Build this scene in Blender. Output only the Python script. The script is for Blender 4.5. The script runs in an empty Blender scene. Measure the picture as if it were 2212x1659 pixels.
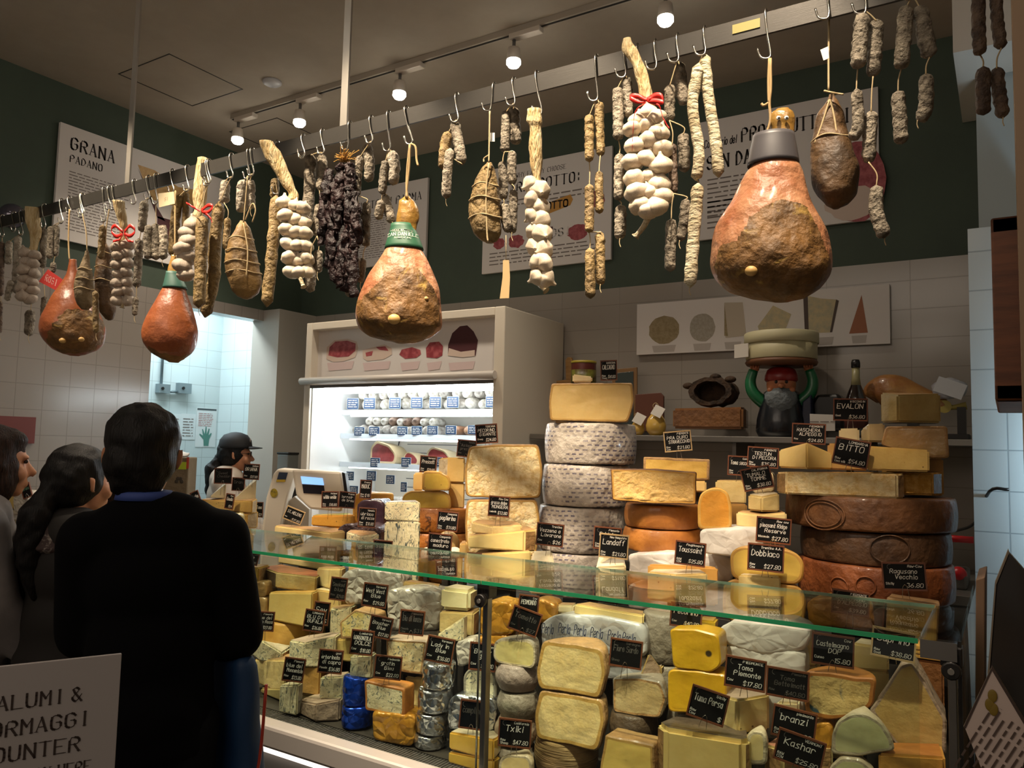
import bpy, bmesh, math, random
from mathutils import Vector, Matrix, noise
random.seed(7)
R = math.radians
# ------------------------------------------------------------------ camera
FOC, CX, CY, IW, IH = 1706.0, 1106.0, 829.5, 2212, 1659
YAW, PIT, ROL = R(32.14), R(4.56), R(1.352)
CAM = Vector((0, 0, 1.62))
_c, _s = math.cos(YAW), math.sin(YAW)
FW = Vector((-_s*math.cos(PIT), _c*math.cos(PIT), math.sin(PIT)))
_r = Vector((_c, _s, 0)); _u = _r.cross(FW)
CRT = math.cos(ROL)*_r + math.sin(ROL)*_u
UP = -math.sin(ROL)*_r + math.cos(ROL)*_u
cd = bpy.data.cameras.new('camera'); cam = bpy.data.objects.new('camera', cd)
COL = bpy.context.scene.collection; COL.objects.link(cam)
cd.sensor_fit = 'HORIZONTAL'; cd.sensor_width = 36; cd.lens = 36*FOC/IW; cd.clip_start = .02
cam.matrix_world = Matrix(((CRT.x, UP.x, -FW.x, CAM.x), (CRT.y, UP.y, -FW.y, CAM.y), (CRT.z, UP.z, -FW.z, CAM.z), (0, 0, 0, 1)))
SC = bpy.context.scene; SC.camera = cam
SC.view_settings.view_transform = 'Standard'; SC.view_settings.look = 'None'
SC.view_settings.exposure = 0.0; SC.view_settings.gamma = 1.0
SC.view_settings.use_curve_mapping = False
# ------------------------------------------------------------------ world and lights
WD = bpy.data.worlds.new('world'); SC.world = WD; WD.use_nodes = True
_bg = WD.node_tree.nodes['Background']
_bg.inputs[0].default_value = (1.0, .84, .68, 1); _bg.inputs[1].default_value = .17
def spot(name, loc, to, power, size=40, col=(1, .82, .58), rad=.04, blend=.6):
    l = bpy.data.lights.new(name, 'SPOT'); l.energy = power; l.spot_size = R(size); l.spot_blend = blend
    l.color = col; l.shadow_soft_size = rad
    o = bpy.data.objects.new(name, l); COL.objects.link(o); o.location = loc
    o.rotation_euler = (Vector(to)-Vector(loc)).to_track_quat('-Z', 'Y').to_euler(); return o
def area(name, loc, to, power, sx, sy, col=(1, 1, 1)):
    l = bpy.data.lights.new(name, 'AREA'); l.energy = power; l.shape = 'RECTANGLE'; l.size = sx; l.size_y = sy; l.color = col
    o = bpy.data.objects.new(name, l); COL.objects.link(o); o.location = loc
    o.rotation_euler = (Vector(to)-Vector(loc)).to_track_quat('-Z', 'Y').to_euler(); return o
WARM = (1, .83, .62)
# track spots above the shoppers, aimed at the counter and the rail
FRONT = [((-3.6, 1.25, 3.62), (-3.1, 2.7, 1.15), 100), ((-2.75, 1.25, 3.62), (-2.4, 2.4, .95), 165), ((-1.95, 1.25, 3.62), (-1.75, 2.6, 1.1), 150),
         ((-1.15, 1.25, 3.62), (-1.25, 2.5, 1.0), 165), ((-.45, 1.25, 3.62), (-.75, 2.5, .9), 125), ((.1, 1.1, 3.62), (-.5, 2.1, 1.9), 24)]
for a_, b_, p_ in FRONT: spot('track_spot_light', a_, b_, p_*2.1, 42, WARM)
BACKX = [-4.19, -3.62, -2.83, -2.08, -1.27]
for x_ in BACKX: spot('track_spot_light', (x_, 3.25, 3.52), (x_+.1, 2.75, 1.2), 38, 120, (1, .86, .68), .05)
area('back_room_light', (-5.2, 3.4, 2.9), (-5.2, 3.4, 0), 36, .25, 1.3, (.78, .93, 1))
area('pier_fill_light', (.6, 3.345, 1.6), (-.2, 3.40, 1.6), 26, 1.9, .06, (.62, .84, 1))  # added unseen cool area light, standing in for side daylight on the pier
area('store_light', (-1.6, -1.2, 3.7), (-2.4, 3.6, 1.6), 40, 3.0, 2.0, (1, .84, .68))
# ------------------------------------------------------------------ pixel -> place helpers
def ray(x, y): return FW + CRT*((x-CX)/FOC) - UP*((y-CY)/FOC)
def PY(x, y, Y): d = ray(x, y); return CAM + d*(Y/d.y)
def PX(x, y, X): d = ray(x, y); return CAM + d*(X/d.x)
def PZ(x, y, Z): d = ray(x, y); return CAM + d*((Z-CAM.z)/d.z)
def pxs(p): return (Vector(p)-CAM).dot(FW)/FOC          # metres per pixel at p
class Fr:
    """upright local frame: x right, y away from the viewer, z up, through a point"""
    def __init__(s, p, ang): s.p = Vector(p); s.a = ang; s.M = Matrix.Translation(s.p) @ Matrix.Rotation(ang, 4, 'Z'); s.I = s.M.inverted()
    def px(s, x, y):
        d = ray(x, y); n = Vector((-math.sin(s.a), math.cos(s.a), 0)); t = n.dot(s.p-CAM)/n.dot(d)
        q = s.I @ (CAM+d*t); return q.x, q.z
def frame(x, y, Y, f=1.0, yaw=0):
    p = PY(x, y, Y); return Fr(p, math.atan2(-p.x, p.y)*f + R(yaw))
# ------------------------------------------------------------------ mesh collecting
class MB:
    def __init__(s): s.v = []; s.f = []; s.m = []; s.sm = []
    def add(s, vs, fs, mi=0, sm=False):
        n = len(s.v); s.v += [tuple(v) for v in vs]
        for f in fs: s.f.append(tuple(n+i for i in f)); s.m.append(mi); s.sm.append(sm)
        return s
    def box(s, a, b, mi=0, M=None):
        x0, y0, z0 = a; x1, y1, z1 = b
        vs = [(x0,y0,z0),(x1,y0,z0),(x1,y1,z0),(x0,y1,z0),(x0,y0,z1),(x1,y0,z1),(x1,y1,z1),(x0,y1,z1)]
        if M: vs = [M @ Vector(v) for v in vs]
        return s.add(vs, [(0,3,2,1),(4,5,6,7),(0,1,5,4),(1,2,6,5),(2,3,7,6),(3,0,4,7)], mi)
    def rings(s, rs, mi=0, sm=True, caps=True, close=False):
        n = len(rs[0]); vs = [v for r in rs for v in r]; fs = []
        for k in range(len(rs)-1):
            for i in range(n): j = (i+1) % n; fs.append((k*n+i, k*n+j, (k+1)*n+j, (k+1)*n+i))
        s.add(vs, fs, mi, sm)
        if caps:
            b = len(s.v)-len(vs); s.f.append(tuple(b+i for i in reversed(range(n)))); s.f.append(tuple(b+len(vs)-n+i for i in range(n))); s.m += [mi, mi]; s.sm += [False, False]
        return s
    def lathe(s, prof, n=32, mi=0, M=None, sm=True, lobes=0, amp=0):
        rs = []
        for r, z in prof:
            ring = []
            for i in range(n):
                a = 2*math.pi*i/n; q = r*(1+amp*math.cos(a*lobes)) if lobes else r
                v = Vector((q*math.cos(a), q*math.sin(a), z)); ring.append(M @ v if M else v)
            rs.append(ring)
        return s.rings(rs, mi, sm)
    def tube(s, pts, rad, n=10, mi=0, caps=True, flat=1.0):
        pts = [Vector(p) for p in pts]; rs = []; ref = Vector((0, 1, 0))
        for i, p in enumerate(pts):
            t = (pts[min(i+1, len(pts)-1)]-pts[max(i-1, 0)]).normalized()
            if abs(t.dot(ref)) > .95: ref = Vector((1, 0, 0))
            a = t.cross(ref).normalized(); b = a.cross(t)
            ref = b
            r = rad[i] if isinstance(rad, (list, tuple)) else rad
            rs.append([p+a*(r*math.cos(2*math.pi*k/n))+b*(r*flat*math.sin(2*math.pi*k/n)) for k in range(n)])
        return s.rings(rs, mi, True, caps)
    def ell(s, c, r, n=20, k=12, mi=0, M=None):
        rs = []
        for j in range(k+1):
            t = math.pi*(j/k); t = min(max(t, .02), math.pi-.02)
            ring = []
            for i in range(n):
                a = 2*math.pi*i/n
                v = Vector((c[0]+r[0]*math.sin(t)*math.cos(a), c[1]+r[1]*math.sin(t)*math.sin(a), c[2]-r[2]*math.cos(t)))
                ring.append(M @ v if M else v)
            rs.append(ring)
        return s.rings(rs, mi)
    def quad(s, a, b, c, d, mi=0): return s.add([a, b, c, d], [(0, 1, 2, 3)], mi)
    def poly(s, pts, mi=0): return s.add(pts, [tuple(range(len(pts)))], mi)
    def mesh(s, name, mats):
        me = bpy.data.meshes.new(name); me.from_pydata(s.v, [], s.f)
        for m in mats: me.materials.append(m)
        me.polygons.foreach_set('material_index', s.m); me.polygons.foreach_set('use_smooth', s.sm); me.update(); return me
    def build(s, name, mats, parent=None, M=None, bevel=0, seg=2):
        if not isinstance(mats, (list, tuple)): mats = [mats]
        o = bpy.data.objects.new(name, s.mesh(name, mats)); COL.objects.link(o)
        if parent: o.parent = parent
        if M and parent: o.matrix_basis = M
        elif M: o.matrix_world = M
        if bevel:
            b = o.modifiers.new('round', 'BEVEL'); b.width = bevel; b.segments = seg; b.limit_method = 'ANGLE'; b.angle_limit = R(35)
        return o
def tag(o, label=None, cat=None, group=None, kind=None):
    if label: o['label'] = label
    if cat: o['category'] = cat
    if group: o['group'] = group
    if kind: o['kind'] = kind
    return o
def thing(name, label, cat, M=None, group=None):
    o = bpy.data.objects.new(name, None); COL.objects.link(o); o.empty_display_size = .05
    if M: o.matrix_world = M
    return tag(o, label, cat, group)
def chaikin(pts, it=2, closed=False):
    for _ in range(it):
        out = [] if closed else [pts[0]]
        n = len(pts)
        for i in range(n if closed else n-1):
            a, b = pts[i], pts[(i+1) % n]
            out.append(tuple(a[k]*.75+b[k]*.25 for k in range(len(a)))); out.append(tuple(a[k]*.25+b[k]*.75 for k in range(len(a))))
        if not closed: out.append(pts[-1])
        pts = out
    return pts
def catm(pts, n):
    """n samples along a Catmull-Rom line"""
    P = [Vector(p) for p in pts]
    if len(P) == 2: return [P[0].lerp(P[1], i/(n-1)) for i in range(n)]
    P = [P[0]*2-P[1]]+P+[P[-1]*2-P[-2]]; out = []; m = len(P)-3
    for i in range(n):
        u = i/(n-1)*m; k = min(int(u), m-1); t = u-k; a, b, c, d = P[k:k+4]
        out.append(.5*((2*b)+(c-a)*t+(2*a-5*b+4*c-d)*t*t+(3*b-a-3*c+d)*t**3))
    return out
# ------------------------------------------------------------------ materials
def lin(h, k=1):
    f = lambda c: (c/12.92 if c <= .04045 else ((c+.055)/1.055)**2.4)
    return tuple(f(int(h[i:i+2], 16)/255)*k for i in (0, 2, 4))+(1,)
_M = {}
def mat(name, col, rough=.6, metal=0, col2=None, sc=8, lo=.4, hi=.62, det=5, bump=0, bsc=40, coat=0, spec=.5, emit=0, sss=0, bkind='noise', stretch=None, alpha=1, extra=None):
    if name in _M: return _M[name]
    m = bpy.data.materials.new(name); _M[name] = m; m.use_nodes = True
    nt = m.node_tree; nd = nt.nodes; ln = nt.links; b = nd['Principled BSDF']
    c = lin(col) if isinstance(col, str) else col
    b.inputs['Base Color'].default_value = c; b.inputs['Roughness'].default_value = rough; b.inputs['Metallic'].default_value = metal
    b.inputs['Specular IOR Level'].default_value = spec
    if coat: b.inputs['Coat Weight'].default_value = coat; b.inputs['Coat Roughness'].default_value = .12
    if emit: b.inputs['Emission Color'].default_value = c; b.inputs['Emission Strength'].default_value = emit
    if sss: b.inputs['Subsurface Weight'].default_value = sss; b.inputs['Subsurface Radius'].default_value = (.012, .007, .003)
    tc = nd.new('ShaderNodeTexCoord'); src = tc.outputs['Object']
    if stretch:
        mp = nd.new('ShaderNodeMapping'); mp.inputs['Scale'].default_value = stretch; ln.new(src, mp.inputs[0]); src = mp.outputs[0]
    if col2:
        n = nd.new('ShaderNodeTexNoise'); n.inputs['Scale'].default_value = sc; n.inputs['Detail'].default_value = det; n.inputs['Roughness'].default_value = .65
        ln.new(src, n.inputs['Vector'])
        r = nd.new('ShaderNodeValToRGB'); r.color_ramp.elements[0].position = lo; r.color_ramp.elements[1].position = hi
        r.color_ramp.elements[0].color = c; r.color_ramp.elements[1].color = lin(col2) if isinstance(col2, str) else col2
        ln.new(n.outputs['Fac'], r.inputs[0]); ln.new(r.outputs[0], b.inputs['Base Color'])
    if bump:
        if bkind == 'voro':
            t = nd.new('ShaderNodeTexVoronoi'); t.inputs['Scale'].default_value = bsc; t.feature = 'DISTANCE_TO_EDGE'; ho = t.outputs['Distance']
            nz = nd.new('ShaderNodeTexNoise'); nz.inputs['Scale'].default_value = bsc*.6; ln.new(src, nz.inputs['Vector'])
            mx = nd.new('ShaderNodeVectorMath'); mx.operation = 'MULTIPLY_ADD'; ln.new(nz.outputs['Color'], mx.inputs[0]); mx.inputs[1].default_value = (.06, .06, .06); ln.new(src, mx.inputs[2]); ln.new(mx.outputs[0], t.inputs['Vector'])
        else:
            t = nd.new('ShaderNodeTexNoise'); t.inputs['Scale'].default_value = bsc; t.inputs['Detail'].default_value = 6; ln.new(src, t.inputs['Vector']); ho = t.outputs['Fac']
        bp = nd.new('ShaderNodeBump'); bp.inputs['Strength'].default_value = bump; bp.inputs['Distance'].default_value = .02
        ln.new(ho, bp.inputs['Height']); ln.new(bp.outputs[0], b.inputs['Normal'])
        if coat and bkind != 'voro': pass
        elif coat: ln.new(bp.outputs[0], b.inputs['Coat Normal'])
    if extra: extra(nt, b, src)
    return m
def veins(col, sc, lo, hi, axis=None, dist=1.2):
    """adds mottled veins of a second pigment to a cheese paste"""
    def f(nt, b, src):
        nd, ln = nt.nodes, nt.links
        n = nd.new('ShaderNodeTexNoise'); n.inputs['Scale'].default_value = sc; n.inputs['Detail'].default_value = 4; n.inputs['Distortion'].default_value = dist
        v = src
        if axis:
            mp = nd.new('ShaderNodeMapping'); mp.inputs['Scale'].default_value = axis; ln.new(src, mp.inputs[0]); v = mp.outputs[0]
        ln.new(v, n.inputs['Vector'])
        r = nd.new('ShaderNodeValToRGB'); r.color_ramp.elements[0].position = lo; r.color_ramp.elements[1].position = hi
        r.color_ramp.elements[0].color = (0, 0, 0, 1); r.color_ramp.elements[1].color = (1, 1, 1, 1); ln.new(n.outputs['Fac'], r.inputs[0])
        mx = nd.new('ShaderNodeMix'); mx.data_type = 'RGBA'; ln.new(r.outputs[0], mx.inputs['Factor'])
        old = b.inputs['Base Color']
        if old.is_linked: ln.new(old.links[0].from_socket, mx.inputs[6])
        else: mx.inputs[6].default_value = old.default_value
        mx.inputs[7].default_value = lin(col); ln.new(mx.outputs[2], old)
    return f
def holes(col, sc=45, size=.16):
    def f(nt, b, src):
        nd, ln = nt.nodes, nt.links
        t = nd.new('ShaderNodeTexVoronoi'); t.inputs['Scale'].default_value = sc; ln.new(src, t.inputs['Vector'])
        r = nd.new('ShaderNodeValToRGB'); r.color_ramp.elements[0].position = size*.7; r.color_ramp.elements[1].position = size
        r.color_ramp.elements[0].color = (1, 1, 1, 1); r.color_ramp.elements[1].color = (0, 0, 0, 1); ln.new(t.outputs['Distance'], r.inputs[0])
        mx = nd.new('ShaderNodeMix'); mx.data_type = 'RGBA'; ln.new(r.outputs[0], mx.inputs['Factor'])
        old = b.inputs['Base Color']
        if old.is_linked: ln.new(old.links[0].from_socket, mx.inputs[6])
        else: mx.inputs[6].default_value = old.default_value
        mx.inputs[7].default_value = lin(col); ln.new(mx.outputs[2], old)
    return f
def tiles(w, h, grout, gw=.006, axes='xz'):
    """square wall tiles with grout lines in metres"""
    def f(nt, b, src):
        nd, ln = nt.nodes, nt.links
        sp = nd.new('ShaderNodeSeparateXYZ'); ln.new(src, sp.inputs[0]); cb = nd.new('ShaderNodeCombineXYZ')
        ln.new(sp.outputs['XYZ'.index(axes[0].upper())], cb.inputs[0]); ln.new(sp.outputs['XYZ'.index(axes[1].upper())], cb.inputs[1])
        t = nd.new('ShaderNodeTexBrick'); t.offset = 0; t.squash = 1; t.inputs['Scale'].default_value = 1
        t.inputs['Brick Width'].default_value = w; t.inputs['Row Height'].default_value = h; t.inputs['Mortar Size'].default_value = gw*.5; t.inputs['Mortar Smooth'].default_value = .3
        ln.new(cb.outputs[0], t.inputs['Vector'])
        c = b.inputs['Base Color'].default_value
        t.inputs['Color1'].default_value = c; t.inputs['Color2'].default_value = c; t.inputs['Mortar'].default_value = lin(grout)
        ln.new(t.outputs['Color'], b.inputs['Base Color'])
        bp = nd.new('ShaderNodeBump'); bp.inputs['Strength'].default_value = .25; bp.inputs['Distance'].default_value = .004; bp.invert = True
        ln.new(t.outputs['Fac'], bp.inputs['Height']); ln.new(bp.outputs[0], b.inputs['Normal'])
    return f
def glassy(name, tint=(.93, .97, .95, 1), rough=.0, ior=1.5):
    if name in _M: return _M[name]
    m = bpy.data.materials.new(name); _M[name] = m; m.use_nodes = True
    nt = m.node_tree; nd = nt.nodes; ln = nt.links; nd.remove(nd['Principled BSDF'])
    lw = nd.new('ShaderNodeLayerWeight'); pw = nd.new('ShaderNodeMath'); pw.operation = 'POWER'; pw.inputs[1].default_value = 5; ln.new(lw.outputs['Facing'], pw.inputs[0])
    fr = nd.new('ShaderNodeMath'); fr.operation = 'MULTIPLY_ADD'; fr.inputs[1].default_value = .95; fr.inputs[2].default_value = .035; ln.new(pw.outputs[0], fr.inputs[0])
    lw.inputs[0].default_value = .5
    tr = nd.new('ShaderNodeBsdfTransparent'); tr.inputs[0].default_value = tint
    gl = nd.new('ShaderNodeBsdfGlossy'); gl.inputs['Roughness'].default_value = rough; mx = nd.new('ShaderNodeMixShader')
    ln.new(fr.outputs[0], mx.inputs[0]); ln.new(tr.outputs[0], mx.inputs[1]); ln.new(gl.outputs[0], mx.inputs[2]); ln.new(mx.outputs[0], nd['Material Output'].inputs[0])
    return m
# ------------------------------------------------------------------ hand-drawn stroke letters
GL = {}
for _t in '''A 022842 1434|B 02083847463505 3544433202|C 4738180703123243|D 02082846442202|E 48080242 0535|F 480802 0535|G 47381807031232434525|H 0208 4248 0545|I 2228|J 4843321203|K 0208 4805 0542|L 080242|M 0208254842|N 02084248|O 183847433212030718|P 02083847463505|Q 183847433212030718 2442|R 02083847463505 2542|S 473818070615354443321203|T 0848 2822|U 080312324348|V 082248|W 0812253248|X 0248 0842|Y 0825 4825 2522|Z 08480242|a 361605031233 3632|b 0802 05162635332202|c 3526160503122233|d 3832 3526160503122233|e 04343526160503122233|f 38281712 0626|g 36312000 3526160503122233|h 0802 0516263532|i 1612 1718|j 26211000 2728|k 0802 3604 0432|l 1812|m 0602 05162522 25364542|n 0602 0516263532|o 162635332212030516|p 0600 0516263533221203|q 3630 3526160503122233|r 0602 05162635|s 361605332202|t 18131222 0626|u 0603122233 3632|v 061236|w 0612243246|x 0236 0632|y 0613 3610|z 06360232|0 183847433212030718|1 172822|2 07183847460242|3 0848254443321203|4 32380444|5 4808053544433202|6 380503123243443505|7 084812|8 153544433212030415060718384746 35|9 451506071838474422|$ 473818070615354443321203 2921|. 1213|/ 0248|& 42071828370403122245|: 1314 1617|- 0535|' 1718'''.split('|'):
    _k, _v = _t.split(' ', 1); GL[_k] = [[(int(s[i]), int(s[i+1])-2) for i in range(0, len(s), 2)] for s in _v.split()]
def adv(ch): return 3.2 if ch == ' ' else (max(p[0] for s in GL.get(ch, [[(3, 0)]]) for p in s)+1.5)
def text(mb, s, x, z, h, w=None, align='l', y=-.0005, slant=.0, serif=False, jit=0, mi=0, maxw=None, M=None, track=0):
    """writes s as ribbons on the x-z plane; h is the capital height"""
    if serif: w = (w or h*.11)*.72; track = track or .8
    k = h/6; tot = sum(adv(c)+track for c in s)*k; kx = k
    if maxw and tot > maxw: kx = k*maxw/tot; tot = maxw
    w = w or h*.11
    if align == 'c': x -= tot/2
    if align == 'r': x -= tot
    for ch in s:
        for st in GL.get(ch, []):
            pts = [(x+(p[0]+slant*p[1])*kx+random.uniform(-jit, jit)*k, z+p[1]*k+random.uniform(-jit, jit)*k) for p in st]
            if len(pts) > 5: pts = chaikin(pts, 1)
            for a, b in zip(pts, pts[1:]):
                dx, dz = b[0]-a[0], b[1]-a[1]; L = math.hypot(dx, dz) or 1e-6
                ww = w
                if serif: ww = w*(1.25 if (abs(dx) < .25*L or dx*dz < 0) else .5)
                ex = dx/L*ww*.4; ez = dz/L*ww*.4; nx, nz = -dz/L*ww/2, dx/L*ww/2
                q = [(a[0]-ex+nx, a[1]-ez+nz), (a[0]-ex-nx, a[1]-ez-nz), (b[0]+ex-nx, b[1]+ez-nz), (b[0]+ex+nx, b[1]+ez+nz)]
                vs = [Vector((u, y, v)) for u, v in q]; mb.add([M @ v for v in vs] if M else vs, [(0, 1, 2, 3)], mi)
            if serif:
                for e, o in ((st[0], pts[0]), (st[-1], pts[-1])):
                    if e[1] in (0, 6) and len(st) < 6:
                        t = w*.35; l = k*.75; zz = o[1]
                        vs = [Vector(v) for v in ((o[0]-l, y, zz-t/2), (o[0]+l, y, zz-t/2), (o[0]+l, y, zz+t/2), (o[0]-l, y, zz+t/2))]
                        mb.add([M @ v for v in vs] if M else vs, [(0, 1, 2, 3)], mi)
        x += (adv(ch)+track)*kx
    return tot
def dashes(mb, x0, x1, z0, z1, n, y=-.0006, th=.3, M=None, mi=0, seed=1):
    """lines of print too small to read: one run of word-long strips per line"""
    rnd = random.Random(seed); p = (z0-z1)/n
    for i in range(n):
        z = z0-p*(i+.5); x = x0; end = x1-rnd.random()*(x1-x0)*.12
        while x < end:
            l = p*rnd.uniform(.8, 3.2); e = min(x+l, end)
            vs = [Vector(v) for v in ((x, y, z-p*th/2), (e, y, z-p*th/2), (e, y, z+p*th/2), (x, y, z+p*th/2))]
            mb.add([M @ v for v in vs] if M else vs, [(0, 1, 2, 3)], mi); x = e+p*.45
# ================================================================== room shell
CEIL, WB, WL, GRN = 3.74, 4.4, -4.776, 2.612
m_ceil = mat('ceiling_paint', 'a89c8d', .85, col2='9f9384', sc=1.5)
m_green = mat('green_paint', '424f42', .7, col2='3e4a3e', sc=3)
m_tile = mat('white_tile', '938b84', .2, spec=.5, extra=tiles(.153, .1475, '827a73', .005, 'yz'))
m_tileb = mat('white_tile_wide', '9c948b', .16, spec=.5, extra=tiles(.40, .1475, '8b837b', .005, 'xz'))
m_tilec = mat('cool_tile', 'c3cfcf', .15, extra=tiles(.16, .1475, 'a9b3b3', .005, 'xz'))
m_tiled = mat('cool_tile_side', 'c3cfcf', .15, extra=tiles(.16, .1475, 'a9b3b3', .005, 'yz'))
m_plain = mat('wall_paint', 'a9a196', .6)
m_floor = mat('floor_stone', '4a443c', .35, col2='57503f', sc=5)
m_white = mat('white_laminate', 'd8d0c4', .4)
m_cream = mat('cream_enamel', 'ddd2c0', .45)
m_steel = mat('brushed_steel', '8f8b85', .38, metal=.8, bump=.05, bsc=12, stretch=(1, 60, 60))
m_dsteel = mat('dark_steel', '8f8b86', .34, metal=1)
m_black = mat('black_plastic', '14110f', .35)
m_dark = mat('dark_paint', '1d1a17', .6)
m_grey = mat('grey_plastic', '5b5854', .45)
m_print = mat('print_ink', '2a2422', .8)
m_ink2 = mat('print_grey', '7a706a', .8)
m_card = mat('poster_board', 'd9d2cd', .5)
m_glass = glassy('pane_glass'); m_gedge = mat('glass_edge', '1f7a50', .1, spec=.6, emit=0)
m_wood = mat('brown_wood', '7a4626', .5, col2='5e3319', sc=6, stretch=(1, 1, 8))
m_lamp = mat('lamp_glow', (1, .93, .8, 1), emit=40)
m_cool = mat('tube_glow', (.75, .92, 1, 1), emit=14)
def struct(name, mb, mats, **k): return tag(mb.build(name, mats, **k), kind='structure')
struct('floor', MB().box((-6.4, -3, -.1), (3, 5.5, 0)), m_floor)
b = MB().box((-6.4, -3, CEIL), (3, 5.5, CEIL+.1)); struct('ceiling', b, m_ceil)
b = MB(); b.box((WL-.15, WB, 0), (.4, WB+.12, GRN), 0); b.box((WL-.15, WB, GRN), (.4, WB+.12, CEIL), 1); struct('wall_back', b, [m_tileb, m_green])
D0, D1, DT = 3.12, 4.03, 2.53
b = MB(); b.box((WL-.12, -1, 0), (WL, D0, GRN), 0); b.box((WL-.12, D0, DT), (WL, D1, GRN), 0); b.box((WL-.12, -1, GRN), (WL, WB, CEIL), 1)
b.box((WL-.12, D1, 0), (WL, WB, GRN), 2); struct('wall_left', b, [m_tile, m_green, m_plain])
px_ = PY(604, 675, D1).x
struct('wall_left_pier', MB().box((WL, D1, 0), (px_, WB-.001, GRN)), m_plain)
# hatches in the ceiling: thin grooves around the panels
for i, (x0, x1, y0, y1) in enumerate([(-4.36, -3.875, 2.53, 3.03), (-4.5, -4.02, 3.42, 3.9)]):
    b = MB(); g = .006
    for a_ in ((x0, y0, x1, y0+g), (x0, y1-g, x1, y1), (x0, y0, x0+g, y1), (x1-g, y0, x1, y1)): b.box((a_[0], a_[1], CEIL-.002), (a_[2], a_[3], CEIL+.001))
    struct('trim_%d' % (i+1), b, m_dark)
# small back room behind the opening in the left wall
bx = -5.6
struct('wall_back_room_far', MB().box((bx-.1, 2.2, 0), (bx, 4.4, 2.95)), m_tiled)
struct('wall_back_room_side', MB().box((bx, 4.3, 0), (WL-.12, 4.4, 2.95)), m_tilec)
struct('wall_back_room_near', MB().box((bx, 2.2, 0), (WL-.12, 2.3, 2.95)), m_tilec)
struct('ceiling_back_room', MB().box((bx, 2.3, 2.95), (WL-.12, 4.3, 3.0)), m_white)
# pier, bulkhead and glossy partition at the right
struct('wall_right_pier', MB().box((-.112, 3.42, 0), (.2, WB, 2.49)), mat('pier_tile', 'c5d0d2', .18, extra=tiles(.5, .15, '9fabb0', .006, 'xz')))
struct('wall_right_bulkhead', MB().box((-.155, 3.6, 3.28), (.4, WB, CEIL)), m_white)
struct('wall_right_duct', MB().box((-.085, 3.9, 2.49), (.2, WB, 3.28)), mat('pale_duct', 'a9b4b6', .5))
struct('wall_right', MB().box((.045, 1.2, 0), (.15, 3.28, CEIL)), mat('glossy_panel', '8a7d6c', .12, spec=.6))  # far end carried on to keep the added pier light off the cheeses
struct('trim_3', MB().box((.022, 1.5, 1.2), (.045, 1.58, CEIL)), mat('tan_trim', 'a3876a', .5))
# framed picture on the right partition
t = thing('framed_picture', 'framed picture in reddish wood hanging high on the right partition', 'picture', Matrix.Translation((.045, 1.8, 1.72)))
b = MB()
x0, y0, y1, z1 = -.062, -.19, .25, .325
for a_ in ((y0, 0, y1, .03), (y0, z1-.03, y1, z1), (y0, 0, y0+.03, z1), (y1-.03, 0, y1, z1)): b.box((x0, a_[0], a_[1]), (0, a_[2], a_[3]))
b.build('frame', m_wood, t, bevel=.004)
b = MB().box((x0+.012, y0+.03, .03), (x0+.018, y1-.03, z1-.03)); b.build('picture_panel', mat('dark_picture', '2c211e', .25, col2='7c3f4a', sc=5, lo=.5, hi=.7), t)
# ------------------------------------------------------------------ track lighting
t = thing('lighting_track', 'long pale lighting track running along the ceiling', 'track', Matrix.Translation((-2.5, 3.253, CEIL)))
MB().box((-1.75, -.018, -.03), (2.3, .018, 0)).build('rail', mat('track_paint', 'a59b8d', .5), t)
MB().box((-1.75, -.006, -.032), (2.3, .006, -.0295)).build('slot', m_dark, t)
TL = ['spotlight at the far left end of the ceiling track', 'spotlight second from the far left end of the ceiling track', 'spotlight on the track just right of the tall ceiling post',
      'spotlight on the track above the tall refrigerator corner', 'spotlight cut by the top edge above the long rail']
m_lampbody = mat('lamp_housing', 'c7bcae', .45)
def track_head(x, y, label, grp='track spotlights'):
    t = thing('track_spotlight', label, 'lamp', Matrix.Translation((x, y, CEIL)), grp)
    MB().box((-.02, -.022, -.058), (.16, .022, -.03)).build('adapter', m_lampbody, t, bevel=.004)
    MB().tube([(0, 0, -.055), (0, 0, -.11)], .009, 8).build('arm', m_grey, t)
    MB().lathe([(.012, -.1), (.03, -.104), (.034, -.13), (.036, -.165), (.03, -.17)], 20).build('housing', m_lampbody, t)
    MB().lathe([(.036, -.166), (.037, -.185), (.026, -.2), (.004, -.204)], 20).build('bulb', m_lamp, t)
for x_, l_ in zip(BACKX, TL): track_head(x_, 3.253, l_)
FT = ['front track spotlight over the waiting shoppers'] * len(FRONT)
for (p_, q_, e_) in FRONT: track_head(p_[0], p_[1]-.12, 'spotlight out of view above the shoppers in front of the counter', 'front track spotlights')
tag(MB().lathe([(.055, 0), (.055, -.012), (.04, -.022), (.004, -.024)], 24).build('smoke_detector', mat('detector', 'b7b6b8', .4), M=Matrix.Translation((-3.637, 3.046, CEIL))), 'round pale smoke detector on the ceiling beside the hatch', 'smoke detector')
tag(MB().ell((0, 0, 0), (.07, .07, .07), 24, 14).build('security_dome', mat('dome', '5d5a66', .1, spec=.8, metal=.5), M=Matrix.Translation(PX(26, 467, WL+.09))), 'dark glossy camera dome on the green left wall', 'camera dome')
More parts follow.
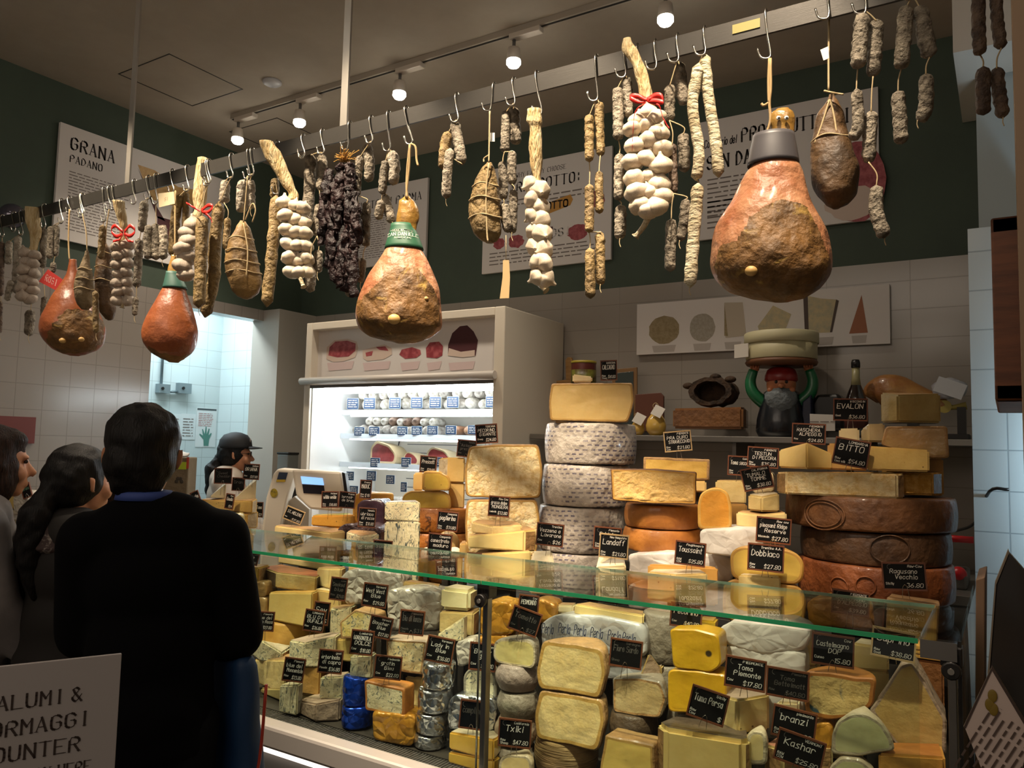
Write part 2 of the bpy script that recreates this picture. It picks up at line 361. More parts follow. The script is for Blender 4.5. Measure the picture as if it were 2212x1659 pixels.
# ------------------------------------------------------------------ posters (boards with printed ink)
def board(name, label, M, w, h, th=.02):
    t = thing(name, label, 'poster', M, 'information posters')
    MB().box((0, 0, 0), (w, th, h)).build('board', m_card, t); return t
RZ = lambda p, a: Matrix.Translation(p) @ Matrix.Rotation(R(a), 4, 'Z')
def blob(mb, cx, cz, rx, rz, mi=0, y=-.001, n=20, seed=0, j=.12):
    rnd = random.Random(seed); mb.poly([(cx+rx*math.cos(2*math.pi*i/n)*(1+rnd.uniform(-j, j)), y, cz+rz*math.sin(2*math.pi*i/n)*(1+rnd.uniform(-j, j))) for i in range(n)], mi)
def pic(pts, mb, mi=0, y=-.001): mb.poly([(a, y, c) for a, c in pts], mi)
m_meat = mat('printed_meat', '8a3038', .5, col2='b0595c', sc=30); m_fat = mat('printed_fat', 'cdb7a8', .5); m_pch = mat('printed_cheese', 'c9a46a', .5, col2='b58a50', sc=20)
m_rred = mat('printed_maroon', '4a2024', .5); m_gold = mat('printed_gold', 'c08a35', .5)
# grana padano, on the left wall (faces +X: board x runs along +Y of the room)
z0, z1 = 2.79, 3.49; y0, y1 = 2.425, 3.6
M = Matrix.Translation((WL+.03, y0, z0)) @ Matrix.Rotation(R(90), 4, 'Z')
w, h = y1-y0, z1-z0
t = board('poster', 'white poster headed GRANA PADANO on the green left wall', M, w, h)
b = MB(); text(b, 'GRANA', .07, h-.14, .07, .013, serif=True, maxw=.29); b.build('heading', m_print, t); b = MB(); text(b, 'PADANO', .07, h-.22, .042, .008, serif=True, maxw=.21); b.build('heading', m_print, t)
b = MB(); dashes(b, .07, .46, h-.27, .06, 20, seed=3); b.build('small_print', m_ink2, t)
b = MB(); dashes(b, .72, 1.1, .20, .05, 7, seed=4); b.build('small_print', m_ink2, t)
b = MB(); text(b, 'ITALY', .80, .36, .06, .008, serif=True); b.build('subheading', m_ink2, t)
b = MB(); pic([(.50, h-.10), (.62, h-.10), (.80, h-.16), (.93, h-.14), (.97, h-.24), (.78, h-.30), (.60, h-.30)], b, 0); pic([(.50, h-.12), (.62, h-.30), (.72, h-.42), (.66, h-.41)], b, 1)
pic([(.66, .14), (.80, .14), (.80, .30), (.66, .30)], b, 1); b.build('printed_picture', [m_pch, m_rred], t)
# posters on the back wall
def wallM(p): return Matrix.Translation((p.x, WB-.03, p.z))
pbl, ptr = PY(713, 622, WB), PY(930, 386, WB); w, h = ptr.x-pbl.x, .60
t = board('poster', 'white poster headed PROSCIUTTO DI PARMA behind the hanging hams', Matrix.Translation((pbl.x, WB-.03, ptr.z-h)), w, h)
b = MB(); text(b, 'PROSCIUTTO DI PARMA', w-.04, h-.15, .055, .009, 'r', serif=True, maxw=w*.92); b.build('heading', m_print, t)
b = MB(); dashes(b, .06, w*.62, h-.2, .06, 20, seed=8); b.build('small_print', m_ink2, t)
pbl, ptr = PY(1046, 594, WB), PY(1327, 318, WB); w, h = ptr.x-pbl.x, ptr.z-pbl.z
t = board('poster', 'white poster with orange printed plate and meat pictures behind the garlic', Matrix.Translation((pbl.x, WB-.03, pbl.z)), w, h)
b = MB(); text(b, 'PARMACOTTO:', w*.47, h-.19, .065, .011, 'c', serif=True, maxw=w*.62); b.build('heading', m_print, t); b = MB(); text(b, 'WHY FAMILY CHOOSE', w*.47, h-.09, .03, .004, 'c', serif=True, maxw=w*.4); b.build('subheading', m_print, t); b = MB(); text(b, 'ROSI', w*.505, h*.265, .05, .008, 'l', y=-.002, serif=True); b.build('logo_lettering', mat('logo_white', 'c9c0ba', .6), t)
b = MB(); dashes(b, .08, w*.95, h-.23, h-.29, 2, seed=2); b.build('small_print', m_ink2, t); b = MB(); dashes(b, .06, w*.9, h*.2, h*.06, 4, seed=5); b.build('small_print', m_ink2, t)
b = MB(); b.poly([(w*.45, -.001, h*.5), (w*.49, -.001, h*.47), (w*.7, -.001, h*.53), (w*.72, -.001, h*.58), (w*.70, -.001, h*.63), (w*.48, -.001, h*.57)], 0); b.build('printed_logo', m_gold, t)
b = MB(); text(b, 'COTTO', w*.585, h*.525, .045, .009, 'c', y=-.0018); b.build('logo_lettering', m_print, t)
for k, q in enumerate(((.14, .27, .045, .04), (.28, .27, .06, .045), (.76, .28, .075, .05), (.9, .55, .05, .06))):
    b = MB(); blob(b, w*q[0], h*q[1], q[2], q[3], seed=k+1); b.build('printed_meat', m_meat, t)
b = MB(); b.quad((w*.5, -.001, h*.25), (w*.57, -.001, h*.25), (w*.57, -.001, h*.36), (w*.5, -.001, h*.36)); b.build('printed_logo', m_rred, t)
pbl, ptr = PY(1513, 522, WB), PY(1898, 192, WB); w, h = ptr.x-pbl.x, ptr.z-pbl.z
t = board('poster', 'large white poster headed PROSCIUTTO DI SAN DANIELE behind the largest ham', Matrix.Translation((pbl.x, WB-.03, pbl.z)), w, h)
b = MB(); text(b, 'PROSCIUTTO DI', w*.86, h-.16, .075, .012, 'r', serif=True, maxw=w*.60); b.build('heading', m_print, t); b = MB(); text(b, 'SAN DANIELE', .05, h-.29, .075, .012, 'l', serif=True, maxw=w*.5); b.build('heading', m_print, t); b = MB(); text(b, 'Consorzio del', .03, h-.16, .045, .005, 'l', slant=.2, maxw=w*.2); b.build('subheading', m_print, t)
b = MB(); dashes(b, .05, w*.6, h-.34, h-.58, 9, seed=12); b.build('small_print', m_ink2, t); b = MB(); dashes(b, .05, w*.5, h*.33, .05, 6, seed=13); b.build('small_print', m_ink2, t)
b = MB(); blob(b, w*.88, h*.30, .15, .22, 0, seed=9, j=.05); blob(b, w*.86, h*.15, .13, .09, 1, y=-.0015, seed=3); b.build('printed_ham', [m_meat, m_fat], t)
# picture panels with rows of food
pbl, ptr = PY(1380, 768, WB), PY(1923, 616, WB); w, h = ptr.x-pbl.x, ptr.z-pbl.z
t = thing('picture_panel', 'long white panel picturing six cheeses above the back shelf', 'picture', Matrix.Translation((pbl.x, WB-.035, pbl.z)))
MB().box((0, 0, 0), (w, .03, h)).build('board', m_card, t)
b = MB(); U = lambda pts: [(q[0]*w, q[1]*h) for q in pts]
blob(b, w*.125, h*.46, .095, .085, 0, seed=1, j=.04); blob(b, w*.292, h*.46, .075, .082, 1, seed=2, j=.03)
pic(U([(.385, .90), (.46, .88), (.475, .26), (.39, .24)]), b, 2); pic(U([(.385, .90), (.40, .27), (.385, .28)]), b, 0, -.0015)
pic(U([(.52, .42), (.58, .78), (.65, .60), (.63, .36), (.60, .22), (.53, .26)]), b, 3)
pic(U([(.70, .92), (.73, .88), (.76, .84), (.82, .80), (.80, .24), (.71, .24)]), b, 3); pic(U([(.695, .9), (.712, .9), (.715, .24), (.70, .3)]), b, 4, -.0015); pic(U([(.815, .80), (.825, .78), (.80, .24), (.792, .24)]), b, 4, -.0015)
pic(U([(.905, .85), (.925, .2), (.86, .2)]), b, 5)
for c_, r_ in ((.125, .07), (.292, .05), (.42, .045), (.76, .06), (.895, .035)): pic([(c_*w-r_*1.05, h*.16), (c_*w+r_*1.05, h*.16), (c_*w+r_*.9, h*.03), (c_*w-r_*.9, h*.03)], b, 6)
b.build('printed_cheeses', [mat('pc1', '9a8866', .5, col2='87764f', sc=40), mat('pc2', 'a79f92', .5, col2='98907f', sc=60), mat('pc3', 'b9ac98', .5), mat('pc4', 'bfae85', .5, col2='a8a084', sc=25), mat('pc5', '4a3a30', .6), mat('pc6', '9a5a32', .5), mat('pc7', 'b4aba3', .5)], t)
# ------------------------------------------------------------------ refrigerated case
FX0, FX1, FY0, FY1, FZ = -3.945, -2.375, 3.69, 4.385, 2.41
t = thing('refrigerated_case', 'tall open refrigerated case full of salami against the back wall', 'refrigerator', Matrix.Translation((FX0, FY0, 0)))
W, D = FX1-FX0, FY1-FY0
b = MB(); b.box((0, 0, 0), (.055, D, FZ)); b.box((W-.07, 0, 0), (W, D, FZ)); b.box((.055, D-.03, 0), (W-.07, D, FZ)); b.box((.055, 0, FZ-.05), (W-.07, D-.03, FZ)); b.box((.055, 0, 0), (W-.07, D-.03, .9))
b.build('cabinet', m_cream, t, bevel=.005)
MB().box((.055, .06, 1.99), (W-.07, .075, FZ-.05)).build('header_board', m_card, t)
b = MB()
hx = lambda px: PY(px, 760, FY0+.06).x-FX0
hz = lambda px, py: PY(px, py, FY0+.06).z
def hp(pts, mi, y): b.poly([(hx(x), y, hz(x, z)) for x, z in pts], mi)
Y_ = .0585
def PM():
    global b; b.build('printed_meat', [m_meat, m_fat, mat('printed_reflection', 'd3bcb9', .5), m_rred], t); b = MB()
hp([(706, 776), (706, 750), (722, 735), (750, 732), (770, 738), (774, 752), (768, 772), (745, 780), (722, 782)], 1, Y_); hp([(710, 768), (712, 750), (724, 738), (750, 736), (768, 742), (768, 758), (754, 770), (730, 772)], 0, Y_-.0006); PM()
hp([(783, 756), (800, 752), (830, 744), (846, 752), (847, 766), (830, 776), (795, 780), (785, 774)], 1, Y_); hp([(790, 762), (806, 758), (804, 768), (792, 770)], 0, Y_-.0006); hp([(812, 750), (832, 748), (840, 758), (820, 756)], 0, Y_-.0006); PM()
hp([(863, 766), (868, 755), (890, 750), (908, 756), (910, 765), (900, 773), (876, 775)], 0, Y_); PM()
hp([(922, 772), (920, 752), (928, 740), (948, 738), (957, 748), (956, 768), (944, 774)], 0, Y_); PM()
hp([(968, 768), (968, 745), (976, 720), (992, 705), (1008, 703), (1022, 716), (1032, 735), (1028, 768), (1000, 772)], 3, Y_); hp([(968, 768), (970, 752), (996, 760), (1026, 756), (1026, 769), (1000, 772)], 1, Y_-.0006); PM()
for a0, a1 in ((708, 766), (785, 845), (866, 908), (923, 955), (970, 1027)): hp([(a0, 784), (a1, 780), (a1-4, 797), (a0+4, 801)], 2, Y_); PM()
MB().tube([(-.01, -.02, 2.02), (W-.045, -.02, 2.02)], .024, 14).build('bumper_roller', mat('roller', 'c9c1b8', .35), t)
MB().box((.055, 0, 1.975), (W-.07, .3, 1.995)).build('light_canopy', m_grey, t)
MB().tube([(.1, .1, 1.955), (W-.12, .1, 1.955)], .014, 10).build('light_tube', mat('case_tube', (.86, .95, 1, 1), emit=55), t)
m_liner = mat('case_liner', 'e6e4df', .4)
MB().box((.056, .02, .9), (.062, D-.031, 1.975)).build('side_liner', m_liner, t); MB().box((W-.077, .02, .9), (W-.071, D-.031, 1.975)).build('side_liner', m_liner, t)
SHY, SHB = .30, D-.035                                     # shelf front and back inside the case
zs = [PY(900, 886, FY0+SHY).z, PY(900, 940, FY0+SHY).z, PY(900, 1005, FY0+SHY).z]
for z in zs:
    s_ = MB().box((.063, SHY, z-.022), (W-.078, SHB, z)).build('shelf', mat('case_shelf', 'cdd3d6', .35), t)
    MB().box((.063, SHY-.008, z-.03), (W-.078, SHY, z+.004)).build('price_rail', mat('price_rail', 'dfe8ee', .3), s_)
    MB().tube([(.1, SHY+.05, z-.032), (W-.12, SHY+.05, z-.032)], .007, 8).build('light_tube', mat('shelf_tube', (.86, .95, 1, 1), emit=14), s_)
b = MB(); [b.box((.35+k*.04*0, D-.034, 1.2+k*.06), (W-.08, D-.031, 1.205+k*.06)) for k in range(9)]; b.build('back_slots', m_grey, t)
MB().box((.063, .12, .9), (W-.078, D-.035, 1.2)).build('lower_deck', m_liner, t)
MB().tube(catm([(.28, D-.04, zs[1]-.04), (.275, D-.045, zs[1]-.1), (.285, D-.045, zs[2]+.06), (.29, D-.04, zs[2])], 14), .004, 6).build('cable', m_black, t)
# ------------------------------------------------------------------ back shelf
SHZ = 1.70
t = thing('wall_shelf', 'long steel shelf on the back wall behind the cheese counter', 'shelf', Matrix.Translation((0, 0, SHZ)))
MB().box((FX1+.005, 3.98, -.03), (-.118, WB-.002, 0)).build('shelf_board', m_steel, t, bevel=.003)
for x_ in (-2.0, -1.2, -.4): MB().box((x_, 4.05, -.2), (x_+.02, WB-.002, -.03)).build('bracket', m_dsteel, t)
# worktop at the far right behind the counter
t = thing('work_table', 'steel work table behind the right end of the counter', 'table', Matrix.Translation((-1.0, 3.55, 0)))
MB().box((-1.1, 0, 1.05), (.885, .8, 1.09)).build('table_top', m_steel, t, bevel=.003)
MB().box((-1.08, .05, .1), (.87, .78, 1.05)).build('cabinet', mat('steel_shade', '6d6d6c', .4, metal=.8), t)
t = thing('slicing_machine', 'grey slicing machine with red handles on the steel table', 'slicer', Matrix.Translation((-.2, 3.8, 1.09)))
MB().box((-.16, -.1, 0), (.05, .2, .06)).build('base', m_grey, t, bevel=.01)
MB().box((-.07, .02, .06), (-.02, .12, .25)).build('column', mat('slicer_metal', 'a9adb0', .3, metal=.6), t, bevel=.006)
MB().box((-.14, -.02, .26), (.03, .01, .35), M=Matrix.Rotation(R(-28), 4, 'Y')).build('blade_guard', mat('slicer_blade', '8f9aa0', .3, metal=.5), t)
MB().tube([(-.05, -.08, .2), (.075, -.08, .2)], .014, 12).build('handle', mat('red_plastic', 'b3141c', .35), t)
MB().ell((.02, -.08, .06), (.03, .03, .03)).build('knob', mat('red_plastic', 'b3141c', .35), t)
tag(MB().tube(catm([(-.2, 3.99, 1.3), (-.12, 3.7, 1.36), (-.06, 3.38, 1.5), (.0, 3.36, 1.51)], 16), .006, 8).build('power_cord', m_black), 'black power cord rising from the slicer across the tiled pier', 'cord')
# ================================================================== cheese counter
CX0, CX1, GY, GZ, TB = WL+.01, -.105, 2.06, 1.2, 2.53
DECK, STEP, SY = .60, .94, 2.74
COUNTER = t = thing('display_counter', 'long glass fronted refrigerated cheese counter', 'counter', Matrix.Translation((0, 0, 0)))
m_fascia = mat('counter_fascia', 'b9b1ab', .35, metal=.3)
MB().box((CX0, 2.1, .08), (CX1, 3.42, DECK-.005)).build('base', mat('counter_base', '6f6a66', .5), t)
MB().box((CX0, SY, DECK-.005), (CX1, 3.42, STEP)).build('rear_step', mat('counter_step', '3a332b', .6), t)
MB().box((CX0, 2.16, DECK-.005), (CX1, SY, DECK)).build('deck', mat('counter_step', '3a332b', .6), t)
MB().box((CX0, 2.0, .535), (CX1, 2.0752, .614)).build('bumper_rail', m_fascia, t, bevel=.012)
MB().box((CX0, 2.035, .505), (CX1, 2.05, .520)).build('light_strip', mat('strip_glow', (1, .88, .76, 1), emit=2.6), t)
MB().box((CX0, 2.06, .05), (CX1, 2.1, .5)).build('kick_panel', mat('kick_panel', '8f8a86', .4, metal=.2), t)
MB().box((CX0, 2.0755, .55), (CX1, 2.16, .5985)).build('grille_tray', m_black, t)
b = MB(); n = int((CX1-CX0)/.0125)
for k in range(n): b.box((CX0+k*.0125, 2.078, .5985), (CX0+k*.0125+.006, 2.150, .6015))
b.build('air_grille', mat('grille_metal', '57534d', .45, metal=.4), t)
posts = [-3.88, -2.63, -1.375]
for i, x_ in enumerate(posts+[CX1-.012]):
    p = MB().box((x_-.009, GY+.004, .602), (x_+.009, GY+.03, GZ-.03)).build('post', m_dsteel, t, bevel=.002)
    c = MB(); c.box((x_-.022, GY-.012, GZ-.045), (x_+.022, GY+.035, GZ-.001)); c.tube([(x_, GY-.012, GZ-.05), (x_, GY-.03, GZ-.05)], .02, 14); c.build('clamp', m_black, p, bevel=.003)
    MB().tube([(x_, GY-.031, GZ-.05), (x_, GY-.034, GZ-.05)], .007, 10).build('screw', m_steel, p)
    if i < 3: MB().tube([(x_-.03, GY+.02, .602), (x_-.03, GY+.02, GZ-.05)], .0035, 6).build('stay_rod', m_dsteel, p)
xs = [CX0]+posts+[CX1-.075]
for a_, b_ in zip(xs, xs[1:]):
    g = MB().box((a_+.004, GY, .612), (b_-.004, GY+.006, GZ-.012)).build('front_pane', m_glass, t)
    g = MB().box((a_+.002, GY-.02, GZ), (b_-.002, TB, GZ+.009)).build('top_pane', m_glass, t)
    MB().box((a_+.002, GY-.0235, GZ-.001), (b_-.002, GY-.0203, GZ+.010)).build('green_edge', m_gedge, g)
    MB().box((a_+.002, TB+.0003, GZ), (b_-.002, TB+.002, GZ+.009)).build('rear_edge', mat('pale_glass_edge', '8fae9a', .2), g)
g = MB().box((CX1-.073, GY-.02, GZ), (CX1, TB, GZ+.009)).build('top_pane', m_glass, t)
MB().box((CX1-.073, GY-.024, GZ-.03), (CX1, GY-.0203, GZ+.010)).build('end_clip', m_dsteel, g)
MB().box((CX1, GY, .62), (CX1+.008, 3.0, GZ+.012)).build('end_pane', m_glass, t)
MB().box((CX1+.0005, GY-.004, .62), (CX1+.0075, GY-.0005, GZ+.012)).build('end_pane_edge', m_black, t)
# ------------------------------------------------------------------ cheese materials
def pasteM(c, k='', sh=.4):
    n = 'paste_%s_%s' % (c, k)
    h2 = ''.join('%02x' % max(0, min(255, int(int(c[i:i+2], 16)*f))) for i, f in ((0, .90), (2, .85), (4, .72)))
    if k == 'blue': return mat(n, c, .45, col2='e3d7b0', sc=14, bump=.25, bsc=55, coat=sh, sss=.12, extra=veins('55625f', 55, .55, .64, None, 2.2))
    if k == 'bluev': return mat(n, c, .45, col2='d7cba2', sc=14, bump=.25, bsc=55, coat=sh, sss=.12, extra=veins('47524f', 46, .53, .62, (1.5, 1.5, .4), 2.0))
    if k == 'crumb': return mat(n, c, .85, col2='d0a862', sc=30, lo=.42, hi=.7, bump=.5, bsc=60, coat=0, spec=.08, sss=.1)
    if k == 'holes': return mat(n, c, .4, col2=h2, sc=7, lo=.35, hi=.7, bump=.15, bsc=40, coat=sh, sss=.12, extra=holes('6f5526', 30, .11))
    if k == 'spots': return mat(n, c, .4, col2=h2, sc=5, bump=.1, bsc=30, coat=sh, sss=.12, extra=holes('3b2c12', 16, .2))
    if k == 'smooth': return mat(n, c, .35, col2=h2, sc=4, lo=.35, hi=.75, bump=.08, bsc=30, coat=sh, sss=.15)
    return mat(n, c, .45, col2=h2, sc=9, lo=.35, hi=.72, bump=.22, bsc=38, coat=sh, sss=.12)
def rindM(c, c2=None, sh=.1, b=.5):
    c2 = c2 or ''.join('%02x' % int(int(c[i:i+2], 16)*.68) for i in (0, 2, 4))
    return mat('rind_%s_%s' % (c, c2), c, .6, col2=c2, sc=11, lo=.36, hi=.66, bump=b, bsc=34, coat=sh)
def dots(nt, b, src):
    nd, ln = nt.nodes, nt.links
    sp = nd.new('ShaderNodeSeparateXYZ'); ln.new(src, sp.inputs[0])
    at = nd.new('ShaderNodeMath'); at.operation = 'ARCTAN2'; ln.new(sp.outputs[1], at.inputs[0]); ln.new(sp.outputs[0], at.inputs[1])
    ml = nd.new('ShaderNodeMath'); ml.operation = 'MULTIPLY'; ml.inputs[1].default_value = .19; ln.new(at.outputs[0], ml.inputs[0])
    cb = nd.new('ShaderNodeCombineXYZ'); ln.new(ml.outputs[0], cb.inputs[0]); ln.new(sp.outputs[2], cb.inputs[1])
    nz = nd.new('ShaderNodeTexNoise'); nz.inputs['Scale'].default_value = 14; ln.new(src, nz.inputs['Vector'])
    ad = nd.new('ShaderNodeVectorMath'); ad.operation = 'MULTIPLY_ADD'; ln.new(nz.outputs['Color'], ad.inputs[0]); ad.inputs[1].default_value = (.012, .012, 0); ln.new(cb.outputs[0], ad.inputs[2])
    t = nd.new('ShaderNodeTexBrick'); t.offset = .5; t.inputs['Scale'].default_value = 1; t.inputs['Brick Width'].default_value = .030; t.inputs['Row Height'].default_value = .019; t.inputs['Mortar Size'].default_value = .0066; t.inputs['Mortar Smooth'].default_value = .2
    ln.new(ad.outputs[0], t.inputs['Vector'])
    mv = nd.new('ShaderNodeVectorMath'); mv.operation = 'SNAP'; mv.inputs[1].default_value = (.015, .019, 1)
    n2 = nd.new('ShaderNodeTexNoise'); n2.inputs['Scale'].default_value = 9; ln.new(src, n2.inputs['Vector'])
    r = nd.new('ShaderNodeValToRGB'); r.color_ramp.elements[0].position = .42; r.color_ramp.elements[1].position = .6; ln.new(n2.outputs['Fac'], r.inputs[0])
    iv = nd.new('ShaderNodeMath'); iv.operation = 'SUBTRACT'; iv.inputs[0].default_value = 1; ln.new(t.outputs['Fac'], iv.inputs[1])
    mm = nd.new('ShaderNodeMath'); mm.operation = 'MULTIPLY'; ln.new(iv.outputs[0], mm.inputs[0]); ln.new(r.outputs[0], mm.inputs[1])
    m2 = nd.new('ShaderNodeMath'); m2.operation = 'MULTIPLY'; m2.inputs[1].default_value = .85; ln.new(mm.outputs[0], m2.inputs[0])
    mx = nd.new('ShaderNodeMix'); mx.data_type = 'RGBA'; ln.new(m2.outputs[0], mx.inputs['Factor'])
    old = b.inputs['Base Color']; ln.new(old.links[0].from_socket, mx.inputs[6]); mx.inputs[7].default_value = lin('4b4560'); ln.new(mx.outputs[2], old)
M_NET = mat('net_wrap', 'cfc4b6', .5, col2='b7ab9d', sc=9, bump=.9, bsc=22, coat=.45, extra=dots)
M_PAPER = mat('white_paper', 'ddd6cd', .55, col2='cfc6bb', sc=5, bump=.5, bsc=15, coat=.15, bkind='voro')
M_PLASTIC = mat('cloudy_film', 'c9c0b2', .28, col2='a9a093', sc=12, bump=.8, bsc=24, coat=.6, bkind='voro')
M_SILVER = mat('silver_foil', 'd2d3d6', .2, metal=.95, bump=.7, bsc=22, bkind='voro')
M_BLUEF = mat('blue_foil', '1440ac', .22, metal=.6, bump=.7, bsc=22, bkind='voro')
M_GOLDF = mat('gold_paper', 'd59a35', .3, col2='a86c1c', sc=9, metal=.25, bump=.8, bsc=18, coat=.4, bkind='voro', extra=veins('4a2c10', 9, .66, .68))
M_PERLA = mat('perla_wrap', 'c9c7c6', .3, metal=.2, bump=.5, bsc=16, coat=.4, bkind='voro')
M_STAMP = mat('stamped_rind', 'b8732c', .5, col2='9a5a1e', sc=8, bump=.4, bsc=30, coat=.25, extra=veins('5a3212', 34, .60, .66, (1, 1, .8)))
M_POM = mat('pomace', '4a3238', .4, col2='2a1a1e', sc=40, bump=1.0, bsc=60, coat=.4)
# ------------------------------------------------------------------ cheese builders
CHE = []
GU, GD = 'cheeses piled up behind the glass top', 'cheeses packed under the front glass'
def reg(o, verts, M): 
    w = [M @ Vector(v) for v in verts]; CHE.append((o, min(v.x for v in w), max(v.x for v in w), min(v.y for v in w), max(v.y for v in w), min(v.z for v in w), max(v.z for v in w)))
def rough(vs, amp, sc, seed=0):
    out = []
    for v in vs:
        v = Vector(v); q = v*sc+Vector((seed*7.3, seed*3.1, 0)); n = noise.noise_vector(q)
        out.append(tuple(v+n*amp))
    return out
def roundpoly(pts, r):
    out = []; n = len(pts)
    for i in range(n):
        a, p, c = Vector(pts[i-1]), Vector(pts[i]), Vector(pts[(i+1) % n]); u = a-p; w = c-p; k = min(r, .45*u.length, .45*w.length)
        s, e = p+u.normalized()*k, p+w.normalized()*k
        for j in range(4): tt = j/3; out.append((s*(1-tt)**2+p*2*tt*(1-tt)+e*tt*tt))
    return out
def slab(label, pts, Y, depth, paste, rind, edge=None, prof='D', rnd=.012, f=.3, name='cut_half_cheese', up=0, grp=None, ring=.006, amp=.0022, yaw=0, bs=.93, face=.0012):
    """piece standing behind its cut face; the face outline is given on its own plane"""
    xs_ = [p[0] for p in pts]; ys_ = [p[1] for p in pts]
    fr = frame((min(xs_)+max(xs_))/2, max(ys_), Y, f, yaw)
    q = [fr.px(*p) for p in pts]
    if sum(q[i-1][0]*q[i][1]-q[i][0]*q[i-1][1] for i in range(len(q))) < 0: q = q[::-1]
    zb = min(z for _, z in q); fl_ = (DECK if Y < SY-.05 else STEP)+.003-fr.p.z
    if zb < fl_: q = [(x, max(z, fl_)) for x, z in q]; zb = fl_
    q = [(x, max(z-zb, 0)) for x, z in q]
    # subdivide long sides, then round corners
    q = roundpoly(q, rnd); qq = []
    for i in range(len(q)):
        a, c = q[i], q[(i+1) % len(q)]; m = max(1, int((Vector(c)-Vector(a)).length/.014))
        for j in range(m): qq.append(Vector(a).lerp(Vector(c), j/m))
    q = qq; n = len(q); cx = sum(p.x for p in q)/n; cz = sum(p.y for p in q)/n
    hw = (max(p.x for p in q)-min(p.x for p in q))/2; hh = (max(p.y for p in q)-min(p.y for p in q))/2
    def ringat(y, kx, kz, upz=0): return [(cx+(p.x-cx)*kx, y, (p.y-cz)*kz+cz+upz*(1 if p.y > cz else 0)) for p in q]
    bev = .004; ie = ring
    R_ = [ringat(0, 1-(ie+bev)/hw, 1-(ie+bev)/hh), ringat(0, 1-bev/hw, 1-bev/hh), ringat(bev, 1, 1)]
    for s_ in (.2, .4, .6, .8, .93, 1.0):
        if prof == 'D': kx = math.sqrt(max(1-s_*s_, .02)); kz = 1-.0*s_
        else: kx = 1-(1-bs)*s_; kz = 1
        if s_ == 1.0: kx *= .96; kz *= .96
        R_.append(ringat(bev+(depth-bev)*s_, kx, kz, up*s_))
    b = MB(); b.rings(R_[1:3], 0, True, caps=False); b.rings(R_[2:], 0, True, caps=False)
    fb = MB(); ins = [[(cx+(v[0]-cx)*g, 0, cz+(v[2]-cz)*g) for v in R_[0]] for g in (.03, .1, .2, .3, .4, .5, .6, .7, .8, .88, .95)]
    fb.rings(ins+[R_[0]], 0, True, caps=False); fa = face
    for i in range(len(ins)*n):
        x, _, z = fb.v[i]; u = Vector((x, z, len(CHE)*1.7)); g = noise.noise(u*26)*.6+noise.noise(u*60)*.5; g = g-.25*abs(noise.noise(u*9)) if fa > .003 else g
        if fa > .003: g *= max(0, min(1, (noise.noise(u*7)+.25)*3))
        fb.v[i] = (x, fa*g, z)
    fb.add(ins[0], [tuple(range(n-1, -1, -1))], 0); b.add(R_[-1], [tuple(range(n))], 0)
    fb.rings(R_[:2], 1, False, caps=False)
    # flip: rings run clockwise seen from the front
    for q_ in (b, fb):
        q_.f = [tuple(reversed(x)) for x in q_.f]; q_.v = rough(q_.v, amp, 22, len(CHE)) if amp else q_.v
    zm = min(v[2] for v in b.v); b.v = [(v[0], v[1], v[2]-zm) for v in b.v]; fb.v = [(v[0], v[1], v[2]-zm) for v in fb.v]
    M = fr.M.copy(); M.translation.z = fr.p.z+zb if True else 0
    o = b.build(name, [rind], M=M); fb.build('cut_face', [paste, edge or rind], o); tag(o, label, 'cheese', grp or (GD if Y < 2.55 else GU)); reg(o, b.v, M); return o
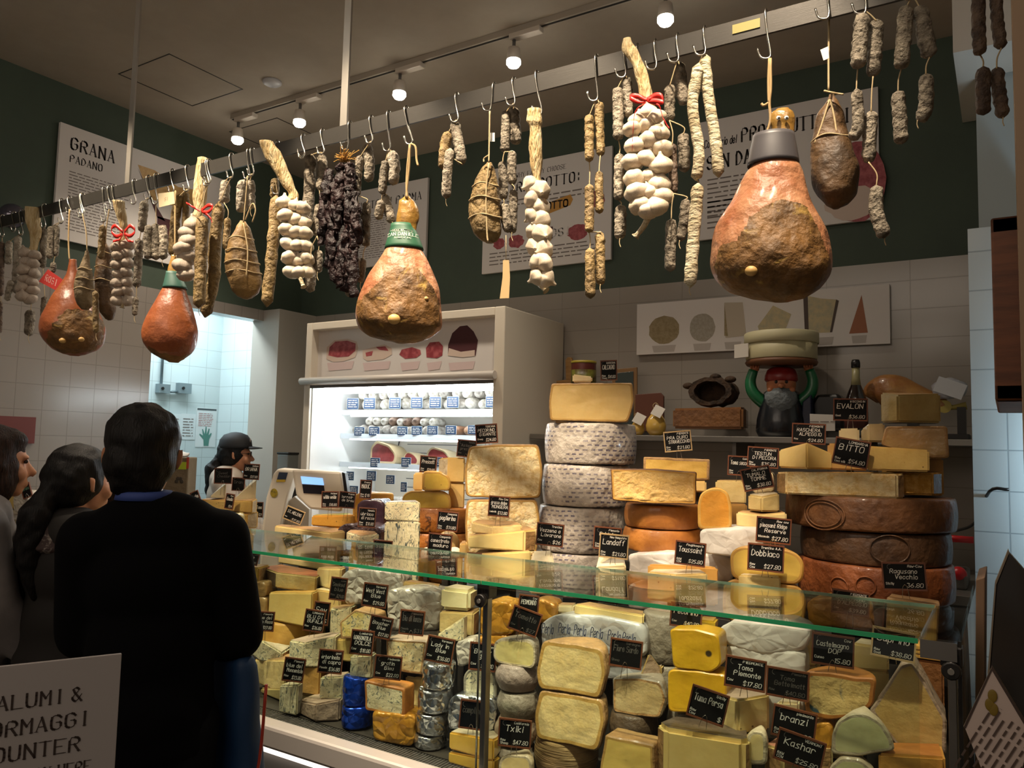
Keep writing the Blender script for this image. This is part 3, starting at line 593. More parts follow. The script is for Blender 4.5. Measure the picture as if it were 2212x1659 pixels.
def prism(label, ed, Y, depth, faces, paste, rind, top=None, name='cheese_wedge', f=1.0, bev=.006, taper=.8, grp=None, amp=.0018, lean=0):
    """piece showing several sides: visible upright edges (x, ytop, ybottom, extra depth), left to right"""
    P_ = []; zb = []
    for x, yt, yb, dy in ed:
        p = PY(x, yb, Y+dy); p2 = PY(x, yt, Y+dy); P_.append((p.x, p.y, p2.z)); zb.append(p.z)
    z0 = max(sum(zb)/len(zb), (DECK if Y < SY-.05 else STEP)+.003); cx = sum(p[0] for p in P_)/len(P_); cy_ = sum(p[1] for p in P_)/len(P_)
    ang = math.atan2(-cx, cy_)*f; d = Vector((-math.sin(ang), math.cos(ang))); 
    a, c = Vector(P_[-1][:2]), Vector(P_[0][:2]); mid = (a+c)/2
    a2 = mid+(a-mid)*taper+d*depth; c2 = mid+(c-mid)*taper+d*depth
    ring = [(p[0], p[1], p[2]) for p in P_]+[(a2.x, a2.y, P_[-1][2]+lean), (c2.x, c2.y, P_[0][2]+lean)]
    n = len(ring); vs = []; fs = []
    bm = bmesh.new(); o3 = Vector((cx, cy_, z0))
    bot = [bm.verts.new(Vector((x, y, z0))-o3) for x, y, z in ring]; tp = [bm.verts.new(Vector(v)-o3) for v in ring]
    fl = []
    for i in range(n):
        fc = bm.faces.new((bot[i], bot[(i+1) % n], tp[(i+1) % n], tp[i])); 
        fc.material_index = (0 if faces[i] == 'p' else 1) if i < len(ed)-1 else 1
    t_ = bm.faces.new(tp); t_.material_index = 2; bb = bm.faces.new(bot[::-1]); bb.material_index = 1
    bmesh.ops.triangulate(bm, faces=[t_])
    bmesh.ops.bevel(bm, geom=[e for e in bm.edges if e.is_manifold and len(e.link_faces) == 2 and e.calc_face_angle(0) > .4], offset=bev, segments=2, affect='EDGES', clamp_overlap=True)
    bmesh.ops.recalc_face_normals(bm, faces=bm.faces[:])
    me = bpy.data.meshes.new(name); bm.to_mesh(me); bm.free()
    for m_ in (paste, rind, top or rind): me.materials.append(m_)
    V_ = [tuple(v.co) for v in me.vertices]; cutb, rest = MB(), MB()
    for p_ in me.polygons:
        q_ = cutb if p_.material_index == 0 else rest; q_.add([V_[i] for i in p_.vertices], [tuple(range(len(p_.vertices)))], p_.material_index)
    o = bpy.data.objects.new(name, rest.mesh(name, [paste, rind, top or rind])); COL.objects.link(o); o.location = o3
    if cutb.v: cutb.build('cut_face', [paste], o)
    tag(o, label, 'cheese', grp or (GD if Y < 2.55 else GU)); reg(o, [v.co for v in me.vertices], Matrix.Translation(o3)); return o
def wheel(label, xc, yt, yb, w, Y, rind, bulge=.007, top=None, name='round_cheese', grp=None, amp=.002, rr=.009, top_only=None):
    p = PY(xc, yb, Y); d = Vector((p.x, p.y, 0)).normalized(); r = w/2*pxs(p); r = w/2*pxs(p+d*r)
    z0, z1 = max(p.z, (DECK if Y < SY-.05 else STEP)+.003), PY(xc, yt, Y).z-.003; h = z1-z0; c = Vector((p.x, p.y, 0))+d*r
    e = r-bulge; pr = [(.004, 0), (e-rr-.006, 0), (e-rr, .0005), (e-rr*.3, rr*.3), (e, rr)]
    for k in range(1, 8): t_ = k/8; pr.append((e+bulge*math.sin(math.pi*t_), rr+(h-2*rr)*t_))
    pr += [(e, h-rr), (e-rr*.3, h-rr*.3), (e-rr, h-.0005), (e-rr-.006, h), (r*.5, h+.0005), (.004, h)]
    b = MB().lathe(pr, 48); b.v = rough(b.v, amp, 14, len(CHE))
    zm = min(v[2] for v in b.v); b.v = [(v[0], v[1], v[2]-zm) for v in b.v]
    M = Matrix.Translation((c.x, c.y, z0)); o = b.build(name, [rind], M=M); tag(o, label, 'cheese', grp or (GD if Y < 2.55 else GU)); reg(o, b.v, M); return o
def ball(label, xc, yt, yb, w, Y, m, name='cheese_ball', grp=None, sq=1.0):
    p = PY(xc, yb, Y); r = w/2*pxs(p); h = PY(xc, yt, Y).z-p.z; d = Vector((p.x, p.y, 0)).normalized()
    b = MB().ell((0, 0, h/2), (r, r*sq, h/2), 28, 16); b.v = rough(b.v, .002, 20, len(CHE)); M = Matrix.Translation(Vector((p.x, p.y, p.z))+d*r*sq)
    o = b.build(name, [m], M=M); tag(o, label, 'cheese', grp or (GD if Y < 2.55 else GU)); reg(o, b.v, M); return o
def wrap(label, pts, Y, depth, m, amp=.007, f=.3, name='wrapped_cheese', rnd=.02, sc=26, prof='B', grp=None, bs=.9):
    """loosely wrapped piece: the folds stand out as creases"""
    xs_ = [p[0] for p in pts]; ys_ = [p[1] for p in pts]; fr = frame((min(xs_)+max(xs_))/2, max(ys_), Y, f)
    q = [fr.px(*p) for p in pts]
    if sum(q[i-1][0]*q[i][1]-q[i][0]*q[i-1][1] for i in range(len(q))) < 0: q = q[::-1]
    zb = min(z for _, z in q); fl_ = (DECK if Y < SY-.05 else STEP)+.003-fr.p.z
    if zb < fl_: q = [(x, max(z, fl_)) for x, z in q]; zb = fl_
    q = roundpoly([(x, z-zb) for x, z in q], rnd); qq = []
    for i in range(len(q)):
        a, c = q[i], q[(i+1) % len(q)]; mm = max(1, int((c-a).length/.012))
        for j in range(mm): qq.append(a.lerp(c, j/mm))
    q = qq; n = len(q); cx = sum(p.x for p in q)/n; cz = sum(p.y for p in q)/n; rs = []
    for k in (.12, .35, .6, .82): rs.append([(cx+(p.x-cx)*k, 0, cz+(p.y-cz)*k) for p in q])
    rs.append([(cx+(p.x-cx)*.95, .002, cz+(p.y-cz)*.95) for p in q])
    for s_ in (.06, .15, .28, .42, .56, .7, .85, .97, 1.0):
        kx = math.sqrt(max(1-s_*s_, .03)) if prof == 'D' else 1-(1-bs)*s_
        if s_ == 1.0: kx *= .9
        rs.append([(cx+(p.x-cx)*kx, depth*s_, cz+(p.y-cz)*(1 if s_ < 1 else .9)) for p in q])
    b = MB().rings(rs); b.f = [tuple(reversed(x)) for x in b.f]; out = []; sd = len(CHE)
    for v in b.v:
        v = Vector(v); s1 = noise.noise(v*sc+Vector((sd, 0, 0))); s2 = noise.noise(v*sc*2.3+Vector((0, sd, 0))); a_ = amp*((1-abs(s1)*2)*.7+(1-abs(s2)*2)*.35)
        dr = Vector((v.x-cx, v.y-depth/2, v.z-cz)); dr.normalize(); out.append(tuple(v+dr*a_*.8))
    zm = min(v[2] for v in out); b.v = [(v[0], v[1], v[2]-zm) for v in out]; b.sm = [True]*len(b.f)
    M = fr.M.copy(); M.translation.z = fr.p.z+zb
    o = b.build(name, [m], M=M); tag(o, label, 'cheese', grp or (GD if Y < 2.55 else GU)); reg(o, b.v, M); return o
def foilcan(label, xc, yt, yb, w, Y, m, grp=None):
    o = wheel(label, xc, yt, yb, w, Y, m, bulge=.002, name='foil_wrapped_cheese', amp=.004, rr=.006, grp=grp); return o
# ================================================================== the cheeses
P1 = pasteM('e6cd92'); P2 = pasteM('debd7a', 'smooth'); P3 = pasteM('d8b468', 'holes'); PY_ = pasteM('dfbb50', 'holes'); PW = pasteM('ebdcb4', 'smooth'); PG = pasteM('c9b27a'); PA = pasteM('b98f4e')
PBL = pasteM('d3c59c', 'blue'); PBV = pasteM('c9bf9c', 'bluev'); PCR = pasteM('efdcae', 'crumb'); PH = pasteM('dcc68a', 'holes'); PEP = pasteM('d9a91e', 'spots', .35); PPAL = pasteM('e4cd92', 'smooth')
RT = rindM('b58b56'); RB = rindM('7a4f2b', '54331b', .25); RG = rindM('8d8272', '6d6252'); RO = rindM('b9772f', '9a5c22', .3, .2); RD = rindM('54412c', '3a2b1c'); RW = rindM('cdbd9c', 'ab9878'); RP = rindM('b39a82', '8f7a66'); RGB = rindM('a39a84', '6f6c62', .3); RY = rindM('cfa04a', 'b8873a', .3, .15); RR = rindM('b5673a', '8f4a28', .5); RDK = rindM('5c3d22', '3c2615', .2); EG = rindM('c29a50', 'a97e3a', .1, .2)
# --- tall stack of net wrapped wheels with the cut half wheel on top
slab('large golden half wheel crowning the tallest stack of net wrapped wheels', [(1191, 829), (1366, 827), (1371, 868), (1357, 913), (1188, 909), (1185, 868)], 2.98, .17, P2, RT, EG, f=.8)
prism('small pale offcut lying on top of the large golden half wheel', [(1236, 808, 826, 0), (1280, 813, 826, .02)], 3.03, .05, 'p', PW, RT, RT)
wheel('net wrapped wheel directly under the large golden half wheel', 1275, 912, 1004, 199, 2.95, M_NET)
wheel('second net wrapped wheel from the top of the tall stack', 1266, 1004, 1097, 192, 2.95, M_NET)
wheel('third net wrapped wheel from the top of the tall stack', 1255, 1097, 1199, 190, 2.95, M_NET)
wheel('lowest net wrapped wheel seen through the glass top', 1254, 1199, 1296, 184, 2.95, M_NET)
# --- the great crumbly halves left of it
slab('huge crumbly cut block marked by the PECORINO GIGANTE sign', [(1012, 965), (1080, 960), (1163, 960), (1172, 1015), (1168, 1076), (1090, 1078), (1006, 1073), (1003, 1018)], 2.84, .10, PCR, RT, EG, f=.85, prof='B', rnd=.02, face=.013)
slab('second crumbly block below the huge one', [(1008, 1079), (1160, 1079), (1166, 1120), (1160, 1200), (1008, 1200), (1004, 1130)], 2.84, .10, PCR, RT, EG, f=.85, prof='B', rnd=.02, face=.013)
slab('bottom crumbly block of the left crumbly stack', [(1008, 1201), (1160, 1201), (1160, 1262), (1008, 1262)], 2.84, .10, PCR, RT, EG, f=.85, prof='B', rnd=.02, face=.013)
prism('thin wedge with brown top lying on the stack under the mongera sign', [(1017, 1127, 1158, .03), (1064, 1137, 1160, 0), (1128, 1133, 1149, .05)], 2.63, .12, 'pp', P1, RT, RT)
prism('long yellow slice below the brown topped wedge', [(1010, 1158, 1197, 0), (1132, 1146, 1189, .05), (1158, 1144, 1181, .1)], 2.60, .14, 'pr', pasteM('e6d08a', 'smooth'), RT, RT)
prism('broad yellow slice at the bottom of the small slice stack', [(1018, 1197, 1254, .02), (1147, 1190, 1246, .06)], 2.58, .16, 'p', pasteM('e6d08a', 'smooth'), RT, RT)
prism('narrow yellow piece at the left of the long yellow slice', [(992, 1175, 1208, 0), (1009, 1173, 1206, .02)], 2.62, .1, 'p', P2, RT)
prism('base slice under the narrow yellow piece', [(988, 1208, 1240, 0), (1010, 1206, 1238, .02)], 2.62, .1, 'p', P2, RT)
# --- between the scale and the crumbly blocks
prism('pale square cut block beside the ASIAGO PRESSATO sign', [(947, 990, 1042, .03), (967, 988, 1042, 0), (1004, 989, 1042, .03)], 3.06, .10, 'rp', pasteM('d9b874', 'smooth'), RW, RT)
prism('square cut block below the pale one', [(968, 1042, 1098, .01), (1003, 1042, 1098, .04)], 3.06, .10, 'p', P2, RT)
wheel('upper orange wheel with pressed lettering behind the paglierino sign', 952, 1098, 1154, 156, 2.97, M_STAMP)
wheel('lower orange wheel with pressed lettering', 952, 1154, 1208, 156, 2.97, M_STAMP)
wheel('bottom orange wheel seen through the glass top', 952, 1208, 1262, 156, 2.97, M_STAMP)
slab('rounded yellow half loaf on the stamped orange wheels', [(870, 1070), (884, 1061), (960, 1061), (973, 1073), (975, 1101), (867, 1101)], 2.96, .12, PY_, RY, RY, f=.8, rnd=.02)
slab('rounded yellow quarter leaning on top of the half loaf', [(914, 1017), (950, 1018), (970, 1030), (974, 1046), (972, 1060), (912, 1060)], 2.97, .08, PY_, RY, RY, f=.8, rnd=.014)
prism('plain yellow block left of the rounded yellow quarter', [(892, 1022, 1060, 0), (914, 1020, 1060, .02)], 3.0, .08, 'p', P2, RT)
prism('marbled grey block on the top of the square blue column', [(830, 1085, 1126, .02), (907, 1084, 1126, .04)], 2.66, .11, 'p', PBL, RGB, RGB)
prism('tall veined column of blue cheese under the marbled block', [(826, 1127, 1262, .02), (904, 1127, 1262, .04)], 2.65, .11, 'p', PBV, RGB, RGB)
prism('long pale loaf in clear wrap in front of the scale', [(591, 1135, 1166, .02), (714, 1151, 1181, 0), (745, 1146, 1172, .05)], 2.66, .09, 'pp', PPAL, RT, RT)
prism('lower pale block under the long loaf', [(600, 1167, 1220, .04), (735, 1180, 1234, .02)], 2.66, .09, 'p', PPAL, RT)
prism('beige veined chunk between long loaf and blue column', [(747, 1148, 1181, .02), (777, 1158, 1185, 0), (818, 1153, 1183, .05)], 2.63, .1, 'pp', PBL, RT, RT)
prism('pale chunk under the beige veined one', [(752, 1184, 1245, .02), (816, 1186, 1245, .05)], 2.62, .1, 'p', PPAL, RT)
prism('orange block with herb flecked top behind the long loaf', [(672, 1114, 1140, 0), (766, 1112, 1138, .05)], 2.82, .1, 'p', pasteM('d29a3c', 'holes'), RY, mat('herb_top', 'b58c3a', .5, col2='6f8a3a', sc=12))
prism('orange base block under the herb flecked one', [(672, 1141, 1200, 0), (766, 1139, 1200, .05)], 2.82, .1, 'p', pasteM('d29a3c', 'holes'), RY)
wrap('dark grape pomace crusted cheese behind the ubriaco sign', [(728, 1142), (745, 1132), (800, 1133), (820, 1142), (820, 1190), (728, 1190)], 2.74, .12, M_POM, .004)
wrap('shiny black topped cheese above the ubriaco sign', [(770, 1092), (782, 1081), (820, 1080), (829, 1090), (828, 1140), (772, 1140)], 2.84, .1, mat('plum_glaze', '3a2630', .2, coat=.8, bump=.5, bsc=20), .004)
slab('orange half wheel behind the shiny black topped cheese', [(762, 1075), (772, 1066), (850, 1066), (850, 1140), (762, 1140)], 2.98, .12, pasteM('d29a3c', 'holes'), RY, RY, f=.8)
prism('small block carrying the orange half wheel', [(762, 1141, 1215, 0), (845, 1141, 1215, .04)], 2.98, .1, 'p', P2, RT)
# small round cheeses
ball('small beige pear shaped cheese beside the canestrato sign', 966, 1149, 1206, 52, 2.72, mat('waxy_cheese', 'd8b87c', .35, coat=.3))
ball('white ball of cheese in front of the canestrato sign, right of it', 981, 1184, 1216, 34, 2.68, mat('white_cheese', 'e9dcc4', .45, coat=.2))
ball('white ball of cheese left of the canestrato sign', 922, 1184, 1216, 30, 2.68, mat('white_cheese', 'e9dcc4', .45, coat=.2))
# --- stack left of the scale
prism('slim pale wedge standing on the stack left of the scale', [(454, 1072, 1076, 0), (487, 1045, 1076, .02)], 2.93, .08, 'p', PW, RP, PW)
prism('larger pale wedge standing on the stack left of the scale', [(503, 1080, 1081, 0), (552, 1037, 1080, .03)], 2.93, .08, 'p', PW, RP, PW)
prism('golden block with round holes under the two wedges', [(430, 1079, 1104, .04), (543, 1082, 1109, 0), (555, 1076, 1101, .04)], 2.9, .16, 'pr', P3, RW, RT)
prism('second golden block from the top left of the scale', [(440, 1106, 1140, .04), (532, 1111, 1142, 0), (557, 1104, 1130, .06)], 2.89, .16, 'pr', P3, RW, RT)
prism('third golden block from the top left of the scale', [(450, 1143, 1175, .04), (545, 1144, 1175, 0)], 2.89, .16, 'p', P3, RW, RT)
prism('bottom block of the stack left of the scale', [(450, 1176, 1225, .04), (545, 1176, 1225, 0)], 2.89, .16, 'p', P3, RW, RT)
wrap('greenish cheese in crinkled clear wrap near the shopper', [(455, 1112), (505, 1110), (508, 1152), (458, 1155)], 2.74, .1, mat('film_green', 'b9a86a', .2, coat=.8, bump=.6, bsc=14), .004)
wrap('wrapped cheese beneath the greenish one', [(452, 1156), (508, 1153), (508, 1240), (452, 1240)], 2.74, .1, mat('film_green', 'b9a86a', .2, coat=.8, bump=.6, bsc=14), .004)
# --- centre right
slab('wide crumbly half wheel resting on two orange wheels', [(1318, 1013), (1412, 1014), (1505, 1020), (1504, 1090), (1410, 1089), (1322, 1080)], 2.80, .15, pasteM('d9b678', 'crumb'), RB, RY, f=.85, rnd=.006, face=.010)
slab('golden half wheel behind the wide crumbly one', [(1390, 988), (1533, 993), (1532, 1038), (1390, 1038)], 3.05, .14, pasteM('d2ab55', 'holes'), RT, RT, f=.8, rnd=.006)
prism('small yellow block under the rear golden half wheel', [(1480, 1039, 1063, 0), (1526, 1039, 1063, .03)], 3.05, .12, 'p', P2, RT)
wheel('upper orange brown wheel under the wide crumbly half', 1431, 1092, 1146, 165, 2.84, RO, bulge=.006)
wheel('lower orange brown wheel under the wide crumbly half', 1430, 1146, 1197, 170, 2.84, RO, bulge=.006)
slab('glossy orange arch shaped piece standing beside the orange wheels', [(1507, 1143), (1507, 1090), (1514, 1066), (1530, 1055), (1558, 1055), (1574, 1066), (1581, 1092), (1581, 1143)], 2.74, .11, mat('orange_film', 'd99a3e', .12, col2='cf8a2c', sc=8, coat=1.0, bump=.5, bsc=18), RY, RY, f=.9, rnd=.02)
wrap('large cheese in white paper under the glossy arch', [(1510, 1146), (1590, 1143), (1660, 1144), (1672, 1160), (1668, 1204), (1590, 1206), (1512, 1196)], 2.72, .2, M_PAPER, .006)
wrap('white paper parcel below the orange brown wheels', [(1357, 1198), (1430, 1194), (1560, 1200), (1585, 1214), (1580, 1258), (1450, 1258), (1360, 1252)], 2.80, .16, M_PAPER, .007)
wrap('white paper parcel low behind the rounded yellow loaves', [(1592, 1207), (1660, 1207), (1672, 1230), (1668, 1300), (1592, 1300)], 2.78, .12, M_PAPER, .006)
wrap('bottom white paper parcel seen through the glass top', [(1357, 1262), (1498, 1262), (1498, 1320), (1357, 1316)], 2.81, .14, M_PAPER, .006)
prism('pale block left of the tilted CALIFORNIA sign', [(1545, 1038, 1088, 0), (1612, 1038, 1088, .02)], 2.98, .1, 'p', PG, RT)
prism('orange block under the pale one left of the tilted CALIFORNIA sign', [(1560, 1089, 1150, 0), (1614, 1089, 1150, .02)], 2.96, .1, 'p', PA, RT)
prism('greyish cube under the tilted CALIFORNIA sign', [(1616, 1068, 1104, .03), (1645, 1073, 1108, 0), (1684, 1065, 1102, .05)], 2.78, .08, 'pp', PG, RT, RW)
prism('wide pale block under the greyish cube', [(1590, 1106, 1141, .03), (1641, 1112, 1144, 0), (1700, 1107, 1142, .06)], 2.76, .12, 'pp', PPAL, RT, RT)
wrap('piece in shining clear film behind the tilted CALIFORNIA sign', [(1628, 1022), (1668, 1020), (1672, 1064), (1626, 1066)], 2.95, .08, mat('clear_film', 'd9c394', .1, coat=1.0, bump=1.0, bsc=18), .005)
prism('block carrying the film wrapped piece', [(1626, 1067, 1150, 0), (1684, 1067, 1150, .02)], 2.95, .1, 'p', PG, RT)
slab('upper rounded yellow half loaf behind the DOBBIACO sign', [(1577, 1215), (1580, 1192), (1598, 1180), (1700, 1187), (1726, 1198), (1738, 1220), (1735, 1250), (1722, 1262), (1600, 1256), (1580, 1244)], 2.64, .1, pasteM('e0bc55', 'smooth', .4), RY, RY, f=.6, rnd=.02)
slab('lower rounded yellow half loaf behind the DOBBIACO sign', [(1560, 1290), (1563, 1262), (1580, 1252), (1700, 1262), (1728, 1268), (1741, 1290), (1738, 1340), (1720, 1352), (1580, 1342), (1562, 1330)], 2.64, .1, pasteM('e0bc55', 'smooth', .4), RY, RY, f=.6, rnd=.02)
prism('square pale cut of cheese in film under the DOBBIACO sign', [(1594, 1241, 1310, 0), (1688, 1246, 1314, .05)], 2.575, .04, 'p', PH, RW, RW)
prism('pale stand-in layer under the square pale cut', [(1594, 1312, 1362, 0), (1688, 1316, 1366, .05)], 2.575, .04, 'p', PH, RW, RW)['label'] = 'pale layer below the square cut of cheese in film'
prism('creamy wedge with rough top under the POUGHKEEPSIE sign', [(1398, 1234, 1302, .02), (1458, 1241, 1304, 0), (1529, 1238, 1300, .05)], 2.57, .08, 'pp', PH, RW, RW)
prism('orange rinded block behind the creamy rough topped wedge', [(1396, 1219, 1300, 0), (1553, 1226, 1306, .05)], 2.65, .03, 'p', pasteM('d9a85a', 'smooth'), RY, RY)
prism('bright pale wedge in front of the VEZZENA sign', [(1143, 1222, 1285, .0), (1197, 1222, 1285, .02)], 2.58, .07, 'p', PW, RW, PW, lean=.05)
prism('bright pale cut under the NEW HAMPSHIRE sign', [(1286, 1226, 1296, .0), (1352, 1224, 1294, .03)], 2.57, .08, 'p', PW, RW, PW, lean=.04)
# --- stack at the right end
wheel('top dark brown wheel of the right hand stack with stamped oval', 1876, 1075, 1152, 342, 2.80, RB, bulge=.004)
wheel('middle dark wheel of the right hand stack', 1888, 1152, 1226, 302, 2.82, RDK, bulge=.004)
wheel('bottom reddish brown wheel of the right hand stack', 1888, 1226, 1312, 314, 2.81, rindM('8f4f24', '6a3514', .3), bulge=.004)
wheel('hidden base wheel of the right hand stack', 1888, 1312, 1356, 300, 2.82, RDK)['label'] = 'lowest brown wheel seen through the glass at the right'
prism('long crumbly pale bar resting on the dark wheel stack', [(1677, 1020, 1066, .06), (1698, 1019, 1070, 0), (1939, 1024, 1076, .05), (1955, 1022, 1074, .1)], 2.80, .1, 'rpr', pasteM('e6d2a2', 'crumb'), RT, EG)
prism('pointed wedge under the RASCHERA ALPEGGIO sign', [(1682, 971, 1011, .1), (1743, 955, 1014, 0), (1799, 980, 1013, .1)], 2.80, .05, 'pp', pasteM('dcc07c', 'smooth', .5), RT, RT)
prism('yellow block with tan top behind the BITTO sign', [(1787, 958, 1016, 0), (1876, 956, 1016, .02)], 2.90, .06, 'p', PA, RT, RY)
prism('olive yellow block to the right of the BITTO sign', [(1871, 963, 1014, 0), (2009, 972, 1022, .06)], 2.84, .09, 'p', pasteM('cfae66', 'holes', .6), RT, RY)
prism('dark amber crusted block under the olive yellow one', [(1942, 1021, 1070, .0), (2016, 1021, 1070, .05), (2036, 1020, 1068, .12)], 2.92, .14, 'pr', pasteM('a57a35', 'crumb', .3), RDK, RDK)
prism('grey block topping the right hand stack', [(1903, 848, 907, .06), (1940, 853, 919, 0), (2033, 850, 913, .07)], 2.98, .1, 'pp', pasteM('a5915c', '', .15), RG, RT)
slab('tan film wrapped slab under the grey block', [(1914, 921), (2046, 920), (2051, 990), (2010, 990), (1902, 962)], 2.98, .14, mat('tan_film', 'b29058', .25, col2='a07c46', sc=8, coat=.8, bump=.6, bsc=14), RT, RT, f=.5, prof='B')
prism('block carrying the tan film wrapped slab', [(1905, 990, 1070, .0), (2040, 990, 1070, .06)], 3.06, .1, 'p', PA, RT)
prism('small white block below the WISCONSIN sign', [(1812, 926, 955, 0), (1857, 925, 955, .02)], 2.98, .07, 'p', PW, RW)
prism('pale film wrapped wedge beside the small white block', [(1860, 927, 955, .03), (1875, 914, 955, 0), (1912, 914, 955, .04)], 3.0, .07, 'pp', pasteM('e3d2a8', 'smooth', .8), RW)
slab('sharp cornered wedge under the RAGUSANO VECCHIO sign', [(1916, 1291), (2030, 1308), (2024, 1395), (1912, 1372)], 2.57, .09, pasteM('cfa85c', '', .4), RT, EG, f=.3, prof='B', rnd=.004)
wrap('gold paper parcel at the foot of the dark wheel stack', [(1745, 1298), (1800, 1290), (1880, 1300), (1890, 1360), (1745, 1350)], 2.62, .1, M_GOLDF, .006)
# ================================================================== under the front glass, left section
prism('brown crusted quarter wheel highest under the left pane', [(562, 1224, 1262, .06), (596, 1236, 1268, 0), (682, 1246, 1278, .03)], 2.44, .12, 'rp', PG, RD, RR, f=.3)
prism('big yellow half wheel under the brown crusted quarter', [(577, 1279, 1346, .03), (672, 1280, 1349, .03)], 2.38, .16, 'p', pasteM('d8bc74', 'smooth'), RY, RY, f=.3)
wheel('broad yellow wheel low behind the blue cheeses', 628, 1347, 1440, 140, 2.43, RY)
wheel('lower broad yellow wheel behind the blue cheeses', 628, 1440, 1500, 140, 2.43, RY)
prism('yellow offcut right of the big yellow half wheel', [(676, 1272, 1322, 0), (735, 1280, 1322, .03)], 2.46, .1, 'p', P2, RY, PW, f=.3)
prism('pale block highest beside the plastic wrapped parcel', [(682, 1226, 1269, .02), (710, 1228, 1271, 0), (736, 1228, 1270, .03)], 2.50, .06, 'pp', P1, RT, f=.3)
prism('olive block in film at the left end under the pane', [(526, 1224, 1258, 0), (557, 1226, 1258, .02)], 2.40, .1, 'p', pasteM('b99c48', '', .7), RT, f=.3)
wrap('film wrapped piece under the olive block', [(530, 1259), (572, 1259), (574, 1290), (532, 1290)], 2.39, .1, mat('clear_tan_film', 'b8935c', .2, coat=.8, bump=.9, bsc=16), .004)
wrap('lower film wrapped piece beside the man in black', [(532, 1291), (574, 1291), (576, 1365), (532, 1365)], 2.39, .1, mat('clear_tan_film', 'b8935c', .2, coat=.8, bump=.9, bsc=16), .004)
wrap('pinkish plastic wrapped parcel behind the upright VERMONT sign', [(735, 1245), (760, 1230), (860, 1238), (868, 1262), (862, 1302), (745, 1306)], 2.46, .12, M_PLASTIC, .007)
wrap('large grey plastic wrapped block behind the lanzo sign', [(837, 1276), (890, 1272), (944, 1282), (952, 1300), (948, 1362), (836, 1362)], 2.42, .14, M_PLASTIC, .006)
wrap('grey wrapped block under the large grey one', [(834, 1363), (950, 1363), (950, 1420), (834, 1420)], 2.43, .1, M_PLASTIC, .005)
prism('beige block just below the green glass edge', [(868, 1255, 1280, 0), (950, 1266, 1286, .03)], 2.50, .05, 'p', P2, RT, f=.3)
prism('greenish white block by the pane divider', [(949, 1268, 1318, 0), (1014, 1276, 1320, .03)], 2.36, .1, 'p', pasteM('e3d9ae', 'smooth', .4), RW, f=.3, bev=.012)
prism('beige block below the greenish white one', [(947, 1320, 1372, 0), (1022, 1324, 1372, .03)], 2.36, .1, 'p', PG, RT, f=.3)
prism('flecked pale slab tilted above the sign on the silver foil', [(941, 1372, 1386, 0), (1000, 1332, 1384, .05)], 2.27, .06, 'p', PBL, RW, PBL, f=.3)
wrap('grey film wrapped piece behind the sign on the silver foil', [(985, 1385), (1026, 1378), (1026, 1430), (988, 1440)], 2.30, .08, M_PLASTIC, .005)
slab('pointed yellow wedge of blue above the tilted VERMONT sign', [(733, 1346), (768, 1316), (815, 1328), (818, 1346), (796, 1378), (735, 1380)], 2.32, .08, pasteM('dcc06a', 'blue'), RT, RT, f=.3, prof='B', rnd=.006)
prism('blue prism with brown top left of the pointed wedge', [(711, 1312, 1370, .02), (728, 1317, 1374, 0), (756, 1310, 1370, .04)], 2.36, .07, 'pp', PBL, RT, RT, f=.3)
prism('pale yellow block under the pointed wedge', [(722, 1380, 1430, 0), (796, 1380, 1432, .03)], 2.32, .09, 'p', pasteM('d6bd72', ''), RT, f=.3)
prism('broad pale blue half wheel under the BLU DI BUFALA sign', [(622, 1382, 1437, .02), (655, 1388, 1440, 0), (722, 1374, 1436, .06)], 2.24, .1, 'pp', PBL, RGB, RP, f=.3)
prism('amber block below the broad pale blue half wheel', [(640, 1438, 1500, 0), (690, 1440, 1502, .02)], 2.25, .1, 'p', PA, RO, f=.3)
slab('cut blue block with mould lines under the lanzo sign', [(833, 1380), (922, 1386), (911, 1459), (836, 1448)], 2.26, .1, pasteM('d9c48c', 'blue'), RP, RT, f=.3, prof='B', rnd=.006)
prism('pale block below the cut blue block', [(872, 1460, 1538, 0), (910, 1464, 1540, .02)], 2.28, .07, 'p', P1, RT, f=.3)
prism('white rinded wedge beside the man in black', [(538, 1392, 1424, .06), (562, 1382, 1424, 0), (609, 1410, 1424, .03)], 2.26, .1, 'pp', PBL, RT, RW, f=.3)
prism('second wedge down beside the man in black', [(545, 1424, 1486, .04), (615, 1425, 1486, 0)], 2.24, .1, 'p', P1, RT, RT, f=.3)
prism('third wedge down beside the man in black', [(560, 1486, 1534, .03), (616, 1487, 1534, 0)], 2.23, .1, 'p', PG, RT, RT, f=.3)
prism('little veined column under the blue del moncenisio sign', [(600, 1479, 1541, .0), (641, 1479, 1544, .01)], 2.13, .05, 'p', PBV, RGB, PBL, f=.3)
prism('pinkish drum cut open at the front of the left section', [(640, 1512, 1566, .03), (680, 1520, 1570, .0), (733, 1510, 1562, .06)], 2.15, .1, 'rr', RP, RP, RP, f=.3)
prism('veined wedge resting on the pinkish drum', [(688, 1462, 1511, .01), (740, 1460, 1513, .04)], 2.19, .07, 'p', PBL, RP, RP, f=.3)
prism('small block behind the veined wedge', [(645, 1500, 1560, .0), (688, 1500, 1560, .02)], 2.27, .06, 'p', PG, RT, f=.3)
foilcan('upper blue foil wrapped drum', 770, 1466, 1530, 62, 2.17, M_BLUEF)
foilcan('lower blue foil wrapped drum', 770, 1530, 1598, 68, 2.17, M_BLUEF)
prism('small blue piece standing on the blue foil drum', [(753, 1416, 1465, 0), (803, 1414, 1465, .03)], 2.18, .05, 'p', PBV, RGB, f=.3)
slab('leaning blue block with orange top under the PIEDMONTE sign', [(787, 1470), (874, 1488), (873, 1552), (788, 1534)], 2.15, .08, PBL, RO, RO, f=.2, prof='B', rnd=.01)
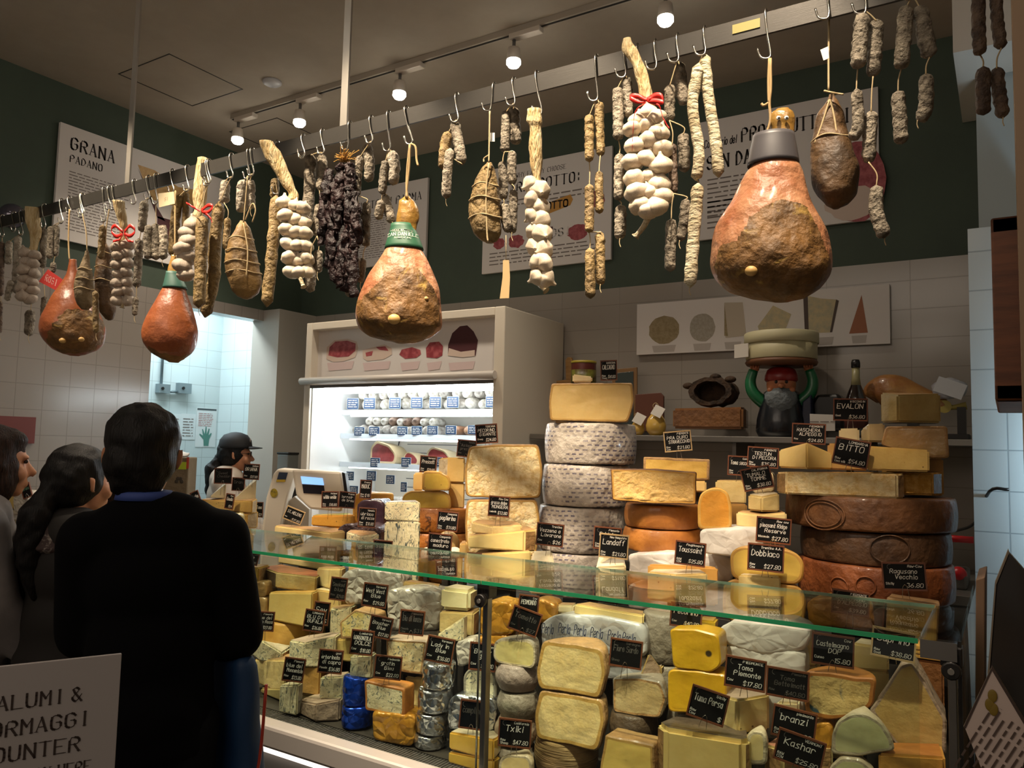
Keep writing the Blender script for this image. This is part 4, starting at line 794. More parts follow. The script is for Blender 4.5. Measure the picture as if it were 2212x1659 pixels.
wrap('gold paper parcel under the leaning blue block', [(804, 1538), (893, 1550), (890, 1622), (806, 1602)], 2.15, .11, M_GOLDF, .005)
foilcan('topmost silver foil drum under the sign on the silver foil', 948, 1437, 1494, 74, 2.17, M_SILVER)
foilcan('second silver foil drum from the top', 940, 1494, 1546, 76, 2.17, M_SILVER)
foilcan('third silver foil drum from the top', 934, 1546, 1594, 72, 2.17, M_SILVER)
foilcan('lowest silver foil drum', 928, 1594, 1642, 72, 2.17, M_SILVER)
slab('blue half wheel crossed by the pane divider', [(1000, 1460), (1012, 1444), (1060, 1442), (1071, 1455), (1071, 1512), (1000, 1506)], 2.24, .08, pasteM('e2dab4', 'blue'), RGB, RGB, f=.3, rnd=.015)
wrap('crumpled silver wrapped cheese behind the pane divider', [(968, 1520), (985, 1502), (1062, 1512), (1070, 1530), (1064, 1580), (968, 1576)], 2.2, .1, M_SILVER, .008)
prism('upper yellow slab at the foot of the pane divider', [(968, 1580, 1622, .0), (1066, 1597, 1640, .0), (1076, 1592, 1634, .05)], 2.13, .1, 'pp', pasteM('dfb44c', 'smooth', .4), RW, f=.2)
prism('lower yellow slab at the foot of the pane divider', [(966, 1623, 1668, .0), (1066, 1641, 1686, .0), (1076, 1636, 1680, .05)], 2.13, .1, 'pp', pasteM('dfb44c', 'smooth', .4), RW, f=.2)
# ================================================================== under the front glass, right section
wrap('gold paper parcel tied with string left of the PEDMONDO sign', [(1036, 1312), (1060, 1300), (1105, 1306), (1108, 1372), (1038, 1374)], 2.36, .11, M_GOLDF, .007)
wrap('lower gold paper parcel by the pane divider', [(1030, 1375), (1105, 1375), (1105, 1440), (1030, 1436)], 2.36, .1, M_GOLDF, .006)
wrap('gold paper parcel right of the PEDMONDO sign', [(1125, 1306), (1165, 1296), (1202, 1306), (1200, 1345), (1128, 1345)], 2.44, .09, M_GOLDF, .006)
prism('short pale slice on the silver printed wrapper', [(1196, 1306, 1324, 0), (1238, 1308, 1326, .01)], 2.47, .06, 'p', PW, RT, f=.2)
prism('long pale slice on the silver printed wrapper', [(1238, 1304, 1328, 0), (1391, 1329, 1351, .0)], 2.42, .07, 'p', pasteM('e6cf8e', 'smooth', .3), RT, f=.0)
PERLA = wrap('wheel in silver white wrapper printed with blue script', [(1168, 1346), (1200, 1328), (1300, 1332), (1385, 1350), (1396, 1372), (1394, 1420), (1280, 1416), (1168, 1400)], 2.40, .13, M_PERLA, .004, f=0)
wrap('lower wrapped wheel behind the large cut halves', [(1168, 1402), (1394, 1422), (1394, 1470), (1168, 1460)], 2.42, .12, M_PERLA, .004, f=0)
wheel('tall grey rinded wheel behind the yellow pepper cheeses', 1440, 1330, 1440, 112, 2.44, RG)
wheel('lower grey rinded wheel behind the yellow pepper cheeses', 1440, 1440, 1530, 112, 2.44, RG)
slab('cream coloured half wheel topping the grey rinded column', [(1066, 1388), (1078, 1378), (1145, 1380), (1158, 1394), (1158, 1430), (1152, 1446), (1072, 1434), (1064, 1420)], 2.22, .09, pasteM('ddcd8c', 'smooth', .3), RG, RW, f=.15, rnd=.015)
wheel('grey rinded wheel under the cream coloured half', 1117, 1442, 1502, 97, 2.20, rindM('9a8a80', '7c6a5e'), bulge=.012)
wheel('second grey rinded wheel under the cream coloured half', 1119, 1502, 1561, 94, 2.20, RG, bulge=.01)
wheel('third grey rinded wheel behind the low CALIFORNIA sign', 1114, 1561, 1622, 96, 2.20, RP, bulge=.012)
wheel('lowest grey rinded wheel of its column', 1114, 1622, 1662, 96, 2.20, RG, bulge=.01)
slab('little pale wheel under the low CALIFORNIA sign', [(1077, 1640), (1090, 1629), (1140, 1630), (1150, 1642), (1150, 1690), (1076, 1690)], 2.11, .06, PPAL, RW, RW, f=.2, rnd=.02)
slab('upper large cut half wheel in the middle of the right pane', [(1172, 1383), (1235, 1390), (1303, 1402), (1310, 1450), (1296, 1510), (1230, 1496), (1163, 1488), (1157, 1450)], 2.22, .12, P1, RT, EG, f=.0, rnd=.018, ring=.010)
slab('lower large cut half wheel in the middle of the right pane', [(1165, 1491), (1230, 1499), (1302, 1513), (1307, 1560), (1291, 1624), (1225, 1608), (1158, 1596), (1153, 1550)], 2.22, .12, P1, RT, EG, f=.0, rnd=.018, ring=.010)
wheel('tan ridged wheel under the two large cut halves', 1222, 1610, 1690, 140, 2.22, mat('basket_rind', 'b08c5c', .6, col2='8f6d42', sc=10, bump=.9, bsc=30, stretch=(.5, .5, 6)))
slab('pale yellow block at the bottom of the right pane', [(1307, 1588), (1412, 1611), (1414, 1692), (1292, 1675)], 2.12, .08, pasteM('e8c970', 'smooth', .3), RT, EG, f=.1, prof='B', rnd=.006)
slab('grey beige half wheel under the FIORE SARDO sign', [(1322, 1464), (1380, 1464), (1428, 1474), (1440, 1510), (1426, 1552), (1370, 1548), (1324, 1538)], 2.24, .11, pasteM('c2ab7c', ''), RG, RT, f=.1, rnd=.01)
wheel('dark grey wheel under the grey beige half wheel', 1368, 1550, 1618, 106, 2.22, RD)
wheel('lower dark grey wheel', 1368, 1618, 1672, 106, 2.22, RD)
prism('small rind covered triangle beside the FIORE SARDO sign', [(1383, 1455, 1463, 0), (1402, 1404, 1464, .02), (1429, 1440, 1462, .05)], 2.28, .05, 'rr', PG, RP, f=.2)
slab('mustard yellow pepper cheese, upper of the pair', [(1445, 1358), (1500, 1360), (1552, 1372), (1558, 1440), (1530, 1454), (1490, 1446), (1454, 1442)], 2.24, .1, PEP, PEP, PEP, f=.1, rnd=.014, prof='B')
slab('mustard yellow pepper cheese, lower of the pair', [(1442, 1446), (1500, 1448), (1570, 1458), (1566, 1545), (1500, 1540), (1443, 1536)], 2.24, .1, PEP, PEP, PEP, f=.1, rnd=.014, prof='B')
wheel('brown wheel under the mustard yellow pepper cheeses', 1500, 1545, 1625, 120, 2.27, RG)
prism('bright yellow offcut just under the glass edge', [(1500, 1338, 1360, 0), (1544, 1342, 1366, .02)], 2.40, .07, 'p', pasteM('e3bd2c', 'smooth', .4), RY, f=.2)
wrap('upper white paper parcel in the right section', [(1553, 1362), (1580, 1346), (1700, 1352), (1748, 1368), (1740, 1408), (1640, 1416), (1562, 1392)], 2.36, .15, M_PAPER, .009, f=.1)
wrap('lower white paper parcel in the right section', [(1565, 1420), (1575, 1394), (1640, 1412), (1738, 1410), (1740, 1490), (1650, 1490), (1570, 1480)], 2.36, .15, M_PAPER, .009, f=.1)
wrap('flattened white paper parcel deep in the right section', [(1585, 1492), (1735, 1494), (1735, 1600), (1590, 1600)], 2.36, .1, M_PAPER, .006, f=.1)
prism('beige square cheese under the TOMA PIEMONTE sign', [(1546, 1498, 1572, .05), (1594, 1512, 1580, 0), (1661, 1500, 1572, .07)], 2.20, .08, 'pp', PH, RP, RP, f=.2)
prism('hidden cheese under the beige square one', [(1560, 1582, 1650, .05), (1655, 1578, 1650, .06)], 2.23, .08, 'p', PH, RP, RP, f=.2)['label'] = 'lower beige cheese behind the dark crusted half wheel'
prism('great half wheel with dark crust under the TUMA PERSA sign', [(1417, 1560, 1690, .05), (1436, 1573, 1690, .0), (1606, 1600, 1716, .0), (1624, 1596, 1708, .04)], 2.12, .16, 'rpr', pasteM('dcc27c', 'smooth', .2), RT, rindM('5a4a3a', '3c3026', .5), f=.15, bev=.012, taper=.7)
slab('small rounded cheese right of the great dark crusted half', [(1613, 1586), (1625, 1577), (1650, 1580), (1658, 1600), (1655, 1652), (1615, 1650)], 2.17, .05, PPAL, RW, RW, f=.2, rnd=.012)
prism('grey rinded wedge between the rounded cheese and the BRANZI sign', [(1627, 1605, 1690, 0), (1682, 1625, 1690, .05)], 2.21, .05, 'r', RG, RG, f=.2)
prism('reddish mottled cheese behind the lowest VERMONT sign', [(1650, 1608, 1690, .03), (1690, 1618, 1690, .0), (1800, 1612, 1690, .05)], 2.19, .08, 'rr', PG, RT, rindM('c08a6a', 'a0503c', .4), f=.2)
prism('pale offcut behind the BRANZI sign', [(1676, 1516, 1570, 0), (1727, 1518, 1570, .02)], 2.30, .05, 'p', PW, RW, f=.2)
wrap('gold paper parcel behind the pale green dome', [(1757, 1566), (1798, 1558), (1800, 1620), (1757, 1620)], 2.24, .06, M_GOLDF, .004, f=.2)
slab('blue streaked crumbly cheese under the CASTELMAGNO DOP sign', [(1738, 1450), (1790, 1452), (1850, 1464), (1893, 1466), (1888, 1520), (1872, 1534), (1848, 1550), (1790, 1556), (1740, 1545)], 2.24, .11, mat('castel_paste', 'd6b976', .55, col2='c4a25e', sc=10, bump=.7, bsc=22, coat=.5, extra=veins('3f5a60', 11, .55, .62)), RO, RO, f=.15, rnd=.012, ring=.008)
prism('cheese carrying the blue streaked one', [(1745, 1558, 1640, 0), (1865, 1550, 1640, .04)], 2.28, .08, 'p', PG, RT, f=.2)
prism('film wrapped block at the back under the glass edge', [(1841, 1388, 1446, 0), (1921, 1400, 1452, .03)], 2.42, .08, 'p', pasteM('dfc888', 'smooth', .8), RW, f=.2)
prism('block below the film wrapped one at the back', [(1841, 1447, 1530, 0), (1921, 1453, 1530, .03)], 2.42, .08, 'p', PG, RT, f=.2)
prism('pale block left of the CASTELMAGNO DOP sign', [(1738, 1376, 1440, 0), (1764, 1380, 1440, .02)], 2.44, .07, 'p', PPAL, RW, f=.2)
prism('block under the pale one behind the parcels', [(1738, 1441, 1520, 0), (1768, 1441, 1520, .02)], 2.44, .07, 'p', PG, RW, f=.2)
for k in range(3):
    prism(['topmost thin golden slice in the far right corner', 'middle thin golden slice in the far right corner', 'bottom thin golden slice in the far right corner'][k], [(1968, 1394+9*k, 1402+9*k, 0), (2040, 1404+9*k, 1412+9*k, .0)], 2.42, .1, 'p', pasteM('d6a850', 'smooth', .4), RY, f=.1, bev=.002)
prism('large dark amber block in the far right corner', [(1965, 1422, 1580, 0), (2042, 1434, 1590, .0)], 2.42, .1, 'p', rindM('8f5c30', '74461f', .3), RB, f=.1)
slab('great triangular wedge standing at the right end', [(1878, 1536), (1946, 1436), (1968, 1428), (2044, 1555), (2044, 1632), (1936, 1612)], 2.24, .1, pasteM('c6a868', '', .25), RP, RP, f=.25, prof='B', rnd=.006)
slab('pale green dome shaped cut cheese', [(1796, 1628), (1797, 1590), (1810, 1556), (1838, 1540), (1870, 1539), (1905, 1560), (1928, 1595), (1934, 1620), (1860, 1634)], 2.13, .06, pasteM('d9d6a0', 'smooth', .4), RW, RW, f=.3, rnd=.01)
slab('second pale green dome below the first', [(1788, 1700), (1792, 1655), (1815, 1634), (1860, 1638), (1890, 1662), (1893, 1700)], 2.12, .06, pasteM('d9d6a0', 'smooth', .4), RW, RW, f=.3, rnd=.01)
prism('amber loaf at the bottom right corner of the case', [(1897, 1628, 1705, .0), (2044, 1636, 1712, .02)], 2.13, .1, 'p', pasteM('cf9a48', '', .3), RO, f=.1)
# pressed marks on the rind of the top and bottom brown wheels
def mark(o, px_, py_, rx, rz, Y):
    M = o.matrix_world; c = M.translation; p = PY(px_, py_, Y); a0 = math.atan2(p.y-c.y, p.x-c.x); r = max(math.hypot(v.co.x, v.co.y) for v in o.data.vertices)+.0005
    pts = []
    for i in range(33): t_ = 2*math.pi*i/32; a = a0+rx*math.cos(t_)/r; pts.append((r*math.cos(a), r*math.sin(a), p.z-c.z+rz*math.sin(t_)))
    MB().tube(pts, .0028, 6, caps=False).build('pressed_oval', o.data.materials[0], o)
for o in [c[0] for c in CHE]:
    if o['label'].startswith('top dark brown wheel'): mark(o, 1770, 1112, .075, .05, 2.8); mark(o, 1770, 1112, .062, .04, 2.8)
    if o['label'].startswith('middle dark wheel'): mark(o, 1925, 1188, .06, .045, 2.82)
    if o['label'].startswith('bottom reddish'): mark(o, 1810, 1268, .03, .03, 2.81); mark(o, 1870, 1266, .03, .03, 2.81)
# script printed on the silver white wrapper
b = MB()
for k, (x_, y_) in enumerate(((1186, 1372), (1222, 1372), (1256, 1376), (1292, 1382), (1330, 1388), (1362, 1394))):
    p = PY(x_, y_, 2.385); text(b, 'Perla', p.x-.03, p.z+.004, .032, .0026, slant=.3, maxw=.046, M=Matrix.Translation((0, 2.388, 0)) @ Matrix.Identity(4))
b.v = [tuple(PERLA.matrix_world.inverted() @ Vector(v)) for v in b.v]
b.build('printed_script', mat('blue_script', '4a5474', .5), PERLA)
# dark risers hold up whatever would otherwise hang over a gap
m_riser = mat('riser', '2a241d', .7)
def support(c):
    o, x0, x1, y0, y1, z0, z1 = c; cx, cy_ = (x0+x1)/2, (y0+y1)/2; best = DECK if cy_ < SY else STEP; dx, dy = (x1-x0)*.17, (y1-y0)*.15
    for q in CHE:
        if q is c: continue
        if min(cx+dx, q[2])-max(cx-dx, q[1]) > 0 and min(cy_+dy, q[4])-max(cy_-dy, q[3]) > 0:
            if q[6] < z0+.035: best = max(best, q[6])
            elif q[5] < z0-.01: best = z0
    return best
RIS = 0
for c in CHE:
    o, x0, x1, y0, y1, z0, z1 = c; s_ = support(c)
    if z0-s_ > .012:
        dx, dy = (x1-x0)*.16, (y1-y0)*.14; cx, cy_ = (x0+x1)/2, (y0+y1)/2
        if cy_ < SY and s_ < STEP and cy_+dy > SY-.006: dy = max(SY-.006-cy_, .01)
        if cy_ >= SY and cy_-dy < SY+.002: dy = max(cy_-SY-.002, .01)
        MB().box((-dx, -dy, 0), (dx, dy, z0-s_-.001)).build('riser', m_riser, COUNTER, Matrix.Translation((cx, cy_, s_+.0005))); RIS += 1
# ================================================================== price signs
m_sboard = mat('chalk_board', '090808', .6, spec=.2); m_sframe = mat('sign_frame', '6b3a20', .5); m_sframe2 = mat('pale_sign_frame', 'b99a6c', .5); m_chalk = mat('chalk', 'e9e4da', .7); m_chalk2 = mat('faint_chalk', '5d5853', .7); m_wire = mat('wire', 'b7b2aa', .25, metal=1)
GS = 'chalkboard price signs on the cheese'
def sign(key, lines, cx, cy, w, h, rot, Y, where, region='', bl='', price='', faint=False, f=.75, pale=False, clip=26, grp=GS, board=None, ink=None, thinframe=False, name='price_sign', lbl=None):
    fr = frame(cx, cy, Y, f); k = pxs(fr.p); W, H = w*k, h*k
    own = key in ('TUMALO TOMME', 'PLEASANT RIDGE RESERVE', 'EVALON', 'LANDAFF', 'TOUSSAINT', 'BOUCHER BLUE', 'TXIKI', 'KASHAR', 'PRESCOTT', 'WILDE WEIDE', 'ST. HELENS', 'BRIANA', 'WEST WEST BLUE', 'BAYLEY BLUE', 'LADY IN BLUE', 'GRATIN BLEU', 'MADUC', 'SEY', 'DELICIA', 'TERROIR', 'BLUE DEL FUN ROSA', 'PEDMONDO', 'MAPLE')
    if lbl is None and own: lbl = 'black price sign '+('headed %s ' % region.upper() if region else '')+where
    if lbl is None: lbl = ('faint ' if faint else '')+('black price sign reading %s %s' % (key, where))
    t = thing(name, lbl, 'sign', fr.M @ Matrix.Rotation(R(-rot), 4, 'Y'), grp)
    fw_ = .004 if not thinframe else .0022
    MB().box((-W/2, 0, -H/2), (W/2, .003, H/2)).build('board', board or m_sboard, t)
    b = MB(); b.box((-W/2-fw_, -.002, H/2-.001), (W/2+fw_, .004, H/2+fw_)); b.box((-W/2-fw_, -.002, -H/2-fw_), (W/2+fw_, .004, -H/2+.001)); b.box((-W/2-fw_, -.002, -H/2), (-W/2, .004, H/2)); b.box((W/2, -.002, -H/2), (W/2+fw_, .004, H/2)); b.build('frame', m_sframe2 if pale else m_sframe, t)
    b = MB(); n = len(lines); hs = min(H*.2, H*.5/n*.66); z = H*(.12 if n == 2 else .10)
    for i, l in enumerate(lines): text(b, l, (i % 2)*W*.06-.0, z-hs*(i*1.35)-(hs*.2 if n == 1 else 0), hs*(1.15 if n == 1 else 1), hs*.13, 'c', slant=.1, jit=.12, maxw=W*.84)
    if region: text(b, region, W*.46, H*.36, H*.09, H*.016, 'r', slant=.1, jit=.1, maxw=W*.62)
    for i, l in enumerate(bl.split('/') if bl else []): text(b, l, -W*.46, -H*.33-i*H*.12, H*.085, H*.015, 'l', jit=.1, maxw=W*.34)
    if price: text(b, price, W*.46, -H*.42, H*.15, H*.02, 'r', slant=.15, jit=.1, maxw=W*.5)
    b.build('lettering', ink or (m_chalk2 if faint else m_chalk), t)
    b = MB(); r_ = H*.1; b.tube([(-W*.33+r_*math.cos(a), -.0006, H*.37+r_*math.sin(a)) for a in [R(q) for q in range(70, 290, 20)]], .0006, 4); b.build('printed_arc', m_chalk2, t)
    if clip:
        c = clip*k; b = MB(); zb = -H/2
        b.tube(catm([(-.010, 0, zb-c), (-.006, -.002, zb+.004), (0, -.005, zb+.013), (.006, -.002, zb+.004), (.010, 0, zb-c)], 14), .0009, 6)
        b.build('wire_clip', m_wire, t)
    return t
S = sign
S('a cheddar name', ['Sweet', 'Cheddar'], 482, 1028, 34, 31, 0, 2.90, '', faint=True, lbl='faint black price sign on the slim pale wedge left of the scale')
S('BRIANA', ['BRIANA'], 543, 1019, 31, 31, -2, 2.92, 'above the larger pale wedge left of the scale', 'Indiana', 'Raw', '$27.80', clip=18)
S('half hidden', ['Gran'], 515, 1046, 24, 26, -2, 3.0, '', faint=True, lbl='half hidden black sign between the two pale wedges')
S('slanted', ['Fontina'], 424, 1078, 17, 32, 24, 2.86, '', '', '', '$19', lbl='strongly slanted black sign beside the shoulder of the man in black', f=.4)
S('narrow', ['Gouda'], 496, 1083, 17, 30, -7, 2.86, '', 'Raw', '', '$24', lbl='narrow black sign leaning on the golden block with holes', f=.4, clip=8)
S('dim', ['Toma'], 560, 1101, 14, 30, 0, 3.02, '', '', '', '$21', lbl='dim black sign tucked beside the scale foot', f=.6)
S('ST. HELENS', ['ST. HELENS'], 635, 1113, 38, 26, -21, 2.70, 'tilted on the long pale loaf', '', 'Raw', '$17.80', pale=True, clip=10)
S('WILDE WEIDE', ['wilde weide'], 713, 1079, 33, 32, 1, 2.84, 'on the orange block', 'Holland', 'Raw/Cow', '$18.80')
S('TERROIR', ['terroir', 'de brou'], 750, 1080, 32, 32, -4, 2.83, 'next to the HOLLAND sign', 'France', '', '', clip=30)
S('MADUC', ['MADUC'], 790, 1057, 22, 37, -2, 2.86, 'above the black topped cheese', 'France', 'Raw/Cow', '$18')
S('UBRIACO DI ROSSE', ['ubriaco', 'di rosse'], 793, 1118, 34, 38, -3, 2.70, 'in front of the dark crusted cheese', 'Veneto', 'Raw/Cow', '$30.80', clip=12)
S('DELICIA', ["'S Delicia"], 826, 1186, 38, 34, -4, 2.585, 'low before the blue column', '', 'Cow', '$22', clip=20)
S('PRESCOTT', ['Prescott'], 925, 1003, 33, 33, -3, 2.99, 'above the rounded yellow pieces', 'Vermont', 'Raw/Cow', '$29.80', clip=12)
S('ASIAGO PRESSATO', ['Asiago', 'pressato'], 1008, 969, 38, 34, -4, 3.09, 'behind the huge crumbly block', 'Veneto', 'Raw', '', faint=True, clip=14)
S('PECORINO GIGANTE', ['PECORINO', 'GIGANTE'], 1051, 937, 44, 38, 5, 2.86, 'on the huge crumbly block', 'TOSCANA', 'Sheep', '$24.80', clip=8)
S('PAGLIERINO', ['paglierino'], 967, 1126, 42, 38, -4, 2.70, 'before the stamped orange wheels', 'Campania', 'Raw/Cow', '$31.80', clip=30)
S('CANESTRATO MADURO', ['canestrato', 'maduro'], 950, 1177, 48, 44, -4, 2.60, 'among the small round cheeses', 'Campania', 'Cow/Sheep', '$33.80')
S('low', ['Gran Cru'], 1024, 1206, 28, 20, -3, 2.565, '', '', '', '', lbl='small black sign peeping out under the yellow slices', clip=6)
S('MONGERA', ['grasso dalpe', 'MONGERA'], 1078, 1094, 42, 40, -3, 2.63, 'above the brown topped wedge', 'Raw Cow', 'Lombardia', '$32.80', clip=22)
S('VEZZENA A LAVARONE', ['Vezzena a', 'Lavarone'], 1188, 1155, 55, 44, -4, 2.62, 'before the net wrapped wheels', 'Trentino', 'Cow', '$26', clip=24)
S('CALCAGNO', ['CALCAGNO'], 1315, 800, 32, 40, 2, 3.02, 'on top of the tallest stack', 'SARDEGNA', 'Raw/Sheep', '$41.80', clip=10)
S('ROBIOLA', ['Robiola', 'antica'], 1312, 1163, 55, 44, -3, 2.66, 'half hidden by the NEW HAMPSHIRE sign', 'Piemonte', 'Cow/Goat', '', clip=40)
S('LANDAFF', ['Landaff'], 1326, 1180, 58, 47, -3, 2.60, 'on the bright pale cut', 'New Hampshire', 'Raw/Cow', '$21.80', pale=True, clip=22)
S('PRA DURO STRAVECCHIO', ['PRA DURO', 'STRAVECCHIO'], 1464, 953, 54, 40, 6, 3.06, 'above the rear golden half wheel', 'PIEMONTE', 'Raw/Cow', '$21.80', pale=True, clip=20)
S('TOMA SECCA', ['Toma secca'], 1597, 1006, 44, 38, -2, 3.0, 'behind the TESTUN sign', 'Cuneo', 'Raw/Cow', '', clip=16)
S('TESTUN DI PECORA', ['TESTUN', 'DI PECORA'], 1648, 988, 60, 40, -3, 2.94, 'left of the pointed wedge', 'PIEMONTE', 'Raw/Sheep', '$35.80', clip=14)
S('TUMALO TOMME', ['TUMALO', 'TOMME'], 1635, 1033, 58, 44, 13, 2.82, 'tilted on the greyish cube', 'CALIFORNIA', 'Raw/Goat', '$38.80', clip=18)
S('RASCHERA ALPEGGIO', ['RASCHERA', 'ALPEGGIO'], 1747, 937, 64, 40, -2, 2.94, 'above the pointed wedge', 'PIEDMONTE', 'Raw', '$24.80', clip=8)
S('EVALON', ['EVALON'], 1837, 885, 64, 44, -1, 3.02, 'by the wine bottle', 'WISCONSIN', 'Goat', '$36.80', clip=20)
S('BITTO', ['BITTO'], 1839, 978, 66, 54, -10, 2.80, 'on the right hand stack', 'LOMBARDIA', 'Raw/Cows milk', '$54.80', clip=16)
S('PLEASANT RIDGE RESERVE', ['pleasant Ridge', 'Reserve'], 1671, 1146, 67, 50, -3, 2.69, 'above the DOBBIACO sign', 'Raw cow', 'Wisconsin', '$27.80', clip=24)
S('DOBBIACO', ['Dobbiaco'], 1654, 1205, 70, 53, -2, 2.58, 'on the square pale cut', 'Trentino A.A.', 'Raw/Cow', '$27.80', clip=14)
S('TOUSSAINT', ['Toussaint'], 1491, 1196, 60, 46, -4, 2.60, 'on the creamy wedge', 'Poughkeepsie', 'RAW/COW', '$25.80', clip=20)
S('RAGUSANO VECCHIO', ['Ragusano', 'Vecchio'], 1953, 1245, 80, 54, 4, 2.60, 'before the brown wheels at the right', 'Raw-Cow', 'Sicily', '36.80', clip=24)
S('CASTELMAGNO D ALPEGGIO', ['CASTELMAGNO', "D'ALPEGGIO"], 1837, 1302, 70, 46, -3, 2.57, 'low before the brown wheels', 'PIEDMONTE', 'Cow', '$39.80', clip=30)
# under the glass
S('MAPLE', ['Maple'], 541, 1206, 31, 22, -12, 2.36, 'at the left end under the glass', '', 'Raw', '$21.80', clip=8)
S('SWISS', ['Smoked', 'blue'], 731, 1272, 32, 45, -6, 2.36, '', 'Cow', 'Raw', '$29.80', faint=True, lbl='faint black sign above the blue prism with brown top', clip=12)
S('WEST WEST BLUE', ['West West', 'Blue'], 810, 1286, 49, 46, -6, 2.30, 'before the plastic wrapped parcel', 'Vermont', 'Raw', '$29.80', clip=24)
S('SEY', ['Sey'], 694, 1325, 30, 45, -6, 2.30, 'behind the BLU DI BUFALA sign', '', '', '.85', clip=20)
S('BLU DI BUFALA', ['BLU DI', 'BUFALA'], 679, 1341, 40, 42, -8, 2.24, 'on the broad pale blue half', 'LOMBARDIA', 'Raw', '$26.80', clip=14)
S('BLUE DEL FUN ROSA', ['Blue del', 'Fun Rosa'], 571, 1342, 38, 38, -3, 2.22, 'next to the elbow of the man', 'Piemonte', '', '$27.80', clip=24)
S('BOUCHER BLUE', ['Boucher', 'Blue'], 822, 1355, 45, 42, -10, 2.22, 'on the pointed yellow wedge of blue', 'Vermont', 'Raw/Cow', '$27.80', clip=10)
S('BLU DI LANZO', ['blu di lanzo'], 890, 1345, 49, 48, -4, 2.22, '', 'Piemonte', 'Piemonte/Cow', '$31', faint=True, lbl='faint black sign on the cut blue block before the grey parcel', clip=12)
S('GORGONZOLA', ['GORGONZOLA', 'DOLCE'], 782, 1388, 45, 48, -5, 2.17, 'on the small blue piece', 'Lombardia', 'Cow', '$18.80', clip=8)
S('LADY IN BLUE', ['Lady in', 'Blue'], 950, 1404, 55, 50, -9, 2.16, 'on the silver foil drums', 'Vermont', 'Cow', '$38.80', clip=12)
S('ERBORINATO DI CAPRA', ['erborinato', 'di capra'], 714, 1429, 48, 46, -4, 2.19, 'on the veined wedge', 'goat', 'Piemonte', '$36.80', clip=14)
S('BLUE DEL MONCENISIO', ['blue del', 'Moncenisio'], 635, 1447, 41, 46, -7, 2.13, 'on the little veined column', 'Piemont', 'Raw', '$23.80', clip=14)
S('GRATIN BLEU', ['gratin', 'Bleu'], 838, 1442, 54, 45, -4, 2.15, 'on the leaning blue block', 'Piedmonte', 'Cow', '$22.80', clip=14)
S('COMPLICE', ['complice'], 1020, 1544, 50, 56, -4, 2.14, '', '', '', '', faint=True, lbl='faint black sign before the crumpled silver wrapped cheese', clip=20)
S('BAYLEY BLUE', ['Bayley', 'Blue'], 1043, 1419, 54, 54, -3, 2.22, 'behind the pane divider', 'Vermont', 'Cow', '$34.80', clip=16)
S('PEDMONDO', ['PEDMONDO'], 1142, 1308, 39, 40, -3, 2.38, 'before the gold paper parcel', 'Cow', '', '', clip=30)
S('tilted', ['Tomette'], 1134, 1342, 60, 47, -17, 2.22, '', '', 'Cow', '$27', faint=True, lbl='strongly tilted dark sign on the cream coloured half wheel', clip=22)
S('FIORE SARDO', ['Fiore Sardo'], 1352, 1412, 64, 54, -4, 2.22, '', 'Sardegna', 'Sheep', '', faint=True, lbl='faint black sign reading FIORE SARDO on the grey beige half wheel', clip=26)
S('TXIKI', ['Txiki'], 1112, 1584, 66, 54, -2, 2.11, 'before the grey rinded column', 'California', 'Raw/Sheep', '$47.80', clip=20)
S('hanging low', ['Pecorino'], 1482, 1330, 62, 46, -4, 2.30, '', 'Toscana', 'Cow', '$40.80', lbl='black sign half covered by the glass edge above the pepper cheeses', clip=12)
S('TOMA PIEMONTE', ['Toma', 'Piemonte'], 1610, 1455, 79, 60, -4, 2.18, 'on the beige square cheese', 'PIEDMONTE', 'Cow', '$17.80', clip=20)
S('TOMA BETTELMATT', ['Toma', 'Bettelmatt'], 1701, 1477, 81, 56, -3, 2.20, '', 'Piemonte', 'Raw', '$40.80', faint=True, lbl='faint black sign reading TOMA BETTELMATT before the flattened paper parcel', clip=16)
S('TUMA PERSA', ['Tuma Persa'], 1529, 1524, 74, 62, -13, 2.12, 'on the great dark crusted half', 'Sicily', 'Raw/Cow', '$', clip=20)
S('BRANZI', ['branzi'], 1715, 1565, 83, 60, -7, 2.16, 'above the lowest VERMONT sign', 'piedmonte', 'Raw/Cow', '$16.80', clip=20)
S('KASHAR', ['Kashar'], 1727, 1622, 92, 62, -12, 2.11, 'lowest at the right', 'VERMONT', 'RAW/COW', '$25.80', clip=20)
S('CASTELMAGNO DOP', ['Castelmagno', 'DOP'], 1799, 1405, 79, 60, -2, 2.24, 'on the blue streaked cheese', 'Cow', 'Cuneo', '15.80', clip=16)
S('RAW GOAT', ['Caprino'], 1930, 1392, 80, 56, -5, 2.20, 'above the great triangular wedge', '', 'Raw/Goat', '$38.80', clip=12, pale=True)
S('left counter', ['Grana'], 57, 1060, 20, 28, 22, 1.82, '', '', '', '', lbl='small dark sign on the left counter behind the woman in grey', clip=20, f=.3, ink=mat('green_chalk', '6f9a7a', .7))
S('neck', ['Grana'], 366, 1073, 18, 20, 8, 2.9, '', '', '', '', lbl='small pale framed sign by the neck of the man in black', clip=16, f=.5, pale=True)
